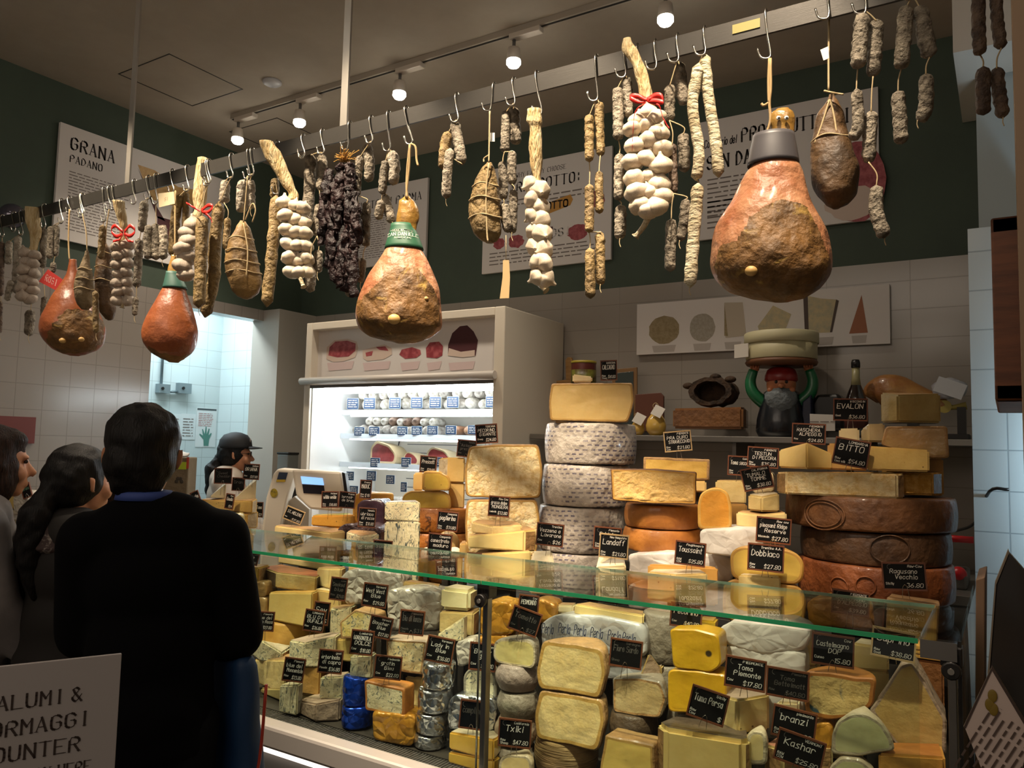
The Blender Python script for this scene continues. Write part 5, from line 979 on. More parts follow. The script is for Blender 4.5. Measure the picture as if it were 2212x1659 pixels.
# ================================================================== rail and hanging goods
RY_, RZ_ = 1.95, 2.70
t = thing('hanging_rail', 'long flat steel rail hung from the ceiling for hams and salami', 'rail', Matrix.Translation((0, RY_, RZ_)))
MB().box((-4.7, -.004, -.028), (.2, .004, .028)).build('flat_bar', mat('rail_steel', '484541', .4, metal=.6, bump=.05, bsc=12, stretch=(1, 60, 60)), t)
m_pole = mat('pole_steel', 'b3aca2', .38, metal=.7, bump=.03, bsc=10, stretch=(60, 60, 1))
for x_ in (PY(290, 200, RY_+.012).x, PY(750, 140, RY_+.012).x, .15): MB().box((x_-.016, .004, -.028), (x_+.016, .012, CEIL-RZ_)).build('post', m_pole, t)
tag(MB().box((-.035, -.002, -.012), (.035, 0, .012)).build('sticker', mat('yellow_sticker', '857c40', .5), M=Matrix.Translation((PY(1613, 47, RY_).x, RY_-.0045, RZ_+.004))), 'small yellow sticker on the steel rail', 'sticker')
m_mould = mat('salami_mould', '938876', .75, col2='52483a', sc=38, lo=.38, hi=.64, bump=.9, bsc=70)
m_mould2 = mat('salami_white', 'ada291', .75, col2='6e6250', sc=30, lo=.36, hi=.66, bump=.9, bsc=60)
m_mouldY = mat('salami_tan', '8f7648', .7, col2='5c4828', sc=26, lo=.36, hi=.66, bump=.9, bsc=50)
m_mouldD = mat('salami_dark', '6b5746', .7, col2='42332a', sc=30, bump=.8, bsc=60)
m_wrink = mat('salami_wrinkled', 'c9bda0', .7, col2='9a8a68', sc=20, bump=1.0, bsc=40, stretch=(1, 1, 2.2))
m_string = mat('string', 'b59f78', .8); m_hook = mat('hook_steel', 'a9a49c', .22, metal=1)
SAUS = dict(g=m_mould, w=m_mould2, y=m_mouldY, d=m_mouldD, r=m_wrink)
def ham_px(x, y, Y=RY_): return PY(x, y, Y)
HG = 'steel hooks on the rail'
HN = 0
def hook(x, yt, yb, label='', dx=0):
    """bent wire hook over the bar, point at the bottom"""
    global HN; HN += 1
    p = PY(x, yt, RY_); zt = RZ_+.034; zb = PY(x+dx, yb, RY_-.02).z; xb = PY(x+dx, yb, RY_-.02).x-p.x; zm = zb-zt
    M = Matrix.Translation((p.x, RY_, zt)); b = MB()
    L = max(-zm, .07)
    pts = [(0, .012, -.05), (0, .010, -.012), (0, 0, .004), (0, -.011, -.012), (xb*.4, -.012, -L*.5), (xb, -.014, -L+.015), (xb-.004, -.018, -L), (xb-.022, -.020, -L+.006), (xb-.03, -.022, -L+.03)]
    b.tube(catm(pts, 34), .0028, 8); b.build('hook', m_hook, M=M)
    o = bpy.context.scene.objects[-1] if False else COL.objects[-1]
    o.name = 'meat_hook'; tag(o, label or 'steel hook on the rail', 'hook', HG); return o
def sausage(par, I, pts, w, m, dy=0, seed=0):
    P_ = [PY(x, y, RY_-.015+dy) for x, y in pts]; k = pxs(P_[0])*w/2; n = 22; C_ = catm(P_, n); rad = []; rnd = random.Random(seed)
    L = sum((C_[i+1]-C_[i]).length for i in range(n-1)); acc = 0
    for i in range(n):
        if i: acc += (C_[i]-C_[i-1]).length
        e = min(acc, L-acc)/(k*1.1); q = math.sqrt(max(1-(1-min(e, 1))**2, .0)); rad.append(max(k*q, k*.12)*(1+.05*math.sin(i*1.7+seed)))
    b = MB().tube(C_, rad, 14); b.v = [tuple(I @ Vector(v)) for v in rough(b.v, k*.16, 1.1/k, seed)]
    return b.build('sausage', m, par)
def strings(par, I, runs, r=.0016):
    for pts in runs:
        b = MB().tube(catm([PY(x, y, RY_-.015) for x, y in pts], 12), r, 6); b.v = [tuple(I @ Vector(v)) for v in b.v]; b.build('string', m_string, par)
def bunch(label, hk, ss, kind='g', st=(), name='salami_bunch', grp='salami bunches on the rail', hl='', yo=0):
    """salami hanging together from one hook"""
    x, yt, yb = hk[:3]; hook(x, yt, yb, hl or 'steel hook holding the '+label, hk[3] if len(hk) > 3 else 0)
    p = PY(x+(hk[3] if len(hk) > 3 else 0), yb, RY_-.015); M = Matrix.Translation(p); I = M.inverted(); t = thing(name, label, 'salami', M, grp)
    top = (x+(hk[3] if len(hk) > 3 else 0), yb-3)
    for i, s_ in enumerate(ss):
        pts, w = s_[0], s_[1]; m = SAUS[s_[2] if len(s_) > 2 else kind]
        sausage(t, I, pts, w, m, (.012 if i % 2 else -.012)+yo, i+len(label))
        if i < 2 and not st: strings(t, I, [[top, ((top[0]+pts[0][0])/2, (top[1]+pts[0][1])/2), (pts[0][0], pts[0][1]+3)]])
        elif i >= 2 and not st:
            j = min(range(i), key=lambda q: abs(ss[q][0][-1][0]-pts[0][0])+abs(ss[q][0][-1][1]-pts[0][1]))
            strings(t, I, [[(ss[j][0][-1][0], ss[j][0][-1][1]-2), (pts[0][0]+1, (ss[j][0][-1][1]+pts[0][1])/2), (pts[0][0], pts[0][1]+3)]])
    if st: strings(t, I, st)
    e = ss[-1][0][-1]; strings(t, I, [[(e[0], e[1]-3), (e[0]-1, e[1]+7), (e[0]+2, e[1]+16)]], .0011)
    return t, M, I
B = bunch
B('dark salami bunch at the far right end of the rail', (2142, -70, -25), [([(2113, -20), (2114, 60), (2117, 120)], 27), ([(2150, -20), (2155, 50), (2163, 106)], 25), ([(2123, 145), (2124, 200), (2125, 250)], 29), ([(2153, 145), (2158, 200), (2167, 256)], 27)], 'd')  # brown casings darkened further: dimness beyond the spots put into the colour
B('bunch of four floury salami next to the dark bunch', (1972, -45, -5), [([(1958, 12), (1952, 80), (1947, 150)], 32), ([(1986, 12), (1996, 65), (2008, 126)], 33), ([(1940, 196), (1944, 260), (1948, 312)], 29), ([(2000, 158), (2001, 210), (1996, 245), (1982, 262)], 30)], 'g')
B('bunch of five salami hanging right of the brown netted ham', (1870, 5, 27), [([(1864, 28), (1858, 90), (1853, 150)], 32), ([(1893, 42), (1891, 100), (1886, 167)], 30), ([(1850, 192), (1854, 255), (1850, 285), (1836, 302)], 25), ([(1882, 240), (1879, 300), (1876, 352)], 29), ([(1893, 400), (1894, 460), (1912, 514)], 29)], 'g')
B('pair of long wrinkled pale salami left of the largest ham', (1522, 60, 117), [([(1510, 135), (1496, 225), (1510, 330), (1503, 390)], 24), ([(1522, 116), (1530, 205), (1545, 300), (1553, 384)], 24), ([(1508, 395), (1500, 490), (1490, 622)], 27)], 'r')
B('cluster of six salami right of the white garlic braid', (1464, 75, 132), [([(1447, 182), (1446, 262)], 23), ([(1467, 136), (1472, 180), (1477, 228)], 25), ([(1452, 310), (1455, 420)], 20, 'd'), ([(1476, 288), (1479, 372)], 25), ([(1450, 472), (1447, 588)], 24), ([(1482, 430), (1477, 480), (1468, 522)], 22)], 'g', yo=0.055)
B('column of four slim salami left of the white garlic braid', (1350, 110, 165), [([(1334, 188), (1336, 303)], 23), ([(1354, 165), (1357, 255)], 21), ([(1338, 331), (1336, 434)], 22), ([(1341, 442), (1339, 518)], 25)], 'g')
B('column of six slim salami in front of the middle poster edge', (1289, 128, 216), [([(1273, 247), (1273, 350)], 20), ([(1294, 219), (1297, 338)], 20), ([(1273, 398), (1273, 503)], 20), ([(1294, 370), (1295, 462)], 18), ([(1274, 536), (1275, 645)], 22), ([(1296, 500), (1297, 617)], 21)], 'y')
B('column of six salami right of the tied twin sausage', (1110, 177, 226), [([(1094, 238), (1090, 330)], 20), ([(1109, 232), (1115, 313)], 25), ([(1106, 325), (1106, 400)], 20), ([(1086, 348), (1088, 432)], 20), ([(1088, 440), (1098, 502)], 23), ([(1110, 408), (1106, 505)], 20)], 'g', yo=0.06)
B('three slim salami hanging alone over the green wall', (987, 210, 262), [([(968, 284), (960, 320), (956, 366)], 22, 'y'), ([(981, 262), (990, 305), (998, 356)], 23), ([(973, 320), (966, 375), (964, 430)], 21)], 'g')
B('four short salami hanging left of the green collared ham', (840, 250, 325), [([(833, 346), (828, 385), (826, 420)], 18), ([(847, 327), (851, 360), (848, 400)], 26, 'w'), ([(824, 432), (816, 476)], 20, 'w'), ([(833, 420), (838, 450), (848, 482)], 21)], 'g')
B('column of six salami right of the dried peppers', (802, 260, 308), [([(778, 336), (773, 380), (770, 424)], 18), ([(793, 311), (798, 350), (796, 394)], 22), ([(773, 455), (772, 532)], 18), ([(792, 436), (790, 534)], 19), ([(771, 555), (764, 600), (752, 642)], 19), ([(784, 556), (779, 612)], 17)], 'g', yo=.05)
B('salami bunch between the netted garlic and the dried peppers', (697, 290, 332), [([(672, 332), (668, 410), (661, 498)], 24), ([(694, 333), (698, 370), (690, 414)], 20), ([(690, 440), (685, 512)], 22), ([(672, 560), (670, 632)], 22, 'w'), ([(688, 540), (686, 590)], 20)], 'g', yo=0.08)
B('single long tan salami left of the netted garlic', (599, 325, 418), [([(597, 422), (590, 520), (576, 664)], 25), ([(594, 385), (592, 430)], 18)], 'y')
B('small floury salami above the roped sausage', (545, 335, 378), [([(525, 388), (521, 460)], 24, 'w'), ([(540, 388), (542, 452)], 20)], 'w')
B('long crooked tan salami beside the roped sausage', (500, 346, 384), [([(487, 388), (484, 440)], 21, 'w'), ([(474, 436), (463, 540), (462, 600), (443, 686)], 25), ([(492, 470), (488, 540)], 15)], 'y', yo=.05)
B('straight brown salami in front of the red ribboned garlic', (452, 356, 395), [([(437, 466), (434, 560), (430, 666)], 25)], 'y', st=[[(450, 394), (440, 430), (438, 468)]])
B('pair of thin salami above the plain ham', (405, 370, 412), [([(388, 420), (378, 480), (373, 556)], 20), ([(402, 414), (399, 540)], 14)], 'y', yo=0.085)
t_, M_, I_ = B('three equal salami tied side by side', (337, 400, 440), [([(323, 486), (318, 520), (320, 560)], 18), ([(337, 482), (336, 562)], 18), ([(350, 486), (354, 520), (351, 561)], 18)], 'g', st=[[(337, 438), (337, 486)]])
B('column of slim salami above the clay coloured plain ham', (320, 405, 430), [([(312, 434), (306, 502)], 18), ([(301, 515), (299, 560), (295, 622)], 17), ([(294, 640), (291, 682)], 12)], 'g')
B('short twin salami left of the red bowed garlic', (133, 445, 482), [([(110, 488), (107, 560)], 14), ([(122, 486), (119, 556)], 14), ([(116, 566), (114, 590)], 12)], 'g')
B('thin salami at the left of the red bowed garlic', (225, 425, 478), [([(222, 486), (218, 560)], 14), ([(206, 628), (208, 720)], 13)], 'y', st=[[(225, 476), (222, 488)], [(212, 560), (207, 630)]], yo=-.11)
B('floury salami column at the far left', (46, 463, 508), [([(39, 508), (37, 560), (33, 612)], 15), ([(20, 520), (18, 572)], 14), ([(25, 605), (15, 650)], 14), ([(35, 590), (36, 635)], 13)], 'w')
B('thin dark salami at the very left edge', (5, 478, 512), [([(4, 520), (2, 640)], 11), ([(2, 650), (0, 720)], 8)], 'd')
B('short salami under the netted garlic at the left', (95, 455, 492), [([(95, 492), (92, 580)], 14), ([(97, 640), (95, 690)], 14), ([(66, 668), (62, 726)], 20)], 'g', st=[[(95, 490), (95, 494)], [(93, 580), (97, 642)], [(70, 640), (66, 670)]], yo=0.055)
# spare hooks along the bar
for i, (x, yt, yb) in enumerate([(150, 440, 476), (200, 428, 462), (258, 412, 450), (378, 383, 412), (430, 366, 400), (1165, 165, 246, 6), (1415, 88, 146)]) if False else []: pass
for x, yt, yb, w_ in ((30, 470, 500, 'at the far left end'), (176, 436, 470, 'left of the red bowed garlic'), (290, 405, 440, 'right of the red bowed garlic'), (372, 388, 415, 'over the small paper card'), (655, 300, 340, 'left of the dried peppers'), (1416, 88, 148, 'behind the white garlic braid')):
    hook(x, yt, yb, 'empty steel hook '+w_)
# ------------------------------------------------------------------ lofts from outlines
def loftM(x, y, Y, f=1.0): fr = frame(x, y, Y, f); return fr
def loft(fr, rows, ratio=.75, n=36, steps=6, sq=1.0, dy=0, rmax=None):
    """rings through (y, left, right[, depth ratio[, y shift]]) outline rows, smoothed"""
    R_ = [(y, a, c, (q[0] if q else ratio), (q[1] if len(q) > 1 else 0)) for y, a, c, *q in rows]
    S_ = catm2(R_, steps); out = []; info = []
    for y, a, c, q, sh in S_:
        x0, z = fr.px(a, y); x1, _ = fr.px(c, y); rx = max((x1-x0)/2, .001); xc = (x0+x1)/2
        ring = []
        for i in range(n):
            t = 2*math.pi*i/n; cs, sn = math.cos(t), math.sin(t)
            if sq != 1: cs = math.copysign(abs(cs)**sq, cs); sn = math.copysign(abs(sn)**sq, sn)
            ring.append((xc+rx*cs, dy+sh+rx*q*sn, z))
        out.append(ring)
    return out
def catm2(R_, steps):
    out = []; n = len(R_)
    for k in range(n-1):
        a, b, c, d = R_[max(k-1, 0)], R_[k], R_[k+1], R_[min(k+2, n-1)]
        for s in range(steps):
            t = s/steps; out.append(tuple(.5*(2*b[i]+(c[i]-a[i])*t+(2*a[i]-5*b[i]+4*c[i]-d[i])*t*t+(3*b[i]-a[i]-3*c[i]+d[i])*t**3) if i else b[0]+(c[0]-b[0])*t for i in range(5)))
    out.append(R_[-1]); return out
def inpoly(x, y, P_):
    r = False
    for i in range(len(P_)):
        (x0, y0), (x1, y1) = P_[i-1], P_[i]
        if (y0 > y) != (y1 > y) and x < (x1-x0)*(y-y0)/(y1-y0)+x0: r = not r
    return r
def topx(p):
    d = Vector(p)-CAM; k = FOC/d.dot(FW); return CX+d.dot(CRT)*k, CY-d.dot(UP)*k
m_skin = mat('ham_skin', '965836', .5, col2='b58560', sc=7, lo=.36, hi=.66, bump=.7, bsc=22, coat=.15)
m_skin2 = mat('ham_skin_red', '7a3f24', .38, col2='98552e', sc=6, lo=.36, hi=.66, bump=.4, bsc=18, coat=.25)
m_cut = mat('ham_fat', '835c2c', .6, col2='503718', sc=12, lo=.36, hi=.64, bump=1.0, bsc=20, extra=veins('a8873f', 18, .6, .74))
m_bone = mat('ham_bone', 'c09a5c', .5); m_hoof = mat('hoof', 'a5803c', .35, col2='7d5a26', sc=10, bump=.5, bsc=20, coat=.3)
m_rope = mat('rope', 'a58a60', .85)
HMG = 'whole hams hanging from the rail'
def ham(label, c, rows, cut, skin=m_skin, hoof=None, collar=None, ctext=(), cmat=None, bone=(), ropep=None, hk=None, ratio=.72, Y=RY_-.02):
    fr = loftM(c[0], c[1], Y, .9); t = thing('cured_ham', label, 'ham', fr.M, HMG)
    R_ = loft(fr, rows, ratio, 140, 20, dy=0); b = MB().rings(R_); b.v = rough(b.v, .007, 12, len(label))
    P0 = []
    for fi, f_ in enumerate(b.f):
        q = sum((Vector(b.v[i]) for i in f_), Vector())/len(f_)
        if q.y < .02:
            x, y = topx(fr.M @ q)
            nx = noise.noise(q*40)*5
            if inpoly(x+nx, y+nx, cut): b.m[fi] = 1
    b.build('body', [skin, m_cut], t)
    if hoof:
        R_ = loft(fr, hoof, .7, 24, 5); h = MB().rings(R_); h.v = rough(h.v, .004, 25, 3); h.build('shank', m_hoof, t)
    if collar:
        R_ = loft(fr, collar, .8, 40, 4); k = len(R_)
        o = MB().rings(R_, caps=False); inner = [[(x*.99, y*.99, z) for x, y, z in r] for r in R_]
        cm = o.build('collar', cmat, t)
        mod = cm.modifiers.new('thick', 'SOLIDIFY'); mod.thickness = .0025
        if ctext:
            tb = MB(); 
            for s_, px_, py_, hh, mw in ctext:
                p = PY(px_, py_, Y); lx, lz = fr.px(px_, py_); q = MB(); text(q, s_, lx, lz, hh, hh*.14, 'c', maxw=mw)
                tb.add(q.v, q.f)
            # bend the lettering round the collar
            out = []
            for v in tb.v:
                best = None
                for r in R_:
                    if best is None or abs(r[0][2]-v[2]) < abs(best[0][2]-v[2]): best = r
                xc = sum(p[0] for p in best)/len(best); rx = max(p[0] for p in best)-xc; ry = max(p[1] for p in best)
                u = max(min((v[0]-xc)/rx, .98), -.98); out.append((v[0], -ry*math.sqrt(1-u*u)-.004, v[2]))
            tb.v = out; tb.build('collar_print', mat('collar_white', 'd9dccf', .5), cm)
    for bx_, by_, br in bone:
        lx, lz = fr.px(bx_, by_); k = pxs(fr.p)*br; yy = None
        for v in b.v:
            d = abs(v[0]-lx)+abs(v[2]-lz)
            if v[1] < 0 and (yy is None or d < yy[0]): yy = (d, v[1])
        MB().ell((lx, yy[1], lz), (k, k*.8, k*.85), 16, 10).build('bone_end', m_bone, t)
    if ropep:
        o = MB()
        for pts in ropep:
            o = MB().tube(catm([fr.I @ PY(x, y, Y-.005) for x, y in pts], 16), .0035, 7); o.build('rope', m_rope, t)
    if hk: hook(*hk[:3], 'steel hook holding the '+label, hk[3] if len(hk) > 3 else 0)
    return t
m_coll_g = mat('green_collar', '235238', .5); m_coll_k = mat('grey_collar', '4a474a', .45); m_coll_t = mat('teal_collar', '2d5248', .5)
ham('largest cured ham with grey collar and googly eyes on its shank', (1668, 500), [(348, 1626, 1722), (380, 1606, 1732), (420, 1585, 1745), (460, 1562, 1760), (500, 1545, 1778), (540, 1535, 1794), (575, 1534, 1800), (605, 1545, 1796), (630, 1575, 1776), (646, 1622, 1738), (653, 1668, 1700)],
    [(1690, 428), (1742, 445), (1770, 500), (1792, 560), (1798, 600), (1760, 640), (1690, 655), (1620, 650), (1560, 622), (1540, 575), (1560, 530), (1590, 520), (1620, 470), (1655, 445)], hoof=[(236, 1676, 1702), (246, 1667, 1712), (262, 1664, 1718), (285, 1668, 1716), (310, 1655, 1716), (350, 1640, 1718)],
    collar=[(296, 1628, 1714), (330, 1621, 1720), (362, 1616, 1725)], cmat=m_coll_k, bone=[(1627, 603, 13)], ropep=[[(1662, 126), (1660, 180), (1661, 222)], [(1664, 126), (1665, 190), (1662, 222), (1664, 260), (1655, 290)], [(1661, 222), (1650, 228), (1645, 224)]], hk=(1655, 20, 124, 8))
E = [o for o in COL.objects if o.get('label', '').startswith('largest cured ham')][0]
frE = loftM(1668, 500, RY_-.02, .9)
for ex in (1682, 1699):
    lx, lz = frE.px(ex, 263); e_ = MB().ell((lx, -.024, lz), (.0055, .003, .0055), 14, 8).build('googly_eye', mat('eye_white', 'cfd0cc', .2), E); MB().ell((lx+.001, -.027, lz-.001), (.0025, .0014, .0025), 10, 6).build('pupil', m_black, e_)
ham('cured ham with green printed collar above the case', (862, 640), [(533, 836, 912), (560, 818, 925), (590, 798, 938), (620, 782, 948), (650, 771, 954), (680, 769, 955), (705, 776, 950), (725, 797, 930), (738, 830, 898), (743, 855, 876)],
    [(862, 575), (905, 582), (935, 620), (952, 660), (950, 700), (915, 738), (850, 745), (790, 725), (770, 690), (768, 650), (800, 632), (830, 590)], hoof=[(424, 872, 884), (434, 862, 894), (450, 860, 903), (468, 856, 906), (488, 855, 900), (520, 850, 898)],
    collar=[(484, 846, 893), (510, 840, 904), (538, 832, 914)], cmat=m_coll_g, ctext=[('PROSCIUTTO DI', 871, 506, .007, .08), ('SAN DANIELE', 872, 516, .011, .1), ('Product of Italy', 872, 522, .005, .07)], bone=[(856, 700, 13), (922, 654, 5)],
    ropep=[[(885, 312), (880, 360), (878, 400), (880, 428)], [(886, 312), (884, 360), (880, 396), (877, 428)], [(888, 310), (898, 318), (900, 345), (903, 358)]], hk=(878, 240, 310, 10))
ham('smooth plain ham with small teal collar', (368, 690), [(612, 354, 400), (640, 340, 408), (665, 324, 418), (690, 312, 426), (715, 306, 430), (740, 310, 426), (760, 326, 414), (775, 348, 396), (783, 365, 385)], [(318, 745), (345, 762), (390, 768), (416, 760), (400, 785), (350, 785), (322, 765)], skin=m_skin2,
    hoof=[(550, 370, 382), (568, 366, 384), (585, 362, 386), (600, 358, 392)], collar=[(586, 360, 384), (605, 356, 396), (622, 352, 404)], cmat=m_coll_t, ropep=[[(378, 540), (377, 552)], [(379, 412), (378, 480), (378, 552)]])
ham('brown cut ham farthest left on the rail', (157, 700), [(560, 150, 166), (590, 142, 172), (618, 126, 190), (645, 108, 206), (670, 95, 218), (695, 86, 228), (715, 86, 230), (735, 95, 226), (752, 112, 210), (764, 138, 184), (769, 152, 170)], [(150, 665), (200, 672), (228, 700), (222, 740), (190, 762), (130, 762), (100, 740), (112, 700)], skin=m_skin2, bone=[(140, 740, 7), (180, 738, 6)], ropep=[[(150, 452), (148, 520), (150, 562)]], hk=(150, 443, 460))
# ------------------------------------------------------------------ roped cured meats
def roped(label, c, rows, m, ties, hk, ropep=(), name='tied_sausage', cat='salami', ratio=.85, Y=RY_-.02, lobes=0):
    fr = loftM(c[0], c[1], Y, .9); t = thing(name, label, cat, fr.M, 'roped meats on the rail')
    R_ = loft(fr, rows, ratio, 40, 7); b = MB().rings(R_); b.v = rough(b.v, .006, 18, len(label)); b.build('body', m, t)
    for y in ties:
        r = min(R_, key=lambda q: abs(q[0][2]-fr.px(c[0], y)[1])); xc = sum(p[0] for p in r)/len(r); pts = [(xc+(p[0]-xc)*1.04, p[1]*1.04, p[2]+.003*math.sin(i*.5)) for i, p in enumerate(r)]; pts.append(pts[0])
        MB().tube(pts, .0022, 6, caps=False).build('twine', m_string, t)
    for pts in ropep: MB().tube(catm([fr.I @ PY(x, y, Y-.03) for x, y in pts], 16), .0025, 6).build('twine', m_string, t)
    if hk: hook(*hk[:3], 'steel hook holding the '+label, hk[3] if len(hk) > 3 else 0)
    return t
m_culat = mat('culatello', '5e4324', .6, col2='3c2a16', sc=9, bump=.9, bsc=18)
roped('dark brown knotted cured meat behind the largest ham', (1803, 350), [(205, 1790, 1800), (222, 1784, 1812), (250, 1766, 1824), (290, 1757, 1832), (330, 1752, 1842), (370, 1750, 1853), (400, 1753, 1857), (425, 1764, 1852), (443, 1782, 1835), (452, 1800, 1815)], m_culat, [300], (1790, 2, 38), [[(1791, 36), (1790, 120), (1790, 196)], [(1780, 196), (1798, 200), (1822, 204)], [(1794, 215), (1805, 270), (1812, 340), (1830, 400)], [(1792, 215), (1775, 270), (1760, 310)]], 'cured_meat', 'cured meat', Y=RY_+.06)
roped('twin lobed tied sausage with white paper tag', (1048, 440), [(350, 1052, 1062), (366, 1040, 1068), (390, 1026, 1074), (420, 1017, 1078), (450, 1014, 1081), (480, 1015, 1083), (505, 1024, 1082), (518, 1040, 1074), (524, 1050, 1064)], m_mouldY, [405, 432, 470], (1068, 190, 238, -10), [[(1058, 240), (1057, 300), (1056, 352)], [(1056, 352), (1050, 420), (1052, 500), (1054, 522)], [(1056, 335), (1046, 342), (1045, 350)]])
tg = thing('hanging_tag', 'long tan paper tag dangling under the twin lobed sausage', 'tag', Matrix.Translation(PY(1092, 600, RY_-.02)))
I_ = tg.matrix_world.inverted(); b = MB(); b.poly([tuple(I_ @ PY(x, y, RY_-.02)) for x, y in ((1087, 562), (1100, 562), (1102, 600), (1100, 644), (1080, 645), (1086, 600))]); o = b.build('paper', mat('tan_paper', 'c9a878', .6), tg); m_ = o.modifiers.new('t', 'SOLIDIFY'); m_.thickness = .0012
MB().tube([I_ @ PY(1093, 508, RY_-.02), I_ @ PY(1093, 566, RY_-.02)], .001, 5).build('string', m_string, tg)
roped('plump brown roped sausage with loop of twine', (527, 560), [(478, 520, 532), (490, 510, 540), (515, 495, 548), (545, 488, 555), (575, 487, 562), (605, 493, 566), (628, 502, 560), (641, 512, 546), (645, 522, 536)], mat('roped_tan', '8f7040', .6, col2='5f4726', sc=10, bump=.8, bsc=18), [516, 545, 570, 592], (536, 372, 385), [[(535, 380), (530, 440), (526, 480)], [(530, 475), (545, 440), (552, 455), (545, 480)], [(526, 482), (535, 540), (532, 600)]])
roped('dark tapering tied meat above the far left ham', (180, 610), [(540, 184, 192), (556, 178, 194), (580, 168, 198), (610, 162, 202), (640, 160, 203), (658, 166, 200), (668, 176, 192)], mat('grey_tied', '7a6748', .7, col2='55462f', sc=16, bump=.7, bsc=30), [580, 604, 626], (178, 436, 462), [[(178, 462), (186, 500), (188, 542)]], Y=RY_-.11)
roped('dark knobbly roped sausage left of the red bowed garlic', (225, 600), [(522, 222, 232), (535, 212, 240), (570, 206, 242), (610, 204, 244), (650, 206, 248), (675, 216, 250), (688, 226, 246), (692, 232, 240)], m_culat, [548, 578, 606], (236, 420, 452), [[(236, 452), (230, 490), (228, 524)]])
# ------------------------------------------------------------------ garlic
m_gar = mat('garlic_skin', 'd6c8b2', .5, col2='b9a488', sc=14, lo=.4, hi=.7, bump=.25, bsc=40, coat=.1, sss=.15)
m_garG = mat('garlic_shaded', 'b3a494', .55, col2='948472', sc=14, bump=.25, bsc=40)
m_root = mat('garlic_root', '6b543a', .8); m_stalk = mat('garlic_stalk', 'd0bb90', .55, col2='b3945e', sc=26, bump=.8, bsc=60, stretch=(3, 3, .6)); m_rib = mat('red_ribbon', 'c2241c', .4)
m_net = mat('pale_net', 'cdbb98', .5, bump=.9, bsc=80, col2='b09a72', sc=30)
BM = {}
def bulbmesh(m):
    if m.name not in BM:
        b = MB().lathe([(.08, -.82), (.35, -.80), (.72, -.62), (.95, -.25), (1.0, .05), (.86, .42), (.55, .72), (.28, .92), (.16, 1.15), (.12, 1.35)], 30, lobes=7, amp=.045); me = b.mesh('bulb', [m]); BM[m.name] = me
    return BM[m.name]
def garlic(label, c, bulbs, m, hk=None, stalk=None, ribbon=None, tail=None, roots=False, Y=RY_-.02, hl=None, net=None):
    fr = loftM(c[0], c[1], Y, .9); t = thing('garlic_braid', label, 'garlic', fr.M, 'garlic braids on the rail'); me = bulbmesh(m); rnd = random.Random(len(label))
    for i, (x, y, d) in enumerate(bulbs):
        lx, lz = fr.px(x, y); k = pxs(fr.p)*d*.62; o = bpy.data.objects.new('garlic_bulb', me); COL.objects.link(o); o.parent = t
        o.location = (lx, -.005+rnd.uniform(-.012, .006), lz); o.scale = (k, k, k*.86); o.rotation_euler = ((R(118) if roots else R(rnd.uniform(-30, 15))), R(rnd.uniform(-25, 25)), rnd.uniform(0, 6))
        if roots and i % 2: MB().lathe([(.002, -.88*1), (.32, -.86), (.34, -.78), (.1, -.7)], 12).build('root_plate', m_root, o)
    if stalk:
        for rows in stalk:
            R_ = loft(fr, rows, .6, 20, 5); b = MB().rings(R_); b.v = rough(b.v, .004, 30, 1); b.build('stalk', net or m_stalk, t)
    if ribbon:
        for pts, w in ribbon:
            C_ = catm([fr.I @ PY(x, y, Y-.05) for x, y in pts], 16); b = MB(); L = [p+Vector((0, .004*math.sin(i), w)) for i, p in enumerate(C_)]
            b.add([tuple(q) for q in C_+L], [(i, i+1, 17+i, 16+i) for i in range(15)], 0, True); o = b.build('ribbon', m_rib, t); o.modifiers.new('t', 'SOLIDIFY').thickness = .001
    if tail: MB().tube(catm([fr.I @ PY(x, y, Y) for x, y in tail], 10), [.009-.0003*i for i in range(9)]+[.012], 8).build('net_tail', m_net, t)
    if hk: hook(*hk[:3], 'steel hook holding the '+label, hk[3] if len(hk) > 3 else 0)
    return t
wb = [(1400, 243, 34), (1378, 262, 36), (1418, 258, 36), (1366, 284, 34), (1398, 274, 34), (1424, 292, 38), (1372, 318, 40), (1402, 308, 38), (1430, 324, 40), (1366, 352, 40), (1396, 346, 36), (1428, 362, 42), (1372, 388, 42), (1404, 382, 36), (1424, 398, 42), (1376, 420, 44), (1402, 418, 36), (1428, 424, 44), (1384, 446, 42), (1416, 450, 46), (1400, 460, 36)]
garlic('large white netted garlic braid tied with a red ribbon', (1400, 350), wb, m_gar, (1378, 92, 150, 10), [[(84, 1345, 1362), (110, 1344, 1378), (140, 1366, 1392), (180, 1376, 1404), (214, 1382, 1412), (232, 1388, 1416)]], [([(1398, 220), (1384, 214), (1366, 212), (1360, 216), (1375, 224), (1396, 222)], .012), ([(1398, 220), (1412, 212), (1430, 214), (1432, 226), (1412, 224), (1398, 221)], .014), ([(1396, 222), (1376, 238), (1369, 260), (1366, 326)], .004), ([(1400, 222), (1424, 232), (1434, 262), (1446, 278)], .005)], [(1400, 470), (1390, 490), (1372, 512)])
gl = []
for i in range(7): gl += [(1147+i*2.5+(1 if i % 2 else 0), 402+i*33, 34), (1166+i*2, 416+i*31, 38)]
garlic('single grey garlic string with roots showing', (1158, 490), gl, m_gar, (1160, 162, 246, 8), [[(236, 1140, 1168), (262, 1138, 1172), (275, 1146, 1170), (320, 1142, 1172), (360, 1146, 1172), (384, 1152, 1168), (398, 1150, 1170)]], None, [(1168, 610), (1172, 620), (1180, 628)], True)
gl = []
for i in range(6): gl += [(614+i*3, 438+i*30, 30), (636+i*2, 446+i*29, 28), (654+i*2, 452+i*27, 30)]
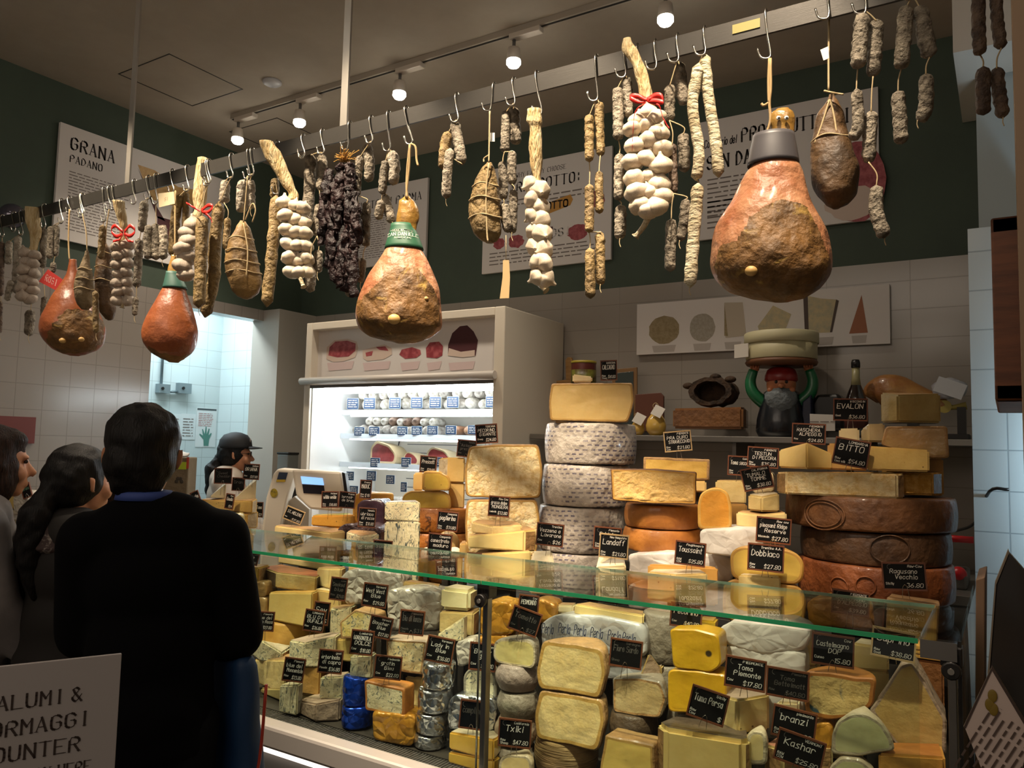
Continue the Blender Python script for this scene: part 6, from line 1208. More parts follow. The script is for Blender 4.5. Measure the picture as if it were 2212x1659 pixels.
garlic('white netted garlic braid hanging over the tiled doorway', (635, 510), gl, m_gar, (655, 300, 336), [[(304, 560, 590), (325, 566, 606), (350, 580, 618), (380, 598, 630), (405, 612, 640), (420, 622, 646), (432, 614, 644)]], None, [(645, 592), (650, 605), (656, 620)])
gl = [(405+((-1)**i)*5+(8 if i < 2 else 0)-i*1.2, 486+i*18, 34) for i in range(7)]
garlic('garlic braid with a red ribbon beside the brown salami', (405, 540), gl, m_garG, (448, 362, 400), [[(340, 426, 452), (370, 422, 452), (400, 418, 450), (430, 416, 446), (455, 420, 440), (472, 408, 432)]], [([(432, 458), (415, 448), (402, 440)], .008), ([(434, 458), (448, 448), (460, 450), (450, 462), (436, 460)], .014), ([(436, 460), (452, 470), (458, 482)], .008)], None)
gl = []
for i in range(7): gl += [(254+(i % 2)*3, 536+i*19, 24), (276-(i % 2)*3, 530+i*20, 25)]
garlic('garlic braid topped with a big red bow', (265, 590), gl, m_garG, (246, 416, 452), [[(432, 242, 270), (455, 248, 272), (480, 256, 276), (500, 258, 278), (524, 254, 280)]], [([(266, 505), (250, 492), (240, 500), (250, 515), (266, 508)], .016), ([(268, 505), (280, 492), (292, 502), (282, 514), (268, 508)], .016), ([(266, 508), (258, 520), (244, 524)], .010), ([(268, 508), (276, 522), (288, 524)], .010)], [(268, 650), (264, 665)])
gl = []
for i in range(6): gl += [(54+(i % 2)*4-i*1.5, 546+i*19, 24), (74-(i % 2)*3-i, 552+i*19, 24)]
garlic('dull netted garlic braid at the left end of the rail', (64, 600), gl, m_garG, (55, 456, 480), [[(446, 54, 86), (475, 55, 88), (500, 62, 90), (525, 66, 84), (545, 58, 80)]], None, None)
# ------------------------------------------------------------------ dried peppers
m_pep = mat('dried_pepper', '26100f', .5, col2='140808', sc=14, bump=1.0, bsc=34, spec=.3); m_straw = mat('straw', 'a87a2c', .7)
fr = loftM(738, 470, RY_-.02, .9); t = thing('dried_pepper_bunch', 'bunch of dark dried peppers with straw top', 'peppers', fr.M); rnd = random.Random(5)
for k in range(62):
    u = k/61; y = 352+u*215; hw = 30 if u < .2 else (38 if u < .7 else 26); x = 736+rnd.uniform(-hw, hw)-4*math.sin(u*6)+(6 if u > .8 else 0); L = rnd.uniform(52, 84); a = rnd.uniform(-.35, .35)
    yo = -.03+rnd.uniform(-.022, .03); pts = [(x, y), (x+a*L*.3, y+L*.35), (x+a*L*.2, y+L*.7), (x+a*L*.5, y+L)]
    C_ = [fr.I @ PY(p[0], p[1], RY_-.02) + Vector((0, yo, 0)) for p in pts]; C_ = catm(C_, 12); w = pxs(fr.p)*rnd.uniform(7.5, 12)
    b = MB().tube(C_, [w*(.25+.75*math.sin(min(i/11*1.9+.35, 3.0))) for i in range(12)], 10, flat=.38); b.v = rough(b.v, .011, 55, k); b.build('dried_pepper', m_pep, t)
b = MB()
for k in range(46):
    a = rnd.uniform(0, 6.28); p = fr.I @ PY(744+rnd.uniform(-8, 8), 350, RY_-.02); q = p+Vector((math.cos(a)*rnd.uniform(.01, .045), math.sin(a)*.03-.02, rnd.uniform(-.005, .04))); b.tube([p, (p+q)/2+Vector((0, 0, .008)), q], .0012, 4)
tag(b.build('straw_tuft', m_straw, t), kind='stuff'); hook(757, 272, 322, 'steel hook holding the dried peppers', -8)
# small cards among the hanging goods
def card(label, P_, Y, m, txt=None, tm=None, name='paper_card', cat='card', hh=.02):
    p = PY(sum(q[0] for q in P_)/len(P_), sum(q[1] for q in P_)/len(P_), Y); t = thing(name, label, cat, Matrix.Translation(p)); I = t.matrix_world.inverted()
    b = MB().poly([tuple(I @ PY(x, y, Y)) for x, y in P_]); o = b.build('paper', m, t); o.modifiers.new('t', 'SOLIDIFY').thickness = .001
    if txt:
        a, c = I @ PY(*P_[3], Y), I @ PY(*P_[2], Y); ang = math.atan2(c.z-a.z, c.x-a.x); b = MB(); text(b, txt, 0, -hh*.5, hh, hh*.13, 'c', y=-.0012, serif=True); b.v = [tuple(Matrix.Rotation(-ang, 4, 'Y') @ Vector(v)) for v in b.v]; b.build('lettering', tm, t)
    return t
card('tilted red card with white letters hanging among the far left meats', [(104, 582), (136, 604), (122, 628), (84, 608)], RY_-.05, mat('red_card', 'a83430', .5), 'ROSI', mat('white_ink', 'd8cfc6', .6), hh=.028)
card('small cream card with red print near the three equal salami', [(342, 418), (376, 414), (378, 440), (344, 448)], RY_-.03, mat('cream_card', 'c9b896', .6), 'SI', mat('red_ink', '9a4030', .6), hh=.014)
card('little white label hanging by the twin sausage rope', [(1060, 287), (1069, 287), (1069, 306), (1060, 306)], RY_-.03, mat('white_label', 'c9c6be', .6))
card('folded white label by the rope of the dark brown meat', [(1772, 108), (1790, 100), (1791, 126), (1779, 131)], RY_-.03, mat('white_label', 'c9c6be', .6))
# ================================================================== things on the back shelf
def shp(x, y=930, Y=4.12): p = PY(x, y, Y); return Vector((p.x, Y, SHZ+.0005))
WM = {}
FRS = {}
def ext(name, pts, Y, th, m, parent=None, M=None, f=0, bevel=.003, on=None):
    """flat-faced solid: an outline on an upright plane, pushed back by its thickness"""
    fr = FRS[on.name] if on else frame(sum(p[0] for p in pts)/len(pts), sum(p[1] for p in pts)/len(pts), Y, f)
    if on: th, y0 = 0, -th
    else: y0 = 0
    q = [fr.px(*p) for p in pts]
    if sum(q[i-1][0]*q[i][1]-q[i][0]*q[i-1][1] for i in range(len(q))) < 0: q = q[::-1]
    b = MB().rings([[(x, y0, z) for x, z in q], [(x, th, z) for x, z in q]], 0, False); b.f = [tuple(reversed(g)) for g in b.f]
    Mx = fr.M
    if parent: Mx = WM.get(parent.name, parent.matrix_world).inverted() @ fr.M
    o = b.build(name, m, parent, Mx, bevel=bevel); WM[o.name] = fr.M; FRS[o.name] = fr; return o
m_bamboo = mat('board_wood', 'a37b48', .5, col2='8c6536', sc=8, stretch=(1, 1, 6))
t = thing('cutting_board', 'wooden paddle board leaning behind the tallest cheese stack', 'cutting board', Matrix.Translation(shp(1205)))
ext('board', [(1182, 933), (1186, 836), (1190, 824), (1240, 818), (1244, 933)], 4.30, .02, m_bamboo, t); ext('handle', [(1222, 820), (1221, 778), (1226, 771), (1234, 772), (1236, 780), (1236, 819)], 4.30, .02, m_bamboo, t)
t = thing('storage_box', 'dark wooden box behind the golden half wheel', 'box', Matrix.Translation(shp(1262, 930, 4.2))); MB().box((-.09, -.05, 0), (.12, .15, .2)).build('box', m_wood, t, bevel=.004)
bx0 = shp(1262, 930, 4.26)
t = thing('tin_can', 'tall reddish tin with green band and yellow lid rim on the back shelf', 'tin', Matrix.Translation((bx0.x, 4.24, SHZ+.2005))); rr = .075; hh = PY(1262, 781, 4.24).z-SHZ-.2
MB().lathe([(.004, 0), (rr, 0), (rr, hh-.012), (rr*.99, hh-.01), (.004, hh-.01)], 28).build('tin', mat('tin_red', '5a241c', .35), t)
MB().lathe([(rr+.001, hh*.38), (rr+.001, hh*.78)], 28).build('band', mat('tin_band', '75752a', .4, col2='4a3216', sc=18), t); MB().lathe([(rr+.002, hh-.014), (rr+.002, hh), (rr-.006, hh)], 28).build('lid', mat('tin_lid', 'b5a23a', .35), t)
t = thing('small_picture', 'small dark picture in a tan frame behind the CALCAGNO sign', 'picture', Matrix.Translation(shp(1350))); ext('frame', [(1322, 933), (1322, 798), (1376, 793), (1376, 931)], 4.28, .012, mat('tan_frame', '7d5c38', .5), t); ext('picture_panel', [(1329, 925), (1329, 806), (1368, 802), (1368, 924)], 4.276, .004, mat('slate_picture', '39413f', .3), t)
t = thing('wooden_board', 'reddish brown board standing behind the two yellow cheeses', 'board', Matrix.Translation(shp(1402))); ext('board', [(1372, 932), (1372, 852), (1426, 848), (1433, 856), (1433, 931)], 4.25, .02, mat('red_wood', '5e3526', .45), t)
m_prov = mat('provolone', 'cfa850', .2, coat=.6, sss=.1); m_label = mat('paper_label', 'c9c2b8', .6)
for x, w, lb in ((1378, 30, 'yellow waxed pear shaped cheese half hidden by the golden half wheel'), (1417, 44, 'larger yellow waxed pear shaped cheese with paper labels on the shelf')):
    p = shp(x, 930, 4.08); k = pxs(p)*w/2; t = thing('waxed_cheese', lb, 'cheese', Matrix.Translation(p), 'waxed cheeses on the back shelf')
    MB().lathe([(.004, 0), (k*.6, .002), (k*.95, k*.5), (k, k*1.0), (k*.85, k*1.6), (k*.5, k*2.1), (k*.3, k*2.3), (k*.34, k*2.45), (.004, k*2.55)], 28).build('body', m_prov, t)
    MB().tube(catm([(0, 0, k*2.4), (-.015, -.01, k*2.9), (0, -.01, k*3.2), (.018, -.01, k*2.9), (0, 0, k*2.4)], 16), .002, 6).build('cord', m_string, t)
    b = MB(); b.box((-.03, 0, -.03), (.03, .0012, .03)); b.build('paper_label', m_label, t, Matrix.Translation((k*.5, -k*.8, k*2.35)) @ Matrix.Rotation(R(25), 4, 'Y') @ Matrix.Rotation(R(-20), 4, 'X'))
tag(MB().ell((0, 0, .012), (.012, .012, .012)).build('red_ball', mat('red_wax', 'a8323a', .3), M=Matrix.Translation(shp(1370, 930, 4.0))), 'tiny red ball at the foot of the half hidden waxed cheese', 'ball')
slabM = pasteM('8c5c2c', ''); 
o = prism('long brown cheese block lying on the back shelf', [(1451, 882, 928, 0), (1604, 879, 926, 0), (1612, 880, 926, .06)], 4.05, .18, 'rr', slabM, rindM('8a5a2c', '6a411d', .6), None, f=0, bev=.012); o['group'] = 'cheeses on the back shelf'; CHE.pop()
p = shp(1536); zt = o.location.z+max(v.co.z for v in o.data.vertices)
t = thing('driftwood_piece', 'dark hollow piece of gnarled wood lying on the long brown block', 'wood', Matrix.Translation((p.x, 4.16, zt))); k = .13
b = MB(); rs = []
for i in range(7):
    a = i/6; rs.append([((.115+.02*noise.noise(Vector((j*.6, i, 3))))*math.cos(2*math.pi*j/28), -.07+a*.16, .075+(.075+.02*noise.noise(Vector((j*.7, i*.5, 9))))*math.sin(2*math.pi*j/28)) for j in range(28)])
b.rings(rs, caps=False); b.rings([[(x*.74, y, .075+(z-.075)*.74) for x, y, z in r] for r in rs][::-1], caps=False); n0 = 7*28
b.add(rs[0]+[(x*.74, y, .075+(z-.075)*.74) for x, y, z in rs[0]], [(j, 28+j, 28+(j+1) % 28, (j+1) % 28) for j in range(28)]); b.add([(x*.74, y, .075+(z-.075)*.74) for x, y, z in rs[4]], [tuple(range(28))]); zm = min(v[2] for v in b.v); b.v = [(x, y, z-zm) for x, y, z in b.v]
b.build('hollow_log', mat('gnarled_wood', '4a3421', .8, col2='2a1d12', sc=18, bump=.9, bsc=24), t)
for a in ((-.13, .12), (.1, .15), (0.02, .165)): MB().ell((a[0], -.03, a[1]), (.03, .03, .018)).build('knot', mat('gnarled_wood', '4a3421'), t)
# garden gnome carrying a round box
p = shp(1688, 930, 4.12); s_ = 1.0; t = thing('garden_gnome', 'painted garden gnome with raised green arms and red cap on the back shelf', 'gnome', Matrix.Translation(p) @ Matrix.Rotation(math.atan2(-p.x, p.y), 4, 'Z'))
Z = lambda y: PY(1688, y, 4.12).z-SHZ
b = MB().lathe([(.004, 0), (.11, 0), (.125, .03), (.12, .09), (.10, Z(870)), (.085, Z(848)), (.05, Z(838)), (.004, Z(836))], 28, M=Matrix.Scale(.8, 4, (0, 1, 0))); b.build('body', mat('gnome_coat', '171a20', .25, coat=.4), t)
MB().ell((0, -.02, Z(832)), (.072, .068, .075)).build('head', mat('gnome_skin', 'b5714a', .4), t)
h_ = MB(); h_.ell((0, -.098, Z(836)), (.016, .016, .014), 12, 8); h_.build('nose', mat('gnome_skin', 'b5714a'), t)
for sx in (-1, 1): MB().ell((sx*.024, -.083, Z(828)), (.008, .005, .009), 10, 8).build('eye', m_black, t); MB().ell((sx*.05, -.07, Z(845)), (.018, .018, .016), 10, 8).build('cheek', mat('gnome_skin', 'b5714a'), t)
b = MB().lathe([(.002, Z(905)), (.045, Z(890)), (.075, Z(868)), (.075, Z(852)), (.05, Z(842)), (.002, Z(840))], 24, M=Matrix.Translation((0, -.06, 0)) @ Matrix.Scale(.6, 4, (0, 1, 0))); b.v = rough(b.v, .008, 40, 2); b.build('beard', mat('gnome_beard', '6d7478', .6, bump=.6, bsc=40), t)
MB().lathe([(.074, Z(826)), (.082, Z(822)), (.080, Z(812)), (.068, Z(800)), (.05, Z(795)), (.004, Z(793))], 28, M=Matrix.Translation((0, -.01, 0))).build('cap', mat('gnome_cap', '8a1f1c', .35, coat=.3), t)
for sx in (-1, 1):
    a = MB().tube(catm([(sx*.08, 0, Z(872)), (sx*.135, -.01, Z(850)), (sx*.15, -.01, Z(825)), (sx*.135, -.01, Z(800))], 14), [.034-.0008*i for i in range(14)], 14).build('arm', mat('gnome_sleeve', '14683f', .35, coat=.3), t)
    h = MB().ell((sx*.128, -.012, Z(797)), (.022, .02, .018), 14, 10)
    for q in range(4): h.tube([(sx*(.112+q*.011), -.025, Z(797)), (sx*(.110+q*.012), -.03, Z(792)), (sx*(.110+q*.012), -.022, Z(789))], .0055, 6)
    h.build('hand', mat('gnome_skin', 'b5714a'), a)
MB().lathe([(.004, Z(792)), (.17, Z(790)), (.178, Z(784)), (.17, Z(779)), (.004, Z(779))], 32).build('tray', mat('gnome_tray', '6a4126', .5), t)
z0 = SHZ+Z(779)+.001; t2 = thing('round_cheese_box', 'round cream wooden cheese box balanced on the gnome tray', 'box', Matrix.Translation((p.x, p.y, z0))); h1 = Z(740)-Z(779)
MB().lathe([(.004, 0), (.172, 0), (.174, .004), (.174, h1), (.004, h1)], 40).build('box', mat('box_wood', 'b3aa86', .5), t2); MB().lathe([(.178, h1-.012), (.182, h1-.01), (.182, h1+.04), (.176, h1+.045), (.004, h1+.046)], 40).build('lid', mat('box_wood2', 'bdb592', .5), t2)
MB().box((-.15, -.1785, h1*.1), (-.06, -.1745, h1*.85), M=Matrix.Rotation(R(-25), 4, 'Z')).build('paper_label', m_label, t2)
def shelfbox(name, label, cat, pts, Y, th, m, bev=.006): t = thing(name, label, cat, Matrix.Translation(shp(pts[0][0], 930, Y))); ext('body', pts, Y, th, m, t, bevel=bev); return t
shelfbox('blue_folder', 'narrow dark blue folder right of the gnome', 'folder', [(1730, 931), (1733, 868), (1752, 852), (1754, 931)], 4.1, .1, mat('navy', '1c2340', .4))
t = shelfbox('black_speaker', 'rounded black box behind the white card on the back shelf', 'box', [(1757, 931), (1752, 872), (1764, 852), (1812, 850), (1822, 870), (1822, 931)], 4.16, .12, m_black, .015)
t = shelfbox('white_card', 'small white printed card on the back shelf', 'card', [(1750, 931), (1749, 894), (1804, 896), (1804, 931)], 4.02, .004, mat('white_card', 'c4beb6', .5), .001)
fr = frame(1777, 912, 4.018, 0); b = MB(); dashes(b, -.06, .06, .01, -.005, 1, M=t.matrix_world.inverted() @ fr.M); b.build('small_print', m_ink2, t)
p = shp(1850, 930, 4.04); t = thing('wine_bottle', 'dark wine bottle with gold foil neck on the back shelf', 'bottle', Matrix.Translation(p)); H = PY(1846, 778, 4.04).z-SHZ; r = .052
MB().lathe([(.004, 0), (r*.9, 0), (r, .006), (r, H*.38), (r*.93, H*.48), (r*.7, H*.58), (r*.42, H*.68), (r*.33, H*.76), (r*.32, H*.9), (r*.38, H*.91), (r*.38, H*.96), (r*.3, H*.965), (r*.3, H), (.004, H)], 32).build('bottle', mat('bottle_glass', '160d0c', .08, spec=.8, coat=.5), t)
MB().lathe([(r*.44, H*.67), (r*.35, H*.77), (r*.335, H*.9)], 24).build('neck_foil', mat('neck_foil', '8f8862', .35), t); MB().lathe([(r*.39, H*.9), (r*.39, H*.965), (r*.31, H*1.003), (.004, H*1.004)], 24).build('cap', m_black, t)
MB().lathe([(r*1.008, H*.12), (r*1.008, H*.33)], 32).build('label', mat('wine_label', '4a1f1a', .5), t)
# ham on its holder, right end of the shelf
p = shp(1990, 930, 4.15); t = thing('ham_holder', 'black ham holder with yellow clamp handle at the right end of the shelf', 'holder', Matrix.Translation(p))
I = t.matrix_world.inverted(); lo = lambda x, y, Y=4.15: I @ PY(x, y, Y)
a, c = lo(1885, 930), lo(2096, 930); MB().box((a.x, -.08, 0), (c.x, .12, .025)).build('base', m_black, t, bevel=.004); MB().box((c.x-.05, -.03, .025), (c.x-.015, .03, lo(2080, 880).z)).build('upright', m_black, t)
MB().tube([lo(2034, 880), lo(2060, 880), lo(2088, 876)], [.014, .011, .018], 12).build('clamp_handle', mat('clamp_yellow', 'a8964a', .4), t); MB().tube([lo(2040, 878, 4.13), lo(2040, 878, 4.17)], .03, 16).build('clamp_ring', mat('clamp_yellow', 'a8964a'), t)
MB().box((lo(1960, 900).x, -.02, .025), (lo(1985, 900).x, .03, lo(1975, 903).z)).build('cradle', m_black, t)
fr = loftM(1960, 860, 4.15, 0); t = thing('cured_ham', 'cut ham lying on the black holder at the right end of the shelf', 'ham', fr.M, HMG)
C_ = [(1880, 862, 30), (1890, 852, 58), (1915, 846, 76), (1945, 850, 72), (1975, 858, 58), (2005, 864, 42), (2030, 870, 32), (2042, 873, 26)]
b = MB().tube(catm([fr.I @ PY(x, y, 4.15) for x, y, r_ in C_], 30), [pxs(fr.p)*v[0]/2 for v in catm([(c[2], 0, 0) for c in C_], 30)], 24, flat=.8); b.v = rough(b.v, .006, 14, 4); b.build('body', mat('shelf_ham', '8f5c30', .4, col2='a87a3c', sc=6, bump=.5, bsc=16, coat=.3), t)
b = MB().ell((0, 0, 0), (.075, .05, .05), 18, 12); b.v = rough(b.v, .02, 22, 3); b.build('plastic_wrap', mat('white_wrap', '9fa0a8', .3, coat=.6, bump=.8, bsc=20), t, Matrix.Translation(fr.I @ PY(2050, 838, 4.12)))
MB().box((-.06, 0, -.035), (.06, .002, .035)).build('paper_label', mat('ham_label', 'b5b6ba', .5), t, Matrix.Translation(fr.I @ PY(2052, 838, 4.05)) @ Matrix.Rotation(R(22), 4, 'Y'))
# ================================================================== goods in the refrigerated case
m_flour = mat('floury_salami', 'cfc8bc', .7, col2='9a9080', sc=24, bump=.6, bsc=40); m_flour2 = mat('grey_salami', 'a39c92', .7, col2='6f665c', sc=26, bump=.6, bsc=40)
m_tsal = mat('brown_salami', '7d6350', .6, col2='5a4438', sc=24, bump=.5, bsc=40)
m_redm = mat('cut_ham', '7a2c2c', .35, col2='9c4440', sc=10, coat=.4); m_fatw = mat('ham_rim', 'cbb48c', .4, coat=.3); m_bacon = mat('bacon', 'b0938a', .4, col2='8a5a56', sc=5, stretch=(.5, 1, 6))
def fshelf(i): return (zs+[1.2])[i]+.001
rnd = random.Random(11)
def lay(label, grp, x, z, r, L, m, yaw=0, Y=4.11, name='salami', cat='salami'):
    r *= rnd.uniform(.86, 1.04); x += rnd.uniform(-.004, .004); yaw += rnd.uniform(-4, 4)
    M = Matrix.Translation((x, Y, z+r)) @ Matrix.Rotation(R(yaw), 4, 'Z'); b = MB(); n = 14
    b.tube([(0, -L/2+L*k/(n-1), 0) for k in range(n)], [r*math.sqrt(max(1-(abs(2*k/(n-1)-1))**5, .04)) for k in range(n)], 14); b.v = rough(b.v, r*.14, .8/r, rnd.randint(0, 99)); zm = min(v[2] for v in b.v); b.v = [(v[0], v[1], v[2]-zm-r) for v in b.v]
    return tag(b.build(name, m, M=M), label, cat, grp)
x0, x1 = FX0+.10, FX1-.13; step = .088
xx = x0+.04; row = []
while xx < x1: row.append(xx); xx += step
for x in row: lay('white floury salami lying end on along the top shelf of the case', 'floury salami on the top shelf', x, fshelf(0), .041, .2, m_flour, rnd.uniform(-3, 3))
for x in row[:-1]: lay('white floury salami stacked in the second layer on the top shelf', 'floury salami second layer', x+step/2, fshelf(0)+.0725, .040, .18, m_flour if rnd.random() < .8 else m_flour2, rnd.uniform(-3, 3), 4.12)
for x in row[1:-1]: lay('white floury salami on the very top of the pile on the top shelf', 'floury salami third layer', x, fshelf(0)+.143, .034, .17, m_flour if rnd.random() < .7 else m_flour2, rnd.uniform(-3, 3), 4.13)
step = .068; xx = x0+.04; row = []
while xx < x0+.78: row.append(xx); xx += step
for x in row: lay('grey short salami lying end on along the middle shelf of the case', 'grey salami on the middle shelf', x, fshelf(1), .032, .17, m_flour2, rnd.uniform(-3, 3))
for x in row[1:-1]: lay('grey short salami stacked in the second layer on the middle shelf', 'grey salami second layer', x+step/2, fshelf(1)+.056, .031, .16, rnd.choice((m_flour2, m_flour, m_tsal)), rnd.uniform(-3, 3), 4.12)
for k, l in enumerate(('first tan cut sausage right of the grey salami on the middle shelf', 'second tan cut sausage from the left on the middle shelf', 'third tan cut sausage from the left on the middle shelf', 'fourth tan cut sausage from the left on the middle shelf')):
    lay(l, 'tan sausages on the middle shelf', x0+.90+k*.085, fshelf(1), .034, .2, mat('tan_sausage', '8f6a4a', .5, col2='6e4a36', sc=14), 0)
for k, l in enumerate(('lower slab of bacon at the right of the middle shelf', 'upper slab of bacon at the right of the middle shelf')):
    tag(MB().box((-.07, -.1, 0), (.07, .1, .034)).build('bacon_slab', m_bacon, M=Matrix.Translation((x1-.06, 4.11, fshelf(1)+k*.036)), bevel=.01), l, 'bacon', 'bacon slabs')
def hamcut(label, px_, z, w, h, d, tilt=0, Y=4.04):
    x = PY(px_, 990, Y).x; t = thing('ham_piece', label, 'ham', Matrix.Translation((x, Y, z)), 'cut ham pieces in the case'); q = [(-w*.5, .0), (w*.45, 0), (w*.5, h*.35), (w*.2, h*.8), (-w*.3, h), (-w*.5, h*.7)]
    q = roundpoly(q, .02); cx = sum(p.x for p in q)/len(q); cz = sum(p.y for p in q)/len(q)
    r0 = [(cx+(p.x-cx)*.86, 0, cz+(p.y-cz)*.8) for p in q]; r1 = [(p.x, 0, p.y) for p in q]; r2 = [(p.x*.95, d, p.y*.92) for p in q]
    b = MB().rings([r1, r2], 0, False); b.f = [tuple(reversed(f)) for f in b.f]; b.build('rind', m_fatw, t); MB().poly([(p[0], -.001, p[2]) for p in r0]).build('cut_face', m_redm, t); return t
hamcut('largest cut ham piece on the third shelf of the case', 828, fshelf(2)+.0, .23, .15, .15); hamcut('smaller cut ham piece on the third shelf of the case', 888, fshelf(2), .12, .085, .12); hamcut('pale rimmed ham piece on the third shelf behind the sign above the yellow quarters', 948, fshelf(2), .20, .12, .14)
for k, (px_, r, l, m) in enumerate(((740, .05, 'dark wrapped roast on the lowest deck of the case', mat('roast', '4e4436', .5)), (800, .06, 'clear wrapped pale roll on the lowest deck of the case', M_PLASTIC), (848, .045, 'coiled pale roll on the lowest deck of the case', m_flour), (880, .05, 'white wrapped roll at the right of the lowest deck', M_PLASTIC))):
    x = PY(px_, 1060, 3.93).x; lay(l, None, x, 1.201, r, .2, m, 0, 3.95, 'wrapped_roll', 'meat roll')
m_blueb = mat('blue_tag', '1d3a5c', .45); m_wframe = mat('white_tag_frame', 'c9d3da', .5)
ORD = ['first', 'second', 'third', 'fourth', 'fifth', 'sixth', 'seventh']
def tagsign(label, cx, cy, w, h, Y=None):
    Y = Y or FY0+SHY-.012; fr = frame(cx, cy, Y, .3); k = pxs(fr.p); W, H = w*k, h*k; t = thing('price_tag', label, 'price tag', fr.M, 'blue price tags in the case')
    MB().box((-W/2-.002, .001, -H/2-.002), (W/2+.002, .003, H/2+.002)).build('backing', m_wframe, t); MB().box((-W/2, 0, -H/2), (W/2, .0012, H/2)).build('board', m_blueb, t)
    b = MB(); dashes(b, -W*.4, W*.42, H*.4, -H*.4, 4, y=-.0006, th=.34, seed=int(cx)); b.build('lettering', m_chalk, t); return t
for i, x in enumerate((762, 798, 853, 900, 940, 978, 1062)): tagsign('%s price tag from the left on the top case shelf' % ORD[i], x, 872-i*.7, 27, 23)
for i, x in enumerate((776, 808, 869, 900, 934, 974, 1022)): tagsign('%s price tag from the left on the middle case shelf' % ORD[i], x, 932-i*.6, 24, 18)
for i, x in enumerate((810, 877, 945)): tagsign('%s price tag from the left on the third case shelf' % ORD[i], x, 999-i*.6, 22, 19)
for i, (x, y, w, h) in enumerate(((756, 1028, 18, 18), (802, 1028, 22, 20), (843, 1036, 20, 18), (764, 1058, 20, 16), (872, 1052, 14, 20))): tagsign('%s price tag from the left low inside the case' % ORD[i], x, y, w, h, 3.90)
# ================================================================== scale on the counter
m_scale = mat('scale_housing', 'd9cdbb', .4)
p = PY(655, 1100, 2.94); t = thing('deli_scale', 'white deli scale with blue screen on the counter', 'scale', Matrix.Translation((p.x, 2.94, STEP)))
col_ = ext('column', [(560, 1228), (566, 1140), (575, 1075), (590, 1024), (600, 1012), (640, 1015), (622, 1075), (608, 1140), (604, 1228)], 2.90, .16, m_scale, t, f=.8, bevel=.012)
hd = ext('display_head', [(630, 1014), (737, 1019), (748, 1075), (738, 1106), (670, 1100), (640, 1072)], 2.93, .10, m_scale, t, f=.8, bevel=.012)
ext('back_panel', [(738, 1020), (745, 1022), (753, 1078), (746, 1082)], 2.935, .09, m_black, t, f=.8)
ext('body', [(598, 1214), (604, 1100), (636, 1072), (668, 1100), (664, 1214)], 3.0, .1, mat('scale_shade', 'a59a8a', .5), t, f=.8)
ext('weighing_plate', [(600, 1170), (740, 1185), (740, 1192), (600, 1178)], 3.06, .25, m_steel, t, f=.0)
ext('plate_support', [(650, 1192), (690, 1194), (690, 1203), (650, 1203)], 3.1, .1, m_dsteel, t, f=.0)
ext('screen', [(650, 1029), (697, 1033), (700, 1048), (653, 1045)], 2.926, .004, mat('screen_blue', (.25, .5, .95, 1), emit=1.1), hd, bevel=0, on=hd); ext('screen_lower', [(653, 1046), (700, 1049), (702, 1068), (656, 1065)], 2.926, .004, mat('screen_dark', '1c1720', .15), hd, bevel=0, on=hd)
ext('sticker', [(603, 1020), (622, 1021), (616, 1041), (597, 1041)], 2.897, .003, mat('blue_sticker', '22304a', .5), t, bevel=0, on=col_); ext('sticker_stripe', [(598, 1036), (617, 1036), (616, 1041), (597, 1041)], 2.895, .004, mat('yellow_stripe', 'c9a526', .5), t, bevel=0, on=col_)
ext('round_sticker', [(592+8*math.cos(a*.524), 1065+10*math.sin(a*.524)) for a in range(12)], 2.897, .003, mat('round_sticker', 'b59a1e', .5, col2='6a5a14', sc=60), t, bevel=0, on=col_)
# left end of the counter
prism('yellow block at the far left end of the counter', [(8, 1052, 1092, 0), (112, 1050, 1090, .05)], 1.92, .12, 'p', pasteM('c9ad62', 'smooth'), RW, f=.5)
wrap('crinkled film wrapped cheese beside the woman in grey', [(56, 1082), (78, 1068), (100, 1066), (112, 1080), (108, 1112), (60, 1114)], 1.80, .1, M_PLASTIC, .008)
wrap('second film wrapped cheese at the far left', [(30, 1076), (44, 1062), (58, 1068), (58, 1110), (30, 1110)], 1.82, .08, M_PLASTIC, .008)
tp = min(c[5] for c in CHE[-3:])
t = thing('side_case', 'low dark case along the tiled left wall behind the shoppers', 'display case', Matrix.Translation((-4.3, 1.7, 0))); MB().box((-.46, -.5, 0), (.8, .28, tp-.03)).build('body', m_dark, t); MB().box((-.46, -.52, tp-.03), (.82, .28, tp-.002)).build('top', m_steel, t)
for c in CHE[-3:]: c[0].location.z += tp-c[5]
p = PY(385, 1060, 3.1); t = thing('paper_sack', 'brown paper sack with neon label behind the man in black', 'paper bag', Matrix.Translation((p.x, 3.1, STEP+.001)) @ Matrix.Rotation(R(30), 4, 'Z')); zt = PY(385, 987, 3.1).z-STEP
MB().box((-.09, -.06, 0), (.085, .06, zt)).build('sack', mat('kraft', '6e5d45', .7, bump=.3, bsc=20), t, bevel=.008); MB().box((.0, -.062, zt-.075), (.07, -.0605, zt-.03)).build('neon_label', mat('neon', 'a9b81e', .5), t); MB().box((.07, -.062, zt-.07), (.085, -.0605, zt)).build('red_edge', mat('sack_red', 'b03a24', .5), t)
b = MB(); [b.ell((.03+.016*math.cos(a), -.0612, zt-.15+.02*math.sin(a)), (.012, .0006, .012), 10, 6) for a in (0, 1.05, 2.1, 3.14)]; b.build('printed_emblem', mat('sack_ink', '3a2f22', .7), t)
b = MB().ell((-.0, 0, zt+.012), (.06, .04, .02)); b.v = rough(b.v, .012, 30, 1); b.build('tissue_top', m_label, t)
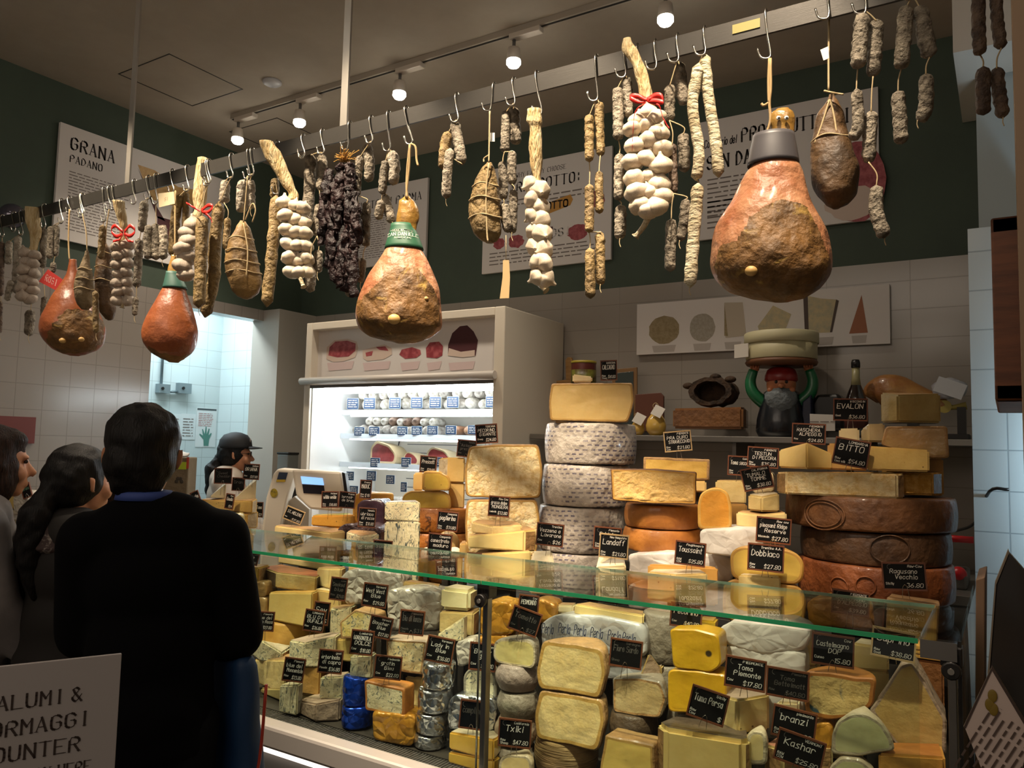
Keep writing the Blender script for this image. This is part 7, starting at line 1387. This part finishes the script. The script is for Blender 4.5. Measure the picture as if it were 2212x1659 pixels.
for k in range(9):
    p = PY(424, 1060, 3.29); tag(MB().box((-.09, -.07, 0), (.09, .07, .010)).build('foam_tray', mat('tray_foam', 'b9bcc8', .5), M=Matrix.Translation((p.x, 3.29, STEP+.0905+k*.0125)) @ Matrix.Rotation(R(25), 4, 'Z'), bevel=.003), 'white foam tray in the stack by the paper sack', 'tray', 'stacked foam trays')
p = PY(424, 1060, 3.29); tag(MB().box((-.1, -.08, 0), (.1, .08, .089)).build('tray_crate', m_grey, M=Matrix.Translation((p.x, 3.29, STEP+.001)) @ Matrix.Rotation(R(25), 4, 'Z')), 'grey crate under the stacked foam trays', 'crate')
# ================================================================== on the walls
pa, pb = PX(-6, 900, WL), PX(70, 958, WL); tag(MB().box((0, pa.y, pb.z), (.02, pb.y, PX(40, 900, WL).z)).build('red_wall_sign', mat('maroon_sign', '6a2a22', .5), M=Matrix.Translation((WL+.001, 0, 0))), 'dark red sign on the tiled left wall', 'sign')
def flat(name, label, cat, P0, P1, X, m, th=.012):
    a, c = PX(*P0, X), PX(*P1, X); t = thing(name, label, cat, Matrix.Translation((X, min(a.y, c.y), min(a.z, c.z)))); w, h = abs(c.y-a.y), abs(c.z-a.z); MB().box((0.001, 0, 0), (th, w, h)).build('sheet', m, t); return t, w, h
BXR = Matrix.Rotation(R(90), 4, 'Z')
t, w, h = flat('notice_sheet', 'small white notice on the far back room wall', 'notice', (391, 893), (420, 950), bx, mat('notice', 'cfd6d6', .6), .003); b = MB(); dashes(b, .02, w-.02, h-.03, .02, 7, y=-.0045, M=BXR); b.build('small_print', m_ink2, t)
t, w, h = flat('notice_sheet', 'white notice partly behind the head of the man in black', 'notice', (366, 893), (388, 945), bx, mat('notice', 'cfd6d6'), .003); b = MB(); dashes(b, .02, w-.02, h-.03, .02, 6, y=-.0045, M=BXR, seed=4); b.build('small_print', m_ink2, t)
t, w, h = flat('glove_poster', 'poster with green gloved hand on the far back room wall', 'poster', (425, 880), (464, 966), bx, mat('notice2', 'd5dbda', .6), .003)
b = MB(); b.quad(*[BXR @ Vector(v) for v in ((.005, -.004, h-.02), (w-.005, -.004, h-.02), (w-.005, -.004, h-.005), (.005, -.004, h-.005))]); b.build('header_bar', mat('dark_bar', '4a5254', .6), t); b = MB(); dashes(b, .02, w-.03, h-.04, h*.52, 8, y=-.0045, M=BXR, seed=6); b.build('small_print', mat('red_print', 'a8635a', .6), t)
b = MB(); hx_, hz_ = w*.5, h*.06
g = [(.42, 0), (.40, .16), (.18, .28), (.20, .31), (.36, .26), (.30, .42), (.34, .43), (.44, .30), (.47, .49), (.52, .49), (.54, .30), (.63, .45), (.68, .43), (.64, .27), (.76, .34), (.79, .31), (.68, .17), (.66, 0)]
b.poly([tuple(BXR @ Vector((a*w, -.0045, .01+c*h))) for a, c in g]); b.build('printed_glove', mat('glove_green', '4f8276', .6), t)
m_box = mat('switch_box', '7f8c90', .35, metal=.4)
for P0, P1, l in (((336, 829), (359, 850), 'left grey switch box on the back room wall'), ((380, 827), (405, 851), 'right grey switch box on the back room wall')):
    t, w, h = flat('wall_switch_box', l, 'switch box', P0, P1, bx, m_box, .05); MB().tube([(.05, w*.3, h*.5), (.058, w*.3, h*.5)], .012, 10).build('knob', m_black, t)
a, c = PX(348, 735, bx+.02), PX(348, 829, bx+.02); t = thing('wall_conduit', 'thin grey conduit rising from the left switch box', 'conduit', Matrix.Translation(c)); MB().tube([(0, 0, 0), (0, 0, a.z-c.z+.5)], .011, 10).build('riser_pipe', m_box, t); q = PX(382, 846, bx+.02); MB().tube([(0, .05, PX(360, 846, bx+.02).z-c.z), (0, q.y-c.y, q.z-c.z)], .011, 10).build('cross_pipe', m_box, t)
t = thing('ceiling_tube_lamp', 'bright fluorescent tube on the back room ceiling', 'lamp', Matrix.Translation((-5.2, 3.4, 2.94))); MB().box((-.05, -.6, -.03), (.05, .6, .01)).build('housing', m_white, t); MB().tube([(0, -.57, -.045), (0, .57, -.045)], .014, 10).build('tube', m_cool, t)
pz = PX(640, 890, px_); t = thing('wall_notice', 'pale notice on the wall left of the refrigerated case', 'notice', Matrix.Translation((px_+.001, pz.y-.0, 1.66))); MB().box((0, -.06, 0), (.004, .12, .3)).build('sheet', mat('notice3', 'aeb2b4', .6), t)
p = PY(610, 1005, 3.93); t = thing('wall_mounted_dispenser', 'grey dispenser with black lid by the back room opening', 'dispenser', Matrix.Translation((p.x, 3.93, PY(610, 1040, 3.93).z))); hh = PY(610, 977, 3.93).z-PY(610, 1040, 3.93).z
MB().box((-.055, -.0, -.12), (.055, .099, hh-.015)).build('body', m_steel, t, bevel=.006); MB().box((-.06, -.005, hh-.015), (.06, .099, hh)).build('lid', m_black, t, bevel=.004)
p = PY(640, 1040, 3.8); tag(MB().box((-.035, -.03, -.2), (.035, .03, .06)).build('wall_mounted_phone', m_black, M=Matrix.Translation(p)), 'black wall phone by the refrigerated case', 'phone')
# ================================================================== people
def remesh(mb, name, mats, parent, vox=.010, smooth=4, amp=0, sc=10, M=None):
    me = mb.mesh('tmp', []); o = bpy.data.objects.new('tmp', me); COL.objects.link(o)
    r = o.modifiers.new('r', 'REMESH'); r.mode = 'VOXEL'; r.voxel_size = vox; r.use_smooth_shade = True
    s = o.modifiers.new('s', 'SMOOTH'); s.iterations = smooth; s.factor = .5
    dg = bpy.context.evaluated_depsgraph_get(); dg.update(); m2 = bpy.data.meshes.new_from_object(o.evaluated_get(dg)); m2.name = name
    bpy.data.objects.remove(o); bpy.data.meshes.remove(me)
    if amp:
        for v in m2.vertices: v.co += noise.noise_vector(v.co*sc)*amp
    m2.materials.clear()
    for m in (mats if isinstance(mats, (list, tuple)) else [mats]): m2.materials.append(m)
    for p in m2.polygons: p.use_smooth = True
    q = bpy.data.objects.new(name, m2); COL.objects.link(q); q.parent = parent
    return q
def cap(b, p, q, r0, r1, n=14): # tapered limb with round ends
    p, q = Vector(p), Vector(q); b.tube([p.lerp(q, k/6) for k in range(7)], [r0+(r1-r0)*k/6 for k in range(7)], n); b.ell(p, (r0,)*3, n, 10); b.ell(q, (r1,)*3, n, 10)
def hand(b, w, e, side, curl=.5):
    """palm and five bent fingers beyond the wrist w, continuing from the elbow e"""
    w, e = Vector(w), Vector(e); d = (w-e).normalized(); a = d.cross(Vector((0, 0, 1))); a = (a.normalized() if a.length > .1 else Vector((1, 0, 0))); n = a.cross(d).normalized()
    c = w+d*.045; b.tube([w, w+d*.03, w+d*.06, w+d*.085], [.026, .036, .040, .034], 12, flat=.45)
    for i, (o_, L) in enumerate(((-.028, .068), (-.010, .078), (.009, .074), (.027, .058))):
        s = w+d*.08+a*o_; k1 = s+d*L*.45-n*.010*curl; k2 = k1+d*L*.3-n*.022*curl; k3 = k2+d*L*.18-n*.026*curl; b.tube(catm([s, k1, k2, k3], 8), [.0098, .0096, .0094, .009, .0088, .0085, .0082, .007], 8)
    s = w+d*.03+a*(-.032*side); b.tube(catm([s, s+d*.03-a*.022*side-n*.008, s+d*.055-a*.024*side-n*.02], 6), [.013, .012, .0115, .011, .010, .008], 8)
m_hair = mat('black_hair', '0a0808', .5, col2='120e0c', sc=30, stretch=(6, 6, .6), bump=.3, bsc=40, spec=.25); m_hairb = mat('brown_hair', '20130d', .55, spec=.25, col2='3c261a', sc=30, stretch=(6, 6, .6), bump=.5, bsc=40)
m_face = mat('skin', 'b47a58', .5, sss=.1); m_face2 = mat('skin_light', 'c48a68', .5, sss=.1)
def head_prims(b, z=0):
    """face towards -y, chin at about z = -.115"""
    b.ell((0, .012, z+.03), (.076, .094, .088), 22, 14); b.ell((0, -.026, z-.035), (.058, .062, .075), 20, 12); b.ell((0, -.055, z-.088), (.030, .026, .022), 14, 10)
    b.tube([(0, -.084, z+.012), (0, -.094, z-.010), (0, -.108, z-.030), (0, -.098, z-.040)], [.009, .010, .015, .010], 10)
    b.ell((0, -.084, z-.062), (.024, .013, .007), 12, 8); b.ell((0, -.082, z-.071), (.021, .012, .007), 12, 8)
    for s in (-1, 1): b.ell((s*.032, -.078, z+.024), (.022, .012, .008), 12, 8); b.ell((s*.042, -.058, z-.03), (.024, .026, .028), 12, 8); b.tube([(s*.074, .004, z+.012), (s*.083, .018, z+.018), (s*.081, .016, z-.016), (s*.074, .004, z-.030)], [.006, .012, .011, .006], 8)
def person(label, pos, yaw, H, skin, top, topm, legm, hair, hairm, arms, headyaw=0, headx=0, headtilt=0, collar=None, lean=0, build_=1.0, female=False, cat='person', grp=None):
    s = H/1.72; t = thing('person', label, cat, Matrix.Translation(Vector(pos)) @ Matrix.Rotation(R(yaw), 4, 'Z') @ Matrix.Scale(s, 4), grp); w = build_
    hz = 1.575; HM = Matrix.Translation((headx, -.02-lean, hz)) @ Matrix.Scale(1.06, 4) @ Matrix.Rotation(R(headyaw), 4, 'Z') @ Matrix.Rotation(R(headtilt), 4, 'X')
    b = MB(); hb = MB(); head_prims(hb); b.add([HM @ Vector(v) for v in hb.v], hb.f)
    cap(b, (headx, .012-lean, hz-.09), (headx*.4, .03, 1.40), .054, .062)
    # torso, hips, legs
    tor = [((0, .02, 1.40), (.15*w, .085, .07)), ((0, .01, 1.28), (.155*w, .105, .13)), ((0, .012, 1.10), (.138*w, .10, .13)), ((0, .015, .95), (.155*w, .11, .11))]
    for c, r in tor: b.ell(c, r, 22, 12)
    for sx in (-1, 1):
        cap(b, (sx*.085, .01, .88), (sx*.092, .0, .50), .085, .056); cap(b, (sx*.092, .0, .50), (sx*.095, .03, .09), .056, .038); b.ell((sx*.095, -.035, .035), (.042, .105, .034), 14, 8)
    sh = {}
    for sx, (el, wr) in zip((-1, 1), arms):
        a = (sx*.172*w, .02, 1.368); cap(b, a, el, .050, .040); cap(b, el, wr, .040, .027); hand(b, wr, el, sx); sh[sx] = a
    body = remesh(b, 'body', skin, t, .0085, 3)
    for sx in (-1, 1):
        e = MB().ell((sx*.031, -.0765, .010), (.0105, .008, .0075), 12, 8); e.v = [tuple(HM @ Vector(v)) for v in e.v]; e.build('eye', mat('eyeball', '2a1c16', .2), body)
    # garment
    g = MB(); k = top
    for c, r in tor: g.ell(c, tuple(x+k for x in r), 24, 12)
    cap(g, (-.14*w, .02, 1.385), (.14*w, .02, 1.385), .05+k*.4, .05+k*.4); g.lathe([(.075, 1.40), (.085, 1.44), (.066, 1.475), (.058, 1.478)], 24, M=Matrix.Translation((headx*.7, .022, 0)))
    g.lathe([(.19*w, .84), (.185*w, .95), (.165*w, 1.1)], 30, M=Matrix.Translation((0, .012, 0)) @ Matrix.Scale(.72, 4, (0, 1, 0)))
    for sx, (el, wr) in zip((-1, 1), arms):
        w2 = Vector(el).lerp(Vector(wr), .93); cap(g, sh[sx], el, .052+k, .043+k); cap(g, el, w2, .043+k, .032+k)
    gar = remesh(g, 'jacket' if female else 'sweater', topm, t, .012, 9, .004, 7)
    l = MB()
    for sx in (-1, 1): cap(l, (sx*.085, .01, .9), (sx*.092, .0, .50), .096, .07); cap(l, (sx*.092, .0, .50), (sx*.095, .03, .12), .07, .055)
    l.ell((0, .015, .92), (.165*w, .122, .10)); remesh(l, 'trousers', legm, t, .014, 2, .004, 8)
    for sx in (-1, 1): MB().ell((sx*.095, -.04, .04), (.05, .125, .042), 18, 10).build('shoe', m_black, t)
    # hair
    h = MB()
    h.ell((0, .022, .048), (.086, .100, .088), 24, 14); h.ell((0, .045, -.005), (.082, .078, .085), 22, 12)
    if hair == 'short': h.ell((0, .058, -.045), (.068, .050, .055), 18, 10); h.ell((0, -.035, .085), (.062, .05, .036), 18, 10); h.ell((-.055, .01, .02), (.03, .06, .07)); h.ell((.055, .01, .02), (.03, .06, .07))
    elif hair == 'pony':
        h.ell((0, .03, .02), (.09, .102, .10), 20, 12); cap(h, (0, .11, -.02), (.0, .15, -.10), .032, .045); cap(h, (0, .15, -.10), (.01, .15, -.24), .05, .045); cap(h, (.01, .15, -.24), (0, .13, -.36), .045, .015); h.ell((0, -.03, .075), (.07, .055, .042))
    else: h.ell((-.05, .01, -.03), (.04, .07, .11)); h.ell((.05, .01, -.03), (.04, .07, .11)); h.ell((0, .07, -.06), (.075, .045, .09)); h.ell((0, -.03, .08), (.07, .055, .04))
    # keep the face clear
    h.v = [tuple(HM @ Vector(v)) for v in h.v]; remesh(h, 'hair', hairm, t, .009, 3, .007, 30)
    return t, HM, body
DN = lambda s: ((s*.2, .02, 1.11), (s*.2, -.03, .88))
# the man in black, seen from behind
m_blackknit = mat('black_knit', '09090b', .95, spec=.1); m_jean = mat('dark_trousers', '0d0e11', .9, spec=.15)
p = PY(350, 955, 1.26)
MAN, HM, _b = person('tall man in black sweater seen from behind at the counter', (p.x, p.y, 0), math.degrees(math.atan2(-p.x, p.y))+180-4, 1.715, m_face, .024, m_blackknit, m_jean, 'short', m_hair, (((-.214, -.02, 1.11), (-.18, -.24, 1.0)), ((.165, -.08, 1.12), (.10, -.26, 1.06))), headyaw=-4, headx=.044, build_=.90)
b = MB().lathe([(.072, 1.470), (.068, 1.488), (.062, 1.492)], 26, M=Matrix.Translation((.03, .022, 0))); b.build('shirt_collar', mat('blue_shirt', '33488c', .7), MAN)
# blue jacket hung over his right arm
b = MB()
for k in range(5): cap(b, (-.232+.014*k, .0-.03*k, 1.03), (-.272+.022*k, -.02-.03*k, .42), .034, .062)
J = remesh(b, 'hanging_jacket', mat('blue_jacket', '10355c', .6), MAN, .012, 3, .008, 9)
MB().tube(catm([(-.285, .07, 1.0), (-.275, .075, .8), (-.24, .09, .62), (-.245, .07, .55)], 14), .004, 6).build('red_piping', mat('red_piping', 'a8321e', .5), J)
# woman with the ponytail
p = PY(170, 970, 1.48)
W1, HM, _b = person('woman with long dark ponytail and dark coat beside the man in black', (p.x, p.y, 0), math.degrees(math.atan2(-p.x, p.y))+180-58, 1.60, m_face2, .030, mat('dark_coat', '17120e', .8), m_jean, 'pony', m_hair, (((-.21, .0, 1.11), (-.2, -.06, .9)), ((.20, .0, 1.11), (.19, -.06, .9))), female=True)
b = MB()
for k in range(3): b.lathe([(.095+.01*k, 1.40-.03*k), (.118+.012*k, 1.42-.03*k), (.10+.01*k, 1.455-.03*k)], 26, M=Matrix.Translation((0, .02, 0)))
remesh(b, 'scarf', mat('plaid_scarf', '3a2a28', .8, col2='8a8078', sc=22, lo=.55, hi=.62), W1, .010, 2, .004, 20)
# woman in grey at the left edge
p = PY(-30, 935, 1.33)
W2, HM, _b = person('woman in light grey jacket in profile at the left edge', (p.x, p.y, 0), math.degrees(math.atan2(-p.x, p.y))+180-82, 1.66, m_face2, .034, mat('grey_jacket', '857e7c', .8, col2='76706e', sc=6), m_jean, 'long', m_hairb, (((-.205, -.03, 1.12), (-.17, -.14, .97)), ((.2, -.03, 1.12), (.16, -.14, .98))), female=True, lean=.02)
# shopper almost hidden behind the man
p = PY(262, 985, 1.82)
W3, HM, _b = person('shopper in beige cap hidden behind the man in black', (p.x, p.y, 0), math.degrees(math.atan2(-p.x, p.y))+180, 1.58, m_face, .03, mat('brown_coat', '3a3026', .8), m_jean, 'short', m_hairb, (DN(-1), DN(1)))
b = MB().ell((0, .015, .06), (.095, .112, .085), 24, 14); b.v = [tuple(HM @ Vector(v)) for v in b.v]; b.build('cap', mat('beige_cap', '8a7a62', .8), W3)
# shop assistant
p = PY(500, 960, 3.62)
W4, HM, _b = person('shop assistant in black cap and cream hooded top behind the counter', (p.x, p.y, 0), math.degrees(math.atan2(-p.x, p.y))+180-95, 1.66, m_face, .036, mat('cream_hoodie', 'b9a897', .8), m_jean, 'pony', m_hair, (((-.22, -.06, 1.12), (-.14, -.28, 1.0)), ((.22, -.06, 1.12), (.14, -.28, 1.0))), lean=.02)
b = MB().lathe([(.098, .045), (.10, .06), (.094, .10), (.070, .135), (.03, .152), (.003, .155)], 28, M=Matrix.Translation((0, .012, 0)) @ Matrix.Scale(1.1, 4, (0, 1, 0)))
b.v = [tuple(HM @ Vector(v)) for v in b.v]; cp = b.build('cap', mat('black_cap', '121013', .7), W4)
rs = [[(.09*math.cos(R(a))*(1-.0*k), -.06-k*.085*math.sin(R(a))-.02, .052+.012*math.sin(R(a))-k*.012) for a in range(0, 181, 12)] for k in (0, .5, 1)]
b = MB(); n = len(rs[0]); b.add([v for r in rs for v in r], [(k*n+i, k*n+i+1, (k+1)*n+i+1, (k+1)*n+i) for k in range(2) for i in range(n-1)], 0, True); b.v = [tuple(HM @ Vector(v)) for v in b.v]; o = b.build('cap_peak', mat('black_cap', '121013'), cp); o.modifiers.new('t', 'SOLIDIFY').thickness = .005
b = MB().ell((-.03, -.085, .10), (.02, .004, .016), 10, 6); b.v = [tuple(HM @ Vector(v)) for v in b.v]; b.build('cap_badge', mat('cap_badge', '9a8a84', .6), cp)
b = MB()
for s in (-1, 1): b.tube([(s*.032+.022*math.cos(a*.52), -.092, .008+.017*math.sin(a*.52)) for a in range(13)], .0016, 5); b.tube([(s*.054, -.09, .012), (s*.078, .01, .014)], .0016, 5)
b.tube([(-.01, -.094, .012), (.01, -.094, .012)], .0016, 5); b.v = [tuple(HM @ Vector(v)) for v in b.v]; b.build('glasses', m_dark, W4)
b = MB(); cap(b, (-.09, .07, 1.42), (.09, .07, 1.42), .045, .045); cap(b, (-.09, .07, 1.42), (-.06, -.05, 1.41), .04, .03); cap(b, (.09, .07, 1.42), (.06, -.05, 1.41), .04, .03); remesh(b, 'hood', mat('cream_hoodie', 'b9a897'), W4, .011, 3, .004, 14)
# ================================================================== standing sign at the lower left
pr_ = PY(263, 1412, .74); pl_ = PZ(0, 1440, pr_.z); d = Vector((pr_.x-pl_.x, pr_.y-pl_.y, 0)); ang = math.atan2(d.y, d.x); d.normalize(); Mx = Matrix.Translation(pr_) @ Matrix.Rotation(ang, 4, 'Z')
t = thing('counter_sign', 'white standing sign reading SALUMI & FORMAGGI COUNTER at lower left', 'sign', Mx)
fr = Fr(pr_, ang); wd = -fr.px(-95, 1450)[0]; wz = fr.px(252, 1659)[1]
MB().box((-wd, 0, wz-.08), (0, .006, 0)).build('board', mat('sign_card', 'b5adaa', .55), t, bevel=.001)
b = MB(); cxs = fr.px(74, 1560)[0]
for s_, (x, y), hh in (('SALUMI &', (186, 1497), 27), ('FORMAGGI', (193, 1550), 28), ('COUNTER', (181, 1604), 28), ('PLEASE PAY HERE', (200, 1652), 22)):
    lx, lz = fr.px(x, y); k = pxs(pr_)*hh; text(b, s_, lx, lz-k*.5, k, k*.17, 'r', y=-.0008, serif=True, track=.5, maxw=(lx-cxs)*2)
b.build('lettering', mat('sign_ink', '3a2c26', .7), t)
MB().tube([(-wd/2, .012, wz-.08), (-wd/2, .012, -pr_.z+.02)], .012, 12).build('pole', m_dsteel, t); MB().tube([(-wd/2, .012, -pr_.z), (-wd/2, .012, -pr_.z+.02)], .15, 28).build('base', m_dsteel, t)
# ================================================================== things at the lower right
t = thing('plastic_divider', 'smoky dark plastic panel standing beyond the end of the counter', 'panel', Matrix.Translation(PY(2180, 1400, 1.72)))
ext('panel', [(2178, 1192), (2151, 1262), (2136, 1455), (2110, 2330), (2300, 2330), (2300, 1330)], 1.72, .03, mat('smoky_plastic', '2b2723', .18, spec=.6), t, f=0)
ext('pale_edge', [(2178, 1188), (2149, 1260), (2133, 1455), (2137, 1457), (2152, 1263), (2180, 1194)], 1.718, .032, mat('pale_edge', '8f8270', .4), t, f=0, bevel=0)
t = thing('stacked_cardboard', 'brown cardboard sheets standing at the end of the counter', 'cardboard', Matrix.Translation(PY(2118, 1400, 2.45)))
ext('sheets', [(2108, 1252), (2128, 1246), (2122, 2030), (2104, 2030)], 2.45, .25, mat('cardboard', '5a4330', .7), t, f=0)
t = thing('info_card', 'pale information card tilted at the lower right corner', 'card', Matrix.Translation(PY(2150, 1560, 1.35)))
Q = [(2143, 1446), (2228, 1590), (2172, 1790), (2084, 1572)]; o = ext('card', Q, 1.35, .006, mat('info_card', 'd8c4ba', .4), t, f=.2, bevel=.001); ext('card_edge', [(2143, 1440), (2234, 1590), (2228, 1592), (2143, 1449), (2086, 1574), (2081, 1571)], 1.349, .009, mat('card_edge', '4a3a32', .5), t, f=.2, bevel=0)
fr = frame(2157, 1599, 1.349, .2); b = MB()
for x, y in ((2144, 1503), (2138, 1522), (2146, 1532)): lx, lz = fr.px(x, y); b.ell((lx, -.001, lz), (.006, .001, .009), 12, 8)
b.v = [tuple(t.matrix_world.inverted() @ (fr.M @ Vector(v))) for v in b.v]; b.build('printed_olives', mat('olive_print', '8a7226', .5), t)
b = MB(); lx, lz = fr.px(2150, 1640); dashes(b, -.06, .05, .03, -.09, 13, y=-.0012, th=.3, M=t.matrix_world.inverted() @ fr.M @ Matrix.Translation((lx, 0, lz+.02)) @ Matrix.Rotation(R(-62), 4, 'Y'), seed=9); b.build('small_print', mat('card_ink', '5f4e46', .7), t)
ext('stand', [(2140, 1700), (2190, 1700), (2190, 2500), (2140, 2500)], 1.37, .03, m_dark, t, f=.2)
